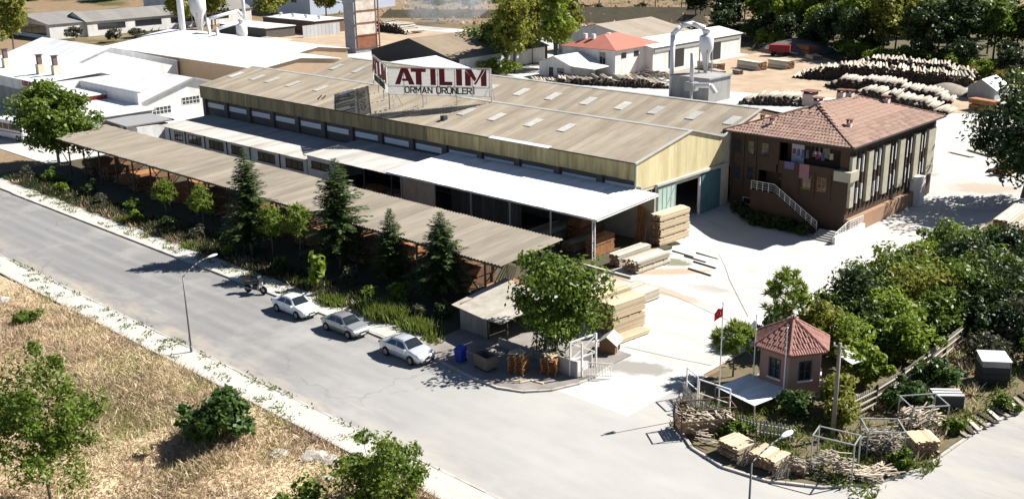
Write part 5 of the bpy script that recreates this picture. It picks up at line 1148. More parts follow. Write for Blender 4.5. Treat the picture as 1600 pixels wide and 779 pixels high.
for k in range(6):
    p, q = hx[k], hx[(k+1) % 6]; tile_field(bo, None, (p[0], p[1], EZb), (q[0], q[1], EZb), [AP], tile_dark, cw=.34, ch=.42, cap=48)
    P0 = Vector((p[0], p[1], EZb)); n = 8
    for j in range(n): a = P0 + (AP - P0) * (j / n); b = P0 + (AP - P0) * ((j + .9) / n); MB().tube(a + Vector((0,0,.06)), b + Vector((0,0,.09)), .12, .10, 7).build('ridge_tile', tile_dark, bo)
MB().lathe((cx, cy, 4.95), [(.16,-.05),(.14,.1),(.06,.18),(.03,.4)], 8).build('finial', tile_dark, bo)
MB().prism([hexp(2.5, k) for k in range(6)], .1, .3).build('plinth', grey_conc, bo)
lr = thing('tin_lean_roof', 'low white tin roof sloping down in front of the guard booth', 'roof', (-32.4, 55.8, .1))
roof_c = [(-34.2, 54.7, .95), (-30.9, 54.0, .90), (-30.2, 57.4, .95), (-33.6, 57.9, 1.0)]
for k in range(5):
    f = lambda a, b, t: tuple(a[i] + (b[i] - a[i]) * t for i in range(3))
    MB().slab(f(roof_c[0], roof_c[1], k/5+.004), f(roof_c[0], roof_c[1], (k+1)/5-.004), f(roof_c[3], roof_c[2], (k+1)/5-.004), f(roof_c[3], roof_c[2], k/5+.004), .03).build('roof_sheet', white_sheet, lr)
for p in roof_c: MB().bar((p[0]*.998-.06, p[1], .1), (p[0]*.998-.06, p[1], p[2]-.04), .08).build('post', wood_grey, lr)
for k in range(5): MB().obox((-32.55+k*.003, 54.45, .2+k*.0), (1.7,0,-.02), (0,.02,0), (0,0,.1)) if False else None
MB().slab((-29.4, 61.4, 2.5), (-27.9, 60.8, 2.35), (-27.6, 62.0, 2.35), (-29.2, 62.6, 2.5), .05).build('awning', white_sheet, bo)

def pole(name, label, loc, h, r, mat, cat, group=None):
    root = thing(name, label, cat, loc, 0, group); MB().tube((0,0,0), (0,0,h), r, r*.7, 8).build('shaft', mat, root, local=True); MB().lathe((0,0,h), [(.02,-.02),(r*1.6,.02),(r*1.2,.08),(.01,.12)], 8).build('finial', mat, root, local=True); MB().tube((0,0,-.02),(0,0,.12), r*2.2, r*1.8, 8).build('base', galv, root, local=True); return root
f1 = pole('flagpole', 'white flagpole with a small red flag at the yard entrance', (-33.0, 53.2, .1), 7.3, .045, white_paint, 'flagpole')
pole('flagpole', 'white flagpole between the red flag and the booth', (-33.0, 57.3, .1), 5.3, .045, white_paint, 'flagpole')
pole('flagpole', 'white pole directly in front of the guard booth corner', (-30.55, 56.9, .1), 5.2, .045, white_paint, 'flagpole')
def cloth(label, loc, mat, w, h, name='flag'):
    root = thing(name, label, 'flag', loc, R(215)); nx, nz = 10, 8; vs = []; fs = []
    def pt(u, v, o=0): return (u*w*.62, .10*math.sin(u*9+v*2)+o + .05*u, -v*h - u*w*.55 - .06*math.sin(u*7))
    for j in range(nz+1):
        for i in range(nx+1): vs.append(pt(i/nx, j/nz))
    for j in range(nz):
        for i in range(nx): a = j*(nx+1)+i; fs.append((a, a+1, a+nx+2, a+nx+1))
    m = MB(); m.add(vs, fs); m.build('cloth', mat, root, local=True, smooth=True); return root, pt
fl, pt = cloth('red flag with white crescent and star hanging on the flagpole', (-33.0, 53.2, 7.25), M('flag_red', (.50,.012,.02), .8, .1, 2), .8, .62)
wh = M('flag_white', (.7,.7,.7), .8, .03, 2)
for o in (.006, -.006):
    cr = MB(); N = 14; vs = []
    for i in range(N+1):
        t = R(35 + 290*i/N); vs.append(pt(.36+.17*math.cos(t)*.85, .5+.25*math.sin(t), o))
    for i in range(N+1):
        t = R(35 + 290*i/N); vs.append(pt(.40+.135*math.cos(t)*.85, .5+.20*math.sin(t), o))
    cr.add(vs, [(i, i+1, N+2+i, N+1+i) for i in range(N)]); cr.build('crescent', wh, fl, local=True, recalc=False)
    st_ = MB(); vs = [pt(.60, .5, o)] + [pt(.60 + (.09 if i % 2 == 0 else .035)*math.cos(R(180+36*i)), .5 + (.12 if i % 2 == 0 else .047)*math.sin(R(180+36*i)), o) for i in range(10)]
    st_.add(vs, [(0, i+1, (i+1) % 10 + 1) for i in range(10)]); st_.build('star', wh, fl, local=True, recalc=False)
cloth('small white flag on the middle flagpole', (-33.0, 57.3, 5.2), wh, .5, .5)
up = thing('utility_pole', 'grey timber utility pole among the shrubs right of the booth', 'pole', (-25.9, 54.6, .1))
MB().tube((0,0,0), (0,0,6.2), .15, .11, 9).build('shaft', wood_grey, up, local=True, smooth=True); MB().bar((-.4,0,5.95),(.4,0,5.95),.08).build('crossarm', wood_grey, up, local=True)
for sx in (-.35, .35): MB().lathe((sx,0,6.0), [(.03,0),(.06,.05),(.04,.14)], 8).build('insulator', white_paint, up, local=True)

# ------------------------------------------------------------------ fences round the bed
pf = thing('picket_fence', 'grey picket fence round the front of the booth bed', 'fence', (-31, 52.4, .1))
pts = [(-36.0, 53.6), (-34.2, 52.3), (-31.6, 51.7), (-29.6, 51.9), (-27.4, 52.7)]
pk = MB().add([(-.05,-.012,0),(.05,-.012,0),(.05,.012,0),(-.05,.012,0),(-.05,-.012,1.0),(.05,-.012,1.0),(.05,.012,1.0),(-.05,.012,1.0),(0,-.012,1.1),(0,.012,1.1)], [(0,3,2,1),(0,1,5,8,4),(2,3,7,9,6),(1,2,6,5),(3,0,4,7),(4,8,9,7),(8,5,6,9)]).mesh('picket')
fp = M('picket_grey', (.34,.33,.30), .9, .2, 3, rnd=.25)
for a, b in zip(pts[:-1], pts[1:]):
    a, b = Vector(a).to_3d(), Vector(b).to_3d(); L = (b-a).length; n = int(L/.2); ang = math.atan2(b.y-a.y, b.x-a.x)
    for k in range(n):
        p = a + (b-a)*((k+.5)/n); o = link('picket', pk, fp, pf, (p.x+31, p.y-52.4, .02 + random.uniform(-.03,.05))); o.rotation_euler = (0, random.uniform(-.05,.05), ang)
    for z in (.3, .8): MB().bar((a.x, a.y+.03, z+.1), (b.x, b.y+.03, z+.1), .06, .05).build('rail', fp, pf)
gf = thing('hoop_railing', 'white tubular railing hoop beside the first flagpole', 'railing', (-34, 53.4, .1))
for (a, b) in (((-35.9,53.9),(-34.6,53.2)),((-34.3,52.9),(-32.0,52.9))):
    MB().bar((a[0],a[1],.1),(a[0],a[1],2.05),.07).bar((b[0],b[1],.1),(b[0],b[1],2.05),.07).bar((a[0],a[1],2.05),(b[0],b[1],2.05),.07).bar((a[0],a[1],1.1),(b[0],b[1],1.1),.05).build('hoop', white_paint, gf)
bf = thing('board_fence', 'leaning weathered board fence behind the offcut crates', 'fence', (-26, 64, .1))
pts = [(-26.3, 56.8), (-25.9, 60.2), (-25.7, 63.6), (-25.7, 67.2), (-25.8, 70.8), (-25.9, 74.4)]
for i, (a, b) in enumerate(zip(pts[:-1], pts[1:])):
    MB().bar((a[0],a[1],.1),(a[0]+.08,a[1],1.75),.13).build('post', wood_dark, bf)
    for z in (.5, .95, 1.4): MB().bar((a[0]+.09,a[1]+.03,z),(b[0]+.09,b[1]-.03,z+random.uniform(-.05,.05)),.035,.09).build('rail', wood_white, bf)
    n = 14
    for k in range(n):
        t = (k+.5)/n; px, py = a[0]+(b[0]-a[0])*t, a[1]+(b[1]-a[1])*t; MB().obox((px-.04, py, .85+random.uniform(-.05,.05)), (.012,0,0), (0,.115,0), (.03,0,.78)).build('board', wood_grey, bf)
rf = thing('lattice_fence', 'leaning grey stick fence by the bleached lumber on the right', 'fence', (-31.5, 103, .1))
for k in range(16): MB().bar((-31.8+k*.05, 97.2+k*.75, .1), (-31.6+k*.05+random.uniform(-.2,.2), 97.2+k*.75, 1.5), .08).build('post', wood_grey, rf)
for z in (.5, 1.0, 1.35): MB().bar((-31.8, 97.2, z), (-31.0, 108.5, z), .06).build('rail', wood_grey, rf)

# ------------------------------------------------------------------ crates of offcuts along the bed
crate_wood = M('crate_boards', (.22, .145, .085), .9, .3, 3, rnd=.25); rust_dk = M('dull_rust', (.13, .075, .05), .9, .3, 2)
offcut_m = M('offcut_wood', (.40, .34, .26), .9, .2, 3, isl=.5)
def offcuts(rg, w, l, h, n, len_=(.3, .9), stand=False):
    mb = MB()
    for q in range(n):
        a = rg.gauss(.3, .5); e = rg.uniform(-.25, .25) + (1.1 if stand else 0); L = rg.uniform(*len_) / 2
        c = (rg.uniform(-w/2, w/2)*.9, rg.uniform(-l/2, l/2)*.9, rg.uniform(.3, 1) * h); d = Vector((math.cos(a)*math.cos(e), math.sin(a)*math.cos(e), math.sin(e)))
        s = d.cross(Vector((0,0,1))).normalized(); u = s.cross(d); mb.obox(c, d*L, s*rg.uniform(.025,.06), u*.015)
    return mb
def crate(label, loc, rz, w, l, h, top=0, frame=rust, seed=0, n=90, solid=True, wood=None):
    wood = wood or offcut_m; frame = rust_dk if frame is rust else frame
    """iron stillage: four posts, rails, boarded sides, offcuts heaped inside"""
    rg_ = random.Random(seed); root = thing('offcut_crate', label, 'crate', loc, rz, 'crates of offcuts round the bed'); hh = h + top
    for sx in (-1, 1):
        for sy in (-1, 1): MB().bar((sx*w/2, sy*l/2, 0), (sx*w/2, sy*l/2, hh), .07).build('post', frame, root, local=True)
    for z in (.12, hh - .03):
        MB().bar((-w/2,-l/2,z),(w/2,-l/2,z),.06).bar((-w/2,l/2,z),(w/2,l/2,z),.06).bar((-w/2,-l/2+.04,z),(-w/2,l/2-.04,z),.06).bar((w/2,-l/2+.04,z),(w/2,l/2-.04,z),.06).build('rail', frame, root, local=True)
    if solid:
        nb_ = max(3, int(h / .22))
        for k in range(nb_):
            z = .2 + k * (h - .2) / nb_
            for sg in (-1, 1):
                MB().box(-w/2+.05, w/2-.05, sg*l/2-.015, sg*l/2+.015, z, z + (h-.2)/nb_*.82).build('side_board', crate_wood, root, local=True)
                MB().box(sg*w/2-.015, sg*w/2+.015, -l/2+.05, l/2-.05, z, z + (h-.2)/nb_*.82).build('side_board', crate_wood, root, local=True)
    tag(offcuts(rg_, w, l, h * 1.12, n).build('offcuts', wood, root, local=True), kind='stuff'); return root
crate('long iron stillage heaped with pale offcuts at the corner of the bed', (-32.3, 50.6, .1), R(-38), 1.4, 3.4, 1.0, .7, rust, 1, 150)
S('squared stack of short boards at the kerb, left of the lamp head', (-29.2, 49.2, .1), R(-12), 1.7, 1.5, (.35, .40), wood_pale, 'board stacks round the bed', t=.06, bw=.13, seed=61)
S('squared stack of short boards right under the lamp head', (-27.0, 49.3, .1), R(-4), 1.8, 1.5, (.4, .35), wood_pale, 'board stacks round the bed', t=.06, bw=.13, seed=62)
crate('low box of offcuts right of the lamp head', (-25.5, 49.8, .1), R(4), 1.1, 1.0, .6, .0, rust, 4, 50)
crate('empty tall grey iron rack frame with split wood at the kerb', (-23.9, 50.9, .1), R(12), 2.3, 1.3, 1.1, 1.3, steel, 5, 80, False)
crate('tilted iron rack of weathered slats below the board fence', (-23.0, 54.9, .1), R(40), 2.1, 1.7, 1.3, .5, steel, 6, 150, False, wood_grey)
crate('iron rack of slats right of the tilted rack', (-22.6, 59.6, .1), R(50), 2.3, 1.7, 1.0, .8, steel, 7, 120, False)
S('orange-tinted stack of boards at the kerb bend', (-21.3, 56.6, .1), R(48), 1.5, 1.5, (.3, .3, .2), wood_pale, 'board stacks round the bed', t=.06, bw=.14, seed=63)
for i, (x, y, a, n) in enumerate(((-28.1, 48.8, .9, 40), (-26.0, 49.0, 1.2, 45), (-22.3, 51.4, .5, 60), (-21.9, 52.6, .8, 40), (-31.4, 49.2, .2, 12))):
    h_ = offcuts(random.Random(70+i), 1.3, 1.1, .45, n, (.6, 1.3), i < 2); o = h_.build('offcut_heap', offcut_m); o.location = (x, y, .1); o.rotation_euler = (0, 0, a)
    tag(o, ('slats propped on end between the two crates', 'slats propped on end beside the lamp head', 'loose heap of split wood at the kerb below the rack', 'scattered sticks next to the tilted rack', 'few loose boards at the corner of the bed')[i], 'firewood', kind='stuff')
bx = thing('tarp_box', 'black box stack with white cover beside the side road', 'box', (-21.9, 68.9, .1), R(35))
for k in range(4): MB().box(-.85, .85, -.75, .75, .02+k*.45, .45+k*.45-.01).build('box_tier', M('black_box', (.03,.03,.03), .8, .3, 2) if k < 3 else grey_conc, bx, local=True)
MB().slab((-.95,-.85,1.86),(.95,-.85,1.86),(.9,.85,1.95),(-.9,.85,1.95),.06).build('cover', white_sheet, bx, local=True); MB().slab((.9,-.8,1.8),(1.0,-.8,.3),(1.0,.8,.3),(.9,.8,1.86),.03).build('cover_flap', white_sheet, bx, local=True)
cs = thing('slatted_chest', 'dark chest with white slats beside the offcut racks', 'chest', (-22.6, 63.2, .1), R(40))
MB().box(-.9,.9,-.6,.6,.02,1.05).build('chest_body', dark_steel, cs, local=True)
for k in range(3): MB().box(-.9,.9,-.55+k*.42,-.33+k*.42,1.052,1.09).build('slat', white_paint, cs, local=True)
for k in range(4): MB().box(.902,.93,-.58,.58,.08+k*.25,.27+k*.25).build('slat', white_paint, cs, local=True)
for k in range(13):
    x0, y0 = -20.6 + .14*k, 60.4 + .72*k; o = MB().obox((0,0,0), (.75,0,0), (0,.13,0), (0,0,.05)).build('kerb_plank', (wood_grey, wood_dark, wood_white)[k % 3]); o.location = (x0, y0, .17); o.rotation_euler = (0, 0, R(-35) + random.uniform(-.2,.2)); tag(o, 'old plank laid across the bed edge along the side road', 'plank', 'planks along the side road kerb')

# ------------------------------------------------------------------ shrubs and little pines of the bed
tuft_pine('small umbrella-shaped pine left of the guard booth', (-35.2, 58.4, 0), 4.0, 1.7, 61, 'pines at the guard booth', zlow=.52, tufts=85)
tuft_pine('pine rising behind the guard booth roof', (-36.2, 66.8, 0), 5.6, 1.9, 62, 'pines at the guard booth', zlow=.25, tufts=110)
SH = [(-35.0, 63.5, 3.2, 1.6, 'dark', 'dark shrub behind the small umbrella pine'), (-33.4, 66.6, 3.6, 2.0, 'yellow', 'yellow-green shrub behind the booth roof'), (-30.4, 65.6, 3.5, 2.0, 'bright', 'bright vine-covered shrub right behind the booth'),
 (-28.0, 62.8, 3.2, 1.7, 'bright', 'bright shrub beside the utility pole'), (-27.2, 58.2, 2.8, 1.5, 'yellow', 'yellowish shrub at the foot of the utility pole'), (-29.2, 56.0, 1.9, 1.4, 'cool', 'blue-green shrub in front of the booth corner'), (-26.2, 56.0, 2.0, 1.2, 'yellow', 'pale feathery shrub right of the utility pole'),
 (-33.5, 72.5, 4.6, 2.7, 'dark', 'large dark shrub at the yard edge behind the booth'), (-29.6, 70.8, 4.4, 2.5, 'bright', 'bright shrub in the middle of the bed'), (-34.2, 79.0, 4.6, 2.6, 'mid', 'round green shrub bulging over the yard edge'), (-30.2, 77.2, 5.0, 2.9, 'yellow', 'tall yellow-green shrub in the middle of the thicket'),
 (-27.6, 74.2, 4.2, 2.3, 'mid', 'green shrub behind the board fence'), (-34.4, 85.6, 3.6, 2.2, 'bright', 'bright shrub along the yard edge'), (-34.6, 91.6, 3.8, 2.1, 'mid', 'leafy shrub at the far end of the yard edge'), (-29.8, 84.6, 5.2, 3.1, 'dark', 'dark tall shrub in the thicket behind the bed'),
 (-25.6, 80.6, 5.0, 3.0, 'dark', 'dusty dark shrub above the board fence'), (-25.0, 88.4, 5.0, 3.1, 'dark', 'dark shrub in the upper right of the thicket'), (-21.2, 83.8, 4.6, 2.9, 'dark', 'dark shrub at the right edge of the thicket'), (-22.6, 76.6, 4.0, 2.4, 'dusty', 'dusty grey-green shrub right of the board fence'),
 (-20.0, 90.6, 4.8, 3.0, 'dark', 'dark shrub at the right image edge'), (-29.4, 91.8, 4.2, 2.5, 'dark', 'dark shrub below the bleached lumber'), (-18.4, 77.2, 3.6, 2.2, 'dark', 'low dark shrub by the side road'), (-24.6, 61.6, 1.9, 1.5, 'cool', 'low blue-green shrub in front of the board fence'),
 (-24.2, 66.2, 2.0, 1.5, 'cool', 'low green shrub between fence and chest'), (-23.0, 72.0, 2.2, 1.6, 'dusty', 'scrubby dry shrub behind the black box'), (-21.4, 54.0, 1.0, .8, 'mid', 'small weed bush between the racks'), (-20.9, 60.2, .9, .7, 'mid', 'small weed bush at the kerb of the side road'), (-19.8, 65.4, .9, .7, 'mid', 'small leafy weed beside the road planks'), (-30.6, 51.4, .9, 1.0, 'mid', 'low weeds at the foot of the picket fence'), (-18.8, 71.2, 1.2, 1.3, 'bright', 'bright weeds behind the black box')]
for i, (x, y, h, r, m_, l) in enumerate(SH):
    bush(l, (x, y, .1), h, r, m_, 200 + i, 'shrubs of the planted bed', clumps=int(10 + r * 9), per=90 if r > 1.4 else 50, leaf=.17 if m_ != 'dusty' else .13, rc=.40, hollow=.45)
SH2 = [(-32.2, 69.2, 3.2, 1.9, 'mid', 'green shrub between booth and the large dark shrub'), (-27.6, 68.4, 3.4, 2.0, 'bright', 'bright shrub over the near end of the board fence'), (-27.8, 79.0, 4.6, 2.5, 'mid', 'green shrub between the dark ones of the thicket'), (-32.4, 82.4, 4.2, 2.4, 'yellow', 'yellowish shrub near the yard edge of the thicket'), (-31.8, 88.2, 4.2, 2.4, 'mid', 'green shrub near the far yard edge'), (-26.6, 84.6, 4.6, 2.5, 'mid', 'green shrub in the upper middle of the thicket'),
 (-22.2, 80.2, 4.0, 2.4, 'mid', 'green shrub on the right of the thicket'), (-18.2, 84.8, 4.2, 2.6, 'dark', 'dark shrub beyond the side road bend'), (-24.4, 93.6, 4.2, 2.6, 'mid', 'green shrub at the top right of the thicket'), (-20.2, 73.6, 2.4, 1.6, 'mid', 'shrub behind the white covered box'), (-27.2, 95.8, 3.4, 2.2, 'dusty', 'dusty shrub by the lattice fence'), (-24.0, 76.4, 3.0, 1.8, 'cool', 'blue-green shrub at the far end of the board fence')]
for i, (x, y, h, r, m_, l) in enumerate(SH2):
    bush(l, (x, y, .1), h, r, m_, 260 + i, 'shrubs of the planted bed', clumps=int(12 + r * 10), per=95, leaf=.16, rc=.38, hollow=.45)
rgb = random.Random(12); cnt = 0
for gy in np.arange(70, 99, 2.9):
    for gx in np.arange(-34.5, -15.5, 2.9):
        x, y = gx + rgb.uniform(-.9, .9), gy + rgb.uniform(-.9, .9)
        if x < -35 or (gy < 74 and gx > -27) or (gx > -20 and gy < 80) or x > -17.5 + max(0, (gy - 78) * .3): continue
        bush('shrub filling the thicket behind the booth', (x, y, .1), rgb.uniform(2.4, 3.8), rgb.uniform(1.7, 2.3), rgb.choice(('mid', 'bright', 'mid', 'yellow', 'dark') if x < -27 else ('dark', 'dark', 'mid', 'cool')), 800 + cnt, 'filling shrubs of the thicket', clumps=22, per=70, leaf=.17, rc=.36, hollow=.45); cnt += 1
hg = [(-58.2, 95.6), (-56.9, 95.0), (-55.5, 94.8), (-54.1, 94.8), (-52.7, 94.9), (-51.3, 94.9), (-50.0, 94.9)]
for i, (x, y) in enumerate(hg): bush('dark clipped hedge bush below the office stair, %s from the left' % nth[i], (x, y, dip(x, y) - .05), 1.5, 1.0, 'dark', 330 + i, 'hedge at the office stair', clumps=12, per=80, leaf=.13, stems=4)
# washing on the balcony
WC = [((.20,.03,.02), -53.0, .5, .75), ((.04,.08,.22), -52.5, .45, .95), ((.07,.09,.17), -52.0, .42, 1.2), ((.07,.09,.16), -51.5, .4, 1.1), ((.35,.32,.36), -50.6, .9, .35), ((.16,.02,.035), -50.4, .5, 1.0), ((.05,.06,.16), -49.8, .45, 1.1), ((.3,.28,.25), -48.9, .5, .8)]
nmz = ['red cloth at the left end of the balcony washing line', 'blue shirt hanging on the balcony', 'dark striped cloth hanging on the balcony', 'dark trousers hanging on the balcony', 'short pale cloth in the middle of the balcony', 'dark red shirt hanging on the balcony', 'navy cloth hanging on the balcony', 'beige cloth at the right end of the balcony']
for i, (c, x, w, h) in enumerate(WC):
    w *= .8; h *= .75
    mb = MB(); n = 6; vs = []
    for j in range(5):
        for k in range(n + 1): vs.append((x + w * k / n, OY0 + .22 + .05 * math.sin(k * 1.7 + j), 7.0 - h * j / 4 - .03 * math.sin(k)))
    mb.add(vs, [(j*(n+1)+k, j*(n+1)+k+1, (j+1)*(n+1)+k+1, (j+1)*(n+1)+k) for j in range(4) for k in range(n)])
    tag(mb.build('washing', M('cloth_%d' % i, c, .9, .15, 4), smooth=True, recalc=False), nmz[i], 'laundry', 'washing on the office balcony')
for i, (x, c, z, l) in enumerate(((-53.6, (.14,.11,.22), .75, 'purple rug hanging over the balcony parapet'), (-51.9, (.26,.14,.16), 1.5, 'patterned pink rug hanging over the balcony parapet'))):
    tag(MB().obox((x + .55, OY0 - .16, 5.62 - z/2), (.55,0,0), (0,.02,0), (0,0,z/2)).build('hanging_rug', M('rug_%d' % i, c, .95, .35, 5)), l, 'rug')
tag(MB().lathe((-48.6, OY0 + .5, 5.12), [(.16,0),(.22,.35),(.24,.36),(.2,.36)], 12).build('bucket', blue), 'blue bucket on the balcony corner', 'bucket')
blades('bed_weeds', np.concatenate([scatter(3500, -34, -21, 49.5, 56, .11, 50, .5), scatter(3000, -26, -20, 54, 74, .11, 45, .5)]), .15, .6, weed, rg, .8, .05, label='weeds growing in the planted bed', cat='weeds')
blades('bed_straw', np.concatenate([scatter(1500, -27, -21, 54, 66, .11, 22, .5), scatter(1200, -26, -22, 66, 76, .11, 14, .6)]), .2, .8, straw, rg, .7, .05, label='dry grass in the planted bed', cat='grass')
# ==== PART 6: buildings and trees behind
def gable_building(name, label, x0, x1, y0, y1, eave, ridge, axis='x', wall=white_wall, roof=white_sheet, ov=.4, cat='building', sheet_w=2.2, parts=True, ry=None):
    """pitched-roof building; ridge along the given axis; roof laid in wide sheets"""
    root = thing(name, label, cat, ((x0+x1)/2, (y0+y1)/2, 0)); ox, oy, _ = LOC[root]
    if axis == 'x':
        m = ry if ry is not None else (y0+y1)/2
        sec = [(y0,0),(y1,0),(y1,eave),(m,ridge-.06),(y0,eave)]
        MB().wallpoly([(x0,y,z) for y,z in sec], (.2,0,0)).build('gable_wall', wall, root); MB().wallpoly([(x1-.2,y,z) for y,z in sec], (.2,0,0)).build('gable_wall', wall, root)
        MB().box(x0+.2, x1-.2, y0, y0+.2, 0, eave-.02).build('wall', wall, root); MB().box(x0+.2, x1-.2, y1-.2, y1, 0, eave-.02).build('wall', wall, root)
        k0 = (ridge-eave)/(m-y0); k1_ = (ridge-eave)/(y1-m)
        n = max(2, round((x1-x0)/sheet_w)); w = (x1-x0+2*ov)/n
        for i in range(n):
            a = x0-ov+w*i; b = a+w-.01
            MB().slab((a,y0-ov,eave-ov*k0+.05),(b,y0-ov,eave-ov*k0+.05),(b,m-.005,ridge+.05),(a,m-.005,ridge+.05),.05).build('roof_sheet', roof, root)
            MB().slab((a,m+.005,ridge+.05),(b,m+.005,ridge+.05),(b,y1+ov,eave-ov*k1_+.05),(a,y1+ov,eave-ov*k1_+.05),.05).build('roof_sheet', roof, root)
    else:
        m = (x0+x1)/2; sec = [(x0,0),(x1,0),(x1,eave),(m,ridge-.06),(x0,eave)]
        MB().wallpoly([(x,y0,z) for x,z in sec], (0,.2,0)).build('gable_wall', wall, root); MB().wallpoly([(x,y1-.2,z) for x,z in sec], (0,.2,0)).build('gable_wall', wall, root)
        MB().box(x0, x0+.2, y0+.2, y1-.2, 0, eave-.02).build('wall', wall, root); MB().box(x1-.2, x1, y0+.2, y1-.2, 0, eave-.02).build('wall', wall, root)
        k0 = (ridge-eave)/(m-x0); n = max(2, round((y1-y0)/sheet_w)); w = (y1-y0+2*ov)/n
        for i in range(n):
            a = y0-ov+w*i; b = a+w-.01
            MB().slab((x0-ov,a,eave-ov*k0+.05),(m-.005,a,ridge+.05),(m-.005,b,ridge+.05),(x0-ov,b,eave-ov*k0+.05),.05).build('roof_sheet', roof, root)
            MB().slab((m+.005,a,ridge+.05),(x1+ov,a,eave-ov*k0+.05),(x1+ov,b,eave-ov*k0+.05),(m+.005,b,ridge+.05),.05).build('roof_sheet', roof, root)
    return root
def box_building(name, label, x0, x1, y0, y1, h, wall=white_wall, roof=white_sheet, cat='building', th=.18, ov=.3):
    root = thing(name, label, cat, ((x0+x1)/2, (y0+y1)/2, 0)); MB().box(x0, x1, y0, y1, 0, h).build('wall', wall, root)
    n = max(1, round((x1-x0)/3)); w = (x1-x0+2*ov)/n
    for i in range(n): MB().box(x0-ov+w*i, x0-ov+w*(i+1)-.01, y0-ov, y1+ov, h+.003, h+th).build('roof_sheet', roof, root)
    return root
# white factory on the left with gable, parapet and annexes
wb = gable_building('white_factory', 'white-roofed factory with windowed gable left of the mill hall', -186, -155.2, 79.8, 98.2, 3.3, 6.0, 'x', ry=88.9, wall=M('gable_white', (.62,.62,.60), .9, .08, .6, dirt=(.42,.42,.4), dirt_amt=.3))
window(wb, 'y', 81.3, 84.6, 1.0, 2.2, -155.2, 1, frame_m=white_paint, nx=5, nz=2); window(wb, 'y', 86.6, 89.8, 1.9, 3.1, -155.2, 1, frame_m=white_paint, nx=5, nz=2)
MB().bar((-154.7, 79.3, 3.15), (-154.7, 88.9, 6.0), .12, .3).bar((-154.7, 88.9, 6.0), (-154.7, 98.6, 3.15), .12, .3).build('verge_trim', M('grey_trim', (.25,.25,.25), .7), wb)
gable_building('white_factory', 'long white roof with ridge at the far left behind the chimneys', -214, -186.5, 79, 104, 4.6, 8.4, 'x', ry=91)
pw = box_building('parapet_block', 'white parapet wall screening the factory roof behind the annexes', -176, -152, 77.6, 78.1, 5.3, wall=white_wall, roof=M('parapet_cap', (.2,.2,.22), .7), th=.08, ov=.04, cat='wall')
box_building('annex', 'small flat white-roofed annex in front of the parapet wall', -161.5, -147.5, 68.2, 77.3, 3.3, wall=grey_conc, cat='outbuilding')
an = box_building('annex', 'taller white-roofed annex with red side next to the parapet wall', -176, -162, 70.5, 77.3, 4.2, wall=M('red_side', (.30,.07,.045), .8, .15, 1), cat='outbuilding')
er = thing('shop_front_building', 'white low building with red lettering and three roof stacks at the left edge', 'building', (-182, 76, 0))
MB().box(-205, -171, 71.5, 84, 3.9, 5.7).build('upper_wall', white_wall, er)
for k in range(24): MB().box(-205+k*1.42, -203.62+k*1.42, 71.6, 71.75, 0, 3.89).build('lower_panel', M('corrugated_grey', (.22,.22,.22), .7, .15, 1.5, rnd=.12), er)
MB().box(-205, -171, 71.8, 84, 0, 3.88).build('wall', dark_wall, er)
for k in range(6): MB().slab((-205.4+k*5.75,71.1,5.76),(-199.7+k*5.75,71.1,5.76),(-199.7+k*5.75,84.2,6.5),(-205.4+k*5.75,84.2,6.5),.05).build('roof_sheet', white_sheet, er)
redl = M('shop_red', (.35,.03,.03), .6)
for ch, u in zip('ERPALET', (0,.78,1.56,2.4,3.2,3.9,4.6)): text_on((-178.6+u, 71.44, 4.75), (1,0,0), (0,-1,0), ch, 1.15, redl, er, name='letter', offset=.03)
MB().box(-178.2, -175.5, 71.42, 71.46, 4.35, 4.5).build('sign_line', redl, er)
for x, y in ((-193.5, 75.2), (-180.2, 75.4), (-176.6, 76.4)):
    c = MB().box(x-.55, x+.55, y-.55, y+.55, 5.7, 7.6).build('roof_stack', cream, er); MB().box(x-.35, x+.35, y-.35, y+.35, 7.6, 9.1).build('cowl', M('stack_cowl', (.14,.09,.085), .8), c); MB().box(x-.5, x+.5, y-.5, y+.5, 9.1, 9.2).build('cap', dark_steel, c)
sm = thing('flat_hut', 'small white hut with dark flat overhanging roof between shed and factory', 'hut', (-142, 72.5, 0))
MB().box(-144.5, -139.6, 70.6, 75.4, 0, 2.6).build('wall', white_wall, sm); MB().slab((-148.3,69.9,2.9),(-140.1,69.3,2.9),(-139.2,76.2,3.05),(-146.3,76.4,3.05),.18).build('roof', M('dark_flat_roof', (.24,.24,.24), .8, .15, 1), sm); MB().box(-143.6,-142.7,70.52,70.598,.1,2.2).build('door', dark_steel, sm)
# tan-walled white sheds behind the factory
tan = M('tan_wall', (.40,.29,.19), .9, .15, .8)
gable_building('tan_shed', 'white-roofed shed with tan wall behind the left factory', -216, -160, 104.6, 122, 5.2, 6.2, 'x', wall=tan)
gable_building('tan_shed', 'second white-roofed shed behind the tan wall', -236, -178, 123, 138, 4.2, 5.2, 'x', wall=tan)
gable_building('small_white_shed', 'white roof with small blue-shaded gable behind the mill hall', -186, -168, 114, 124, 2.4, 4.3, 'x')
bush('small round bush peeping over the mill hall roof', (-160.5, 116.5, 0), 4.2, 1.6, 'dark', 301)
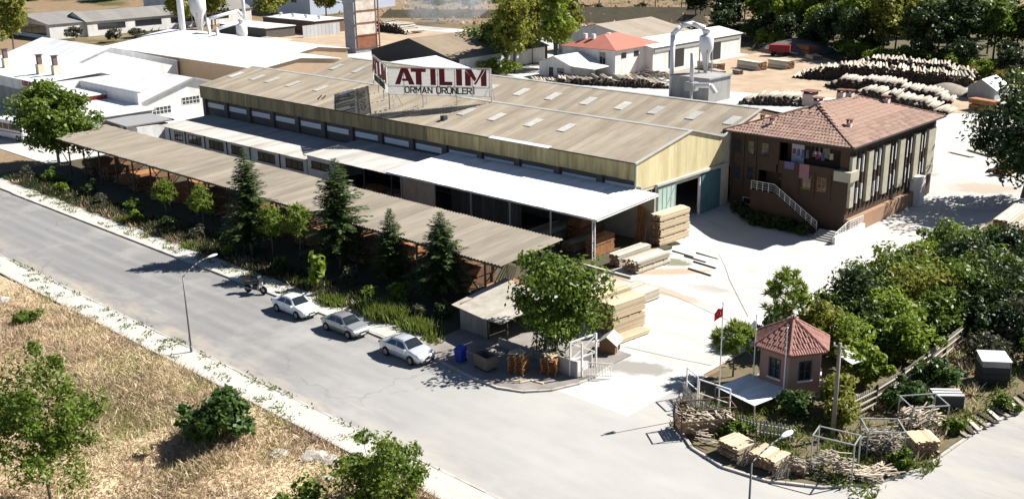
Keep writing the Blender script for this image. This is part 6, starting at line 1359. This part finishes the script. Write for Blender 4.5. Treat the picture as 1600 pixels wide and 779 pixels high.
# far grey workshop
gw = gable_building('grey_workshop', 'long grey-roofed workshop with glazed gable at the upper left', -318, -287, 124, 138, 4.0, 5.9, 'y', wall=white_wall, roof=M('grey_tile_roof', (.19,.18,.165), .9, .2, .6, rnd=.08))
gw2 = gable_building('grey_workshop', 'grey roof wing running right from the glazed gable', -300, -286, 134, 186, 4.0, 6.2, 'y', wall=white_wall, roof=M('grey_tile_roof', (.19,.18,.165), .9, .2, .6, rnd=.08))
for k in range(4): window(gw2, 'y', 137+k*11, 145+k*11, 1.6, 3.2, -286, 1, frame_m=dark_steel, nx=4, nz=1)
window(gw, 'x', -316, -289, 1.0, 3.6, 124, -1, frame_m=M('blue_frame', (.10,.16,.26), .6), nx=6, nz=2)
bb = box_building('blue_factory', 'large pale blue-walled factory at the top behind the trees', -330, -282, 205, 240, 9.0, wall=M('pale_blue_wall', (.42,.47,.56), .8, .06, .5), th=.4)
for k in range(3): window(bb, 'x', -312+k*10, -309+k*10, 4, 6.4, 205, -1, frame_m=dark_steel, nx=2, nz=2)
box_building('white_hall', 'plain white hall at the top left edge of the grey roof', -352, -330, 186, 200, 9, cat='building')
# small sheds of the middle yard
w1 = box_building('low_store', 'low white-roofed store with brown front below the blue factory', -262, -238, 174, 184, 3.4, wall=M('brown_front', (.16,.10,.07), .9, .3, 1))
for k in range(4): MB().lathe((-259+k*6, 178, 3.6), [(.35,0),(.35,.5),(.6,.55),(.5,.9),(.1,1.0)], 8).build('roof_vent', galv, w1)
box_building('low_store', 'flat white shelter with dark opening left of the brown store', -262, -240, 160, 169, 2.6, wall=dark_wall)
mf = thing('metal_hoarding', 'grey corrugated metal hoarding by the tall silo', 'fence', (-234, 174, 0))
for k in range(10): MB().box(-234.4+.02*k, -234.3+.02*k, 167.5+k*1.2, 168.66+k*1.2, 0, 3.0).build('panel', M('hoarding_sheet', (.42,.43,.44), .6, .1, 1, rnd=.1), mf)
lk = thing('plank_shack', 'ramshackle plank shack with scrap wood in the middle yard', 'shack', (-221, 149, 0)); MB().box(-224, -221.5, 145, 149, 0, 2.2).build('wall', wood_grey, lk); MB().slab((-224.4,144.4,2.3),(-221,144.4,2.3),(-221,149.6,2.6),(-224.4,149.6,2.6),.08).build('roof', galv, lk); MB().slab((-221,145,2.3),(-214,146,2.2),(-214,150,2.5),(-221,150,2.6),.08).build('awning', wood_pale, lk)
for x in (-214.3, -217.5): MB().bar((x,146.2,0),(x,146.2,2.2),.12).build('post', wood_grey, lk)
for i, (x, y, w, l, t, m_) in enumerate(((-218, 147.5, 1.5, 2.5, (1.0,), wood_orange), (-215.5, 149.5, 1.4, 2.2, (1.2,), wood_pale), (-213, 151.5, 1.5, 2.2, (1.0,), wood_orange), (-210.5, 148.2, 5.5, 2.0, (1.3,), wood_white), (-206.5, 152.4, 4.0, 2.0, (1.2,), wood_white), (-221.0, 143.6, 3.4, 1.6, (1.0,), wood_white), (-240, 180, 2.4, 5, (1.0,.8), wood_pale))):
    S('%s timber pile in the middle yard below the silo' % ('brown', 'pale', 'second brown', 'long white', 'short white', 'white', 'distant pale')[i], (x, y, 0), R(10*i), w, l, t, m_, 'timber piles in the middle yard', t=.15, bw=.35, seed=90+i)
# silo tower
si = thing('silo_tower', 'tall square grey silo tower with rusty banded side', 'silo', (-197, 159, 0)); 
MB().box(-200.2, -196.6, 154.8, 161.4, 0, 15).build('shaft', M('silo_grey', (.24,.25,.26), .8, .15, .6, dirt=(.14,.14,.15), dirt_amt=.4), si)
for k in range(5):
    z = 1.2 + k * 2.75; MB().box(-196.58, -196.45, 155.4, 161.0, z+.15, z+2.6).build('side_panel', M('silo_panel', (.60,.55,.48), .8, .15, .8, dirt=(.35,.2,.12), dirt_amt=.3, rnd=.06) if k else rust, si)
    MB().bar((-196.4, 155.0, z), (-196.4, 161.6, z), .18).build('band', rust, si)
MB().bar((-196.2, 161.7, 0), (-196.2, 161.7, 15), .25).build('ladder', rust, si)
# dust ducts and cyclones
dw = M('duct_white', (.62,.62,.62), .5, .06, 1, dirt=(.4,.4,.4), dirt_amt=.2)
def duct(label, pts, r, parts=()):
    root = thing('dust_duct', label, 'duct', (pts[0][0], pts[0][1], 0), 0, None); mb = MB()
    for a, b in zip(pts[:-1], pts[1:]): mb.tube(a, b, r, r, 12)
    mb.build('pipe', dw, root, smooth=True); 
    for p in pts[1:-1]: MB().lathe((p[0], p[1], p[2]), [(.05,-r*1.02),(r*.8,-r*.7),(r*1.06,0),(r*.8,r*.7),(.05,r*1.02)], 12).build('elbow', dw, root, smooth=True)
    return root
def cyclone(label, x, y, z0, s=1.0):
    root = thing('dust_cyclone', label, 'cyclone', (x, y, 0)); MB().lathe((x, y, z0), [(.35*s,0),(.4*s,.4*s),(1.0*s,4.2*s),(1.7*s,5.6*s),(1.7*s,8.2*s),(1.2*s,8.6*s),(.8*s,8.6*s),(.8*s,9.6*s),(1.2*s,9.7*s),(.2*s,10.2*s)], 16).build('shell', dw, root, smooth=True)
    for a in range(4): t = R(45+90*a); MB().bar((x+1.5*s*math.cos(t), y+1.5*s*math.sin(t), 0), (x+1.5*s*math.cos(t), y+1.5*s*math.sin(t), z0+5.8*s), .15).build('leg', steel, root)
    return root
duct('thick white vertical duct at the upper left', [(-231.5, 131.4, 0), (-231.5, 131.4, 22)], .75)
cyclone('large white dust cyclone at the upper left', -240, 141, 2.2, 1.15)
cyclone('smaller white dust cyclone right of the large one', -215.5, 137.2, .6, .75)
duct('white bent duct reaching the small cyclone', [(-214.4, 130.2, 0), (-214.8, 130.4, 6.6), (-215.5, 137.0, 7.6)], .38)
duct('white slanting duct above the small cyclone', [(-211.5, 127, 0), (-222, 132.5, 8.2), (-222.5, 141, 9.4), (-222.5, 142, 8.2)], .38)
duct('slim white chimney pipe behind the cyclones', [(-262, 168, 0), (-262, 168, 14)], .45)
# dark-gabled barn and white roof behind the sign
bg_ = gable_building('dark_barn', 'brown-roofed barn with dark gable behind the roof sign', -177, -152, 143.5, 171, 3.4, 6.6, 'y', wall=M('black_gable', (.035,.038,.04), .9, .2, 1), roof=M('barn_roof', (.20,.155,.11), .9, .2, .6, rnd=.1))
MB().box(-151.98, -151.8, 145, 170, .2, 3.2).build('side_cladding', white_wall, bg_)
gable_building('white_roof_store', 'white-roofed store directly behind the roof sign', -160, -138.5, 121.5, 136, 3.2, 5.0, 'y')
# small white house, red roofed house, long white building
h1 = gable_building('white_house', 'small white house with metal gable roof behind the mill hall', -139.5, -131.5, 154.5, 162, 2.7, 4.1, 'y', wall=white_wall, roof=M('pale_metal_roof', (.55,.57,.58), .5, .06, 1))
MB().box(-136.9, -135.9, 154.42, 154.498, .05, 1.9).build('door', dark_steel, h1); window(h1, 'x', -134.8, -133.2, 1.0, 1.9, 154.5, -1, frame_m=dark_steel, nx=2)
MB().slab((-131.3,154.4,2.5),(-126.4,155.4,2.2),(-126.2,159.6,2.4),(-131.3,160.6,2.75),.08).build('porch_roof', M('porch_sheet', (.6,.56,.5), .7), h1); MB().bar((-126.7,155.6,0),(-126.7,155.6,2.2),.1).build('porch_post', steel, h1)
rh = thing('red_roofed_house', 'white house with red hipped roof behind the log heap', 'house', (-134, 169, 0))
hx0, hx1, hy0, hy1 = -140.5, -127.2, 162.6, 177.0
MB().box(hx0, hx1, hy0, hy1, 0, 4.9).build('wall', white_wall, rh)
rp = [(hx0-.5,hy0-.5,5.0),(hx1+.5,hy0-.5,5.0),(hx1+.5,hy1+.5,5.0),(hx0-.5,hy1+.5,5.0),(-133.8,167.5,7.2),(-133.8,171.5,7.2)]
MB().add(rp + [(x,y,4.9) for x,y,z in rp[:4]], [(0,1,4),(1,2,5,4),(2,3,5),(3,0,4,5),(0,6,7,1),(1,7,8,2),(2,8,9,3),(3,9,6,0),(6,9,8,7)]).build('roof', M('red_far_roof', (.38,.14,.10), .85, .15, .8), rh)
for x, y in ((-137,165.5),(-135,165.6),(-133.9,169)): MB().box(x-.35,x+.35,y-.35,y+.35,5.8,7.3).build('chimney', white_wall, rh)
window(rh, 'y', 164.5, 166.0, 3.2, 4.2, hx1, 1, frame_m=dark_steel); window(rh, 'y', 168.5, 170.0, 3.2, 4.2, hx1, 1, frame_m=dark_steel); window(rh, 'x', -131, -129.5, 2.0, 4.4, hy0, -1, frame_m=steel)
gable_building('brown_roof_hall', 'brown-roofed hall behind the red roofed house', -162, -140, 186, 206, 4.3, 6.6, 'y', wall=white_wall, roof=M('brown_far_roof', (.26,.22,.17), .9, .2, .5, rnd=.08))
lb = gable_building('long_white_hall', 'long white hall with tall dark doorways right of the red roof', -137, -125.2, 172, 204, 4.7, 5.8, 'y', wall=white_wall, roof=white_sheet)
MB().box(-125.18, -125.0, 172.3, 203.7, 3.7, 4.6).build('band', M('grey_band', (.30,.31,.29), .7, .1, 1), lb)
for a, b in ((177.5, 182.5), (192.5, 196)): MB().box(-125.18, -125.05, a, b, .05, 3.6).build('doorway', dark_in, lb)
# concrete bunker with duct
bk_ = thing('dust_bunker', 'grey concrete bunker behind the mill hall', 'bunker', (-100, 151, 0)); MB().box(-103.6, -96.4, 148.0, 154.5, 0, 3.9).build('wall', grey_conc, bk_); MB().box(-103.9, -96.1, 147.7, 154.8, 3.9, 4.15).build('roof_slab', grey_conc, bk_)
duct('tall white arched duct standing on the bunker', [(-104.6, 149.2, 0), (-104.6, 149.2, 10.6), (-103.8, 150.2, 11.9), (-102.4, 151.6, 12.3), (-101.0, 152.8, 11.6), (-100.6, 153.2, 10.2)], .42)
cyclone('slim white cyclone on top of the bunker', -100.6, 153.2, 4.2, .72)
fn = duct('grey extractor pipe with curved elbow behind the office', [(-84.6, 125.5, 7.4), (-84.6, 125.5, 11.4)], .3); MB().box(-85.3, -83.9, 124.8, 126.2, 6.2, 7.4).build('fan_box', steel, fn); MB().tube((-84, 125.5, 7.0), (-81.5, 125.5, 7.2), .35, .35, 10).tube((-81.5, 125.5, 7.2), (-80.6, 125.5, 6.2), .35, .35, 10).build('elbow', dw, fn); MB().bar((-84.6,125.5,0),(-84.6,125.5,6.2),.3).build('column', steel, fn)
ss = gable_building('tiny_shed', 'tiny grey block shed with blue-white roof at the right edge', -66.2, -61.8, 178.5, 184, 1.9, 3.3, 'y', wall=grey_conc, roof=M('blue_white_roof', (.50,.55,.62), .6, .06, 1), cat='shed')
tr_ = thing('red_trailer', 'red farm trailer parked by the far lumber', 'trailer', (-117.5, 207.5, 0), R(20)); MB().box(-2.2,2.2,-1.1,1.1,.9,2.4).build('body', M('trailer_red', (.22,.02,.025), .6), tr_, local=True)
for x in (-1.3,1.3):
    for s_ in (-1,1): MB().tube((x,s_*.9,.5),(x,s_*1.15,.5),.5,.5,12).build('wheel', tyre_m, tr_, local=True)
MB().bar((2.2,0,.8),(3.8,0,.6),.14).build('drawbar', steel, tr_, local=True)
FAR = [(-118, 181.5, 70, 2.4, 6, (1.5,), wood_white, 'long white pallet stack nearest the bunker in the far yard'), (-112, 187.0, 75, 2.4, 6, (1.6,), wood_white, 'white pallet stack in the middle of the far yard'), (-108.0, 191.5, 78, 2.2, 5, (1.6,), wood_white, 'white pallet stack nearest the log piles in the far yard'),
       (-113.5, 177.0, 65, 1.6, 4, (.8,), wood_white, 'low bleached stack in front of the pallet stacks'), (-110.5, 179.5, 65, 1.2, 2.2, (.8,), wood_grey, 'small grey bundle in front of the pallet stacks'), (-113.5, 212, 60, 2.6, 5, (1.1, .9), wood_orange, 'orange-brown lumber pack beside the red trailer'), (-109.5, 207.5, 50, 2.2, 4, (.8,), wood_pale, 'pale lumber pack below the orange one'), (-122, 213, 10, 3, 5, (1.0,), wood_grey, 'grey heap of timber behind the red trailer')]
for i, (x, y, a, w, l, t, m_, lb_) in enumerate(FAR): S(lb_, (x, y, 0), R(a), w, l, t, m_, 'lumber in the far yard', t=.16, bw=.4, seed=120+i)

# ------------------------------------------------------------------ logs
log_m = M('pale_log', (.42, .375, .31), .9, .25, 2, dirt=(.2,.15,.11), dirt_amt=.4, dirt_scale=1.5, rnd=.22, isl=.3); log_end_shade = M('log_end_shade', (.04,.028,.02), .95, .35, 3); log_dk = M('bark_log', (.12,.085,.06), .95, .3, 2, rnd=.2)  # log ends nearly black: shadow on the pile face painted into the colour
LOGM = []
for k in range(5):
    r0 = .22 + .03 * k; mb = MB(); mb.tube((0, -3.0, 0), (0, 3.0, 0), r0, r0 * .88, 9); me = mb.mesh('log'); me.polygons.foreach_set('use_smooth', [True]*9 + [False]*2); me.materials.append(log_m); me.materials.append(log_end_shade); me.polygons.foreach_set('material_index', [0]*9 + [1]*2); LOGM.append((me, r0, mb))
NLOG = [0]
def log_pile(label, group, a, b, width_logs, heights, ang, seed, single=True, spread=.07):
    """rows of logs piled along a line a->b; logs lie across it"""
    rg_ = random.Random(seed); a, b = Vector(a).to_3d(), Vector(b).to_3d(); L = (b-a).length; d = (b-a)/L; rest = MB(); step = .56
    n = int(L / step); cells = []
    for i in range(n):
        t = (i+.5)/n; hgt = interp(heights, t) + rg_.uniform(-.12, .12); m = max(1, int(hgt / .46))
        for j in range(m):
            cells.append((j == m-1 or j == m-2, i, j, t))
    cells.sort(key=lambda c: not c[0])
    for top, i, j, t in cells:
        me, r0, mb = rg_.choice(LOGM); p = a + d * (L * t + (.31 if j % 2 else 0)) + Vector((0, 0, .26 + j*.46 + rg_.uniform(-.04,.05)))
        p += Vector((math.cos(ang+math.pi/2), math.sin(ang+math.pi/2), 0)) * (rg_.uniform(-.15, .15) + (rg_.uniform(-.35, .35) if top else 0) + .10 * j)
        rot = Matrix.Rotation(ang + rg_.gauss(0, spread * (1 if top else .3)), 4, 'Z') @ Matrix.Rotation(rg_.gauss(0, .025 if top else .01), 4, 'X')
        if single and NLOG[0] < 298:
            o = link('log', me, log_m, None); o.matrix_world = Matrix.Translation(p) @ rot; tag(o, label, 'log', group); NLOG[0] += 1
        else:
            m4 = Matrix.Translation(p) @ rot; rest.add([m4 @ Vector(v) for v in mb.v], mb.f)
    if rest.v:
        ro = rest.build('log_pile', log_m, recalc=False); ro.data.materials.append(log_end_shade); nf = len(ro.data.polygons) // 11
        ro.data.polygons.foreach_set('material_index', ([0]*9 + [1]*2) * nf)
        tag(ro, label.replace('log in', 'logs inside').replace('log on', 'logs inside'), 'logs', kind='stuff')
AY = R(22)
log_pile('pale log in the near heap right behind the red office roof', 'logs heaped behind the office', (-80, 168.5), (-62.8, 164.5), 1, [(0,1.8),(.3,1.9),(.7,1.5),(1,.6)], R(10), 1)
log_pile('pale log in the middle row of the log yard', 'logs in the middle row', (-90.5, 178), (-66.0, 172.0), 1, [(0,.6),(.15,2.2),(.5,2.5),(.85,1.9),(1,.8)], R(12), 2)
log_pile('pale log in the low heap left of the office chimneys', 'logs left of the chimneys', (-93.0, 153.5), (-83, 158.5), 1, [(0,1.2),(.5,1.6),(1,1.3)], R(14), 3)
log_pile('pale log in the long dark-faced rear pile', 'logs of the rear pile', (-100.5, 183.5), (-71.0, 193.0), 1, [(0,.5),(.12,2.2),(.3,3.0),(.8,2.6),(1,1.8)], AY, 4)
log_pile('pale log on the rear slope of the long pile', 'logs of the rear slope', (-96, 192.5), (-73.0, 200.5), 1, [(0,1.6),(.3,3.4),(.7,3.0),(1,1.6)], AY, 5)
log_pile('thin log in the heap behind the mill hall ridge', 'logs behind the hall ridge', (-137, 149.5), (-112, 158.5), 1, [(0,.6),(.4,1.3),(.8,1.5),(1,.5)], R(50), 6)
log_pile('pale log in the far heap under the smoke', 'logs under the smoke', (-232, 193), (-217, 191), 1, [(0,2.8),(.6,2.6),(1,1.0)], R(5), 7)
hp = MB(); rg_ = random.Random(9)
for q in range(160):
    a = rg_.uniform(-.5, 1.4); c = Vector((-119 + rg_.gauss(0, 2.2), 163 + rg_.gauss(0, 1.6), 0)); c.z = max(.1, 1.7 - ((c.x+119)**2/9 + (c.y-163)**2/6) * .5) * rg_.uniform(.5, 1); d = Vector((math.cos(a), math.sin(a), rg_.uniform(-.3,.3))); hp.bar(c - d*1.1, c + d*1.1, .12)
tag(hp.build('brushwood_heap', wood_grey), 'tangled brown brushwood heap by the red roofed house', 'firewood', kind='stuff')
tag(MB().lathe((-70.5, 181, -.2), [(4.2,0),(3.4,.8),(2.2,1.5),(.9,1.9),(.05,2.0)], 18).build('spoil_heap', M('spoil', (.24,.21,.17), .95, .4, 1.5, bmp=1.0), smooth=True), 'grey earth heap between the logs and the tiny shed', 'heap')
tag(MB().lathe((-118.5, 217, -.2), [(9,0),(7,1.4),(4.5,2.2),(2,2.8),(.05,3.0)], 20).build('spoil_heap', M('dark_spoil', (.12,.11,.10), .95, .4, 1.0, bmp=1.0), smooth=True), 'dark bark heap behind the red trailer', 'heap')
# rubble in the dry plot
rk = M('rubble_stone', (.36,.34,.30), .95, .25, 1.5, bmp=.8)
for i, (x, y, s) in enumerate(((-47.6, 32.6, .9), (-46.4, 32.9, .7), (-49.4, 31.4, .6), (-89.2, 31.2, .8), (-44.9, 31.6, .45))):
    rr = random.Random(i); bm = bmesh.new(); bmesh.ops.create_icosphere(bm, subdivisions=2, radius=s)
    for v in bm.verts: v.co *= 1 + rr.uniform(-.3, .22); v.co.z *= .5
    me = bpy.data.meshes.new('rubble_block'); bm.to_mesh(me); bm.free(); o = link('rubble_block', me, rk); o.location = (x, y, -.05)
    tag(o, ('largest pale rubble block in the grass by the bottom centre shrub', 'pale rubble block next to the largest one', 'rubble block left of the two big ones', 'pale rubble block at the left edge of the plot', 'small rubble block under the bottom centre shrub')[i], 'rubble')

# ------------------------------------------------------------------ trees behind: a few models, copied
def tree_model(seed, mat, h, r, leaf, clumps, per, trunk=bark, rz=None, hollow=.5, rc=.36):
    rg_ = np.random.default_rng(seed); rz = rz or h * .38; zc = h - rz * .95; me, K = crown_mesh('crown', rg_, r, rz, zc, LEAF[mat], clumps, per, leaf, rc, hollow)
    mb = limb_mesh(MB(), rg_, h, h * .018, K, zc, 7); tm = mb.mesh('trunk'); tm.materials.append(trunk); return tm, me
MODELS = {'poplar': [tree_model(401, 'yellow', 13, 3.0, .34, 34, 90, rz=5.6), tree_model(402, 'bright', 13, 3.4, .34, 34, 90, rz=5.4)],
          'green': [tree_model(403, 'bright', 12, 4.0, .36, 32, 90), tree_model(404, 'yellow', 12, 3.8, .36, 32, 80)],
          'mid': [tree_model(405, 'mid', 10, 4.4, .36, 32, 90), tree_model(406, 'mid', 10, 4.0, .36, 30, 90)],
          'dark': [tree_model(407, 'dark', 11, 4.6, .38, 34, 90), tree_model(408, 'dark', 11, 4.2, .38, 34, 90)],
          'low': [tree_model(409, 'mid', 5, 3.2, .32, 24, 80, rz=2.4), tree_model(410, 'dusty', 5, 3.0, .30, 22, 80, rz=2.4)],
          'lowg': [tree_model(411, 'bright', 4.5, 3.2, .30, 24, 80, rz=2.2)]}
rt = random.Random(77)
def far_tree(kind, x, y, s, label, group, name='tree'):
    tm, cm = rt.choice(MODELS[kind]); root = thing(name, label, 'tree', (x, y, hill(x, y) - .1), rt.uniform(0, 6.28), group); link('trunk', tm, None, root); link('crown', cm, None, root); sc_ = s * rt.uniform(.92, 1.08); root.scale = (sc_, sc_, sc_ * rt.uniform(.94, 1.1)); return root
G1 = 'tall trees behind the roof sign'
for (x, y, s, k, l) in ((-150.5, 156.5, 1.1, 'mid', 'tall dark-leaved tree nearest the roof sign'), (-145.8, 154.2, 1.1, 'poplar', 'yellow-green tall tree right of the roof sign'), (-152, 166, 1.2, 'poplar', 'tallest yellow-green tree behind the roof sign'), (-143.6, 164.5, 1.15, 'poplar', 'yellow-green tall tree left of the small white house'),
     (-157.5, 161, 1.05, 'mid', 'dark tall tree at the corner of the dark barn'), (-150, 174, 1.2, 'green', 'light green tall tree beside the dark pipe')): far_tree(k, x, y, s, l, G1)
for (x, y, s, l) in ((-148.8, 150.6, .8, 'low bright bush under the tall trees by the sign'), (-144.5, 150.8, .7, 'low bright bush next to the white house wall')): far_tree('lowg', x, y, s, l, 'bushes under the tall trees', 'shrub_tree')
duct('thin black chimney pipe among the yellow-green trees', [(-147.6, 168.5, 0), (-147.6, 168.5, 16)], .38).children[0].data.materials[0] = dark_steel
G2 = 'trees along the back of the log yard'
row = [(-146,232,1.0,'dark'),(-141,240,1.15,'mid'),(-136,231,.8,'low'),(-132,238,1.1,'dark'),(-127,228,1.1,'green'),(-122,233,1.2,'green'),(-117,224,.9,'green'),(-112,230,1.2,'dark'),(-108,222,1.15,'green'),(-103,226,1.2,'green'),(-99,217,1.15,'poplar'),(-95,222,1.2,'green'),(-91,214,1.1,'green'),(-87.5,211,1.1,'dark'),(-84,217,1.2,'dark'),(-76,229,1.1,'dark'),(-70,232,1.2,'dark'),(-64,228,1.0,'mid'),(-58,232,1.2,'dark'),(-52,228,1.0,'dark')]
ordn = ['first','second','third','fourth','fifth','sixth','seventh','eighth','ninth','tenth','eleventh','twelfth','thirteenth','fourteenth','fifteenth','sixteenth','seventeenth','eighteenth','nineteenth','twentieth','twenty-first','twenty-second','twenty-third','twenty-fourth','twenty-fifth','twenty-sixth','twenty-seventh','twenty-eighth','twenty-ninth','thirtieth']
word = {'dark':'dark green','mid':'green','green':'light green','poplar':'yellow-green','low':'low dusty','lowg':'low bright'}
for i, (x, y, s, k) in enumerate(row): far_tree(k, x, y, s, '%s tree behind the log yard, %s from the left' % (word[k], ordn[i]), G2)
G3 = 'wood at the upper right'
for i in range(28):
    y = 240 + 4.5 * (i % 7) * 2.2 + rt.uniform(-4, 4); x = -118 + (i // 7) * 26 + (i % 7) * 1.5 + rt.uniform(-7, 7); far_tree(rt.choice(('dark','dark','mid')), x, y, rt.uniform(1.0, 1.4), 'dark tree inside the dense wood at the upper right', G3)
for i, (x, y, s, k) in enumerate(((-78,203,.5,'low'),(-72,201,.55,'lowg'),(-66,200,.6,'lowg'),(-60,197,.6,'lowg'),(-55,192,.6,'lowg'),(-50,187,.65,'low'),(-48,179,.6,'low'),(-53,199,.6,'mid'),(-46,170,.7,'low'),(-44,158,.6,'low'))): far_tree(k, x, y, s, '%s bush edging the log yard, %s from the left' % (word[k], ordn[i]), 'bushes right of the log yard', 'shrub_tree')
flat('wood_floor', [(-160,205),(-126,216),(-104,209),(-84,222),(-60,222),(-40,218),(-20,216),(-20,330),(-120,330),(-160,270)], .03, M('wood_floor', (.06,.06,.025), .95, .4, .3, dirt=(.14,.10,.06), dirt_amt=.4, dirt_scale=.2))
for i in range(52):
    x = -152 + i * 2.1 + rt.uniform(-1.5, 1.5); y = 222 - .14 * (x + 150) + rt.uniform(0, 14) + (-8 if x > -105 else 0); far_tree(rt.choice(('low', 'lowg', 'dark', 'low')), x, y, rt.uniform(.55, .9), 'undergrowth bush at the foot of the trees behind the log yard', 'undergrowth behind the log yard', 'shrub_tree')
for i in range(22):
    x = -140 + i * 4.6 + rt.uniform(-2, 2); y = 236 - .12 * (x + 140) + rt.uniform(-5, 9); far_tree(rt.choice(('green', 'mid', 'poplar', 'dark', 'green')), x, y, rt.uniform(1.0, 1.35), 'leafy tree in the second row behind the log yard, %s from the left' % ordn[i], 'second tree row behind the log yard')
G4 = 'trees at the upper left'
for i, (x, y, s, k) in enumerate(((-262,104,1.1,'green'),(-258,98,.9,'green'),(-300,118,1.1,'green'),(-282,128,.8,'low'),(-268,132,.75,'low'),(-262,136,.8,'low'),(-268,152,1.2,'green'),(-276,166,1.2,'green'),(-262,176,1.1,'green'),(-270,184,1.25,'green'),(-262,196,1.2,'green'),(-255,200,1.2,'green'),(-284,172,1.1,'dark'),(-246,196,.9,'low'))): far_tree(k, x, y, s, '%s tree among the sheds at the upper left, %s from the left' % (word[k], ordn[i]), G4)
G5 = 'scattered trees on the dry slope'
for i in range(26):
    x, y = rt.uniform(-330, -120), rt.uniform(270, 420)
    if -.69*x + .723*y < 335: continue
    far_tree(rt.choice(('dark','dark','low','mid')), x, y, rt.uniform(.5, 1.0), 'dark tree scattered on the dry slope at the top', G5)
for i, (x, y, s) in enumerate(((-176,262,1.0),(-171,268,1.1),(-166,272,1.0),(-160,276,1.1),(-154,268,1.0),(-150,262,1.1),(-181,272,.9))): far_tree('dark', x, y, s, 'dark tree in the clump above the long white hall, %s from the left' % ordn[i], 'dark clump above the white hall')
for i in range(14): x, y = -420 + i * 9 + rt.uniform(-4, 4), 190 + i * 9 + rt.uniform(-8, 8); far_tree(rt.choice(('dark','mid','low')), x, y, rt.uniform(.8, 1.2), 'dark tree on the bank along the top left edge', 'trees on the bank at the top left')
flat('field', [(-86,197),(-62,192),(-40,186),(-24,200),(-24,220),(-84,226)], .02, M('field_ground', (.22,.19,.06), .95, .35, .3, dirt=(.10,.12,.035), dirt_amt=.6, dirt_scale=.2))
blades('field_grass', np.concatenate([scatter(16000, -84, -40, 198, 222, 0, 160, 1.6)]), .4, 1.2, leaf_mat('field_gold', (.20,.17,.03), (.40,.33,.08), .3), rg, .4, .18, label='yellow-green field grass at the upper right', cat='grass')
blades('slope_scrub', np.concatenate([np.stack([a := rg.uniform(-330, -120, 7000), b := rg.uniform(215, 420, 7000), np.array([hill(p, q) for p, q in zip(a, b)])], 1)]), .5, 1.6, straw_brown, rg, .7, .3, label='dry scrub of the slope at the top', cat='scrub')
for i in range(60):
    x, y = rt.uniform(-330, -130), rt.uniform(215, 400); d_ = -.69*x + .723*y
    if d_ < 322 or d_ > 480: continue
    far_tree('low', x, y, rt.uniform(.35, .8), 'dark scrub bush dotted over the dry slope', 'scrub bushes on the slope', 'scrub_bush')
# dirt track and banks on the slope
flat('dirt_track', [(-215, 283), (-120, 330), (-118, 334), (-218, 288)], .05, M('track', (.5,.44,.34), .95, .15, .5))
for i, (x, y, l, a) in enumerate(((-235, 232, 60, 32), (-205, 262, 60, 32), (-190, 245, 50, 32))):
    o = MB().add([(-l/2,-3,-.3),(l/2,-3,-.3),(l/2-2,0,2.2),(-l/2+2,0,2.2),(-l/2,6,-.3),(l/2,6,-.3)], [(0,1,2,3),(3,2,5,4),(0,3,4),(1,5,2)]).build('earth_bank', M('bank_earth', (.10,.085,.055), .95, .4, .4, bmp=1)); o.location = (x, y, hill(x, y)); o.rotation_euler = (0,0,R(a)); tag(o, kind='structure')
TL = [(-440,160,'dark'),(-425,172,'mid'),(-412,180,'dark'),(-400,192,'low'),(-388,196,'dark'),(-372,204,'low'),(-360,214,'dark'),(-350,206,'low'),(-452,190,'dark'),(-430,206,'dark'),(-404,214,'dark'),(-382,228,'mid'),(-366,238,'dark'),(-344,236,'low'),(-330,252,'dark'),(-318,262,'low'),(-296,250,'dark'),(-286,258,'low'),(-272,262,'dark'),(-258,268,'low'),(-240,272,'low'),(-226,280,'dark'),(-252,246,'low'),(-262,240,'low')]
for x, y, k in TL: far_tree(k, x, y, rt.uniform(.9, 1.25) if k != 'low' else rt.uniform(.7, 1.1), 'dark tree or bush on the slope along the top left', 'trees on the slope at the top left')
# smoke drifting over the far heap
sm_ = bpy.data.meshes.new('smoke'); bm = bmesh.new(); bmesh.ops.create_icosphere(bm, subdivisions=3, radius=1); bm.to_mesh(sm_); bm.free()
mt = bpy.data.materials.new('smoke_volume'); mt.use_nodes = True; t = mt.node_tree; t.nodes.remove(t.nodes['Principled BSDF']); pv = t.nodes.new('ShaderNodeVolumePrincipled'); pv.inputs['Color'].default_value = (.85,.87,.9,1)
nz = noise(t, .09, 4, .65); rm_ = ramp(t, nz, .48, .75); ml = nd(t, 'ShaderNodeMath', operation='MULTIPLY'); ml.inputs[1].default_value = .10; t.links.new(rm_, ml.inputs[0]); t.links.new(ml.outputs[0], pv.inputs['Density']); t.links.new(pv.outputs[0], t.nodes['Material Output'].inputs['Volume'])
so = link('smoke', sm_, mt); so.location = (-232, 214, 10); so.scale = (20, 14, 11); tag(so, 'thin white smoke drifting over the far log heap', 'smoke', kind='stuff')

for gname in ('scrub bushes on the slope', 'undergrowth behind the log yard', 'filling shrubs of the thicket', 'wood at the upper right', 'scattered trees on the dry slope', 'trees on the bank at the top left', 'trees on the slope at the top left', 'planks along the side road kerb', 'skids lying in the yard', 'tall grass clumps behind the parked cars', 'planks leaning in the shed end', 'planks leaning under the canopy', 'loose planks at the kerb'):
    number_group(gname)
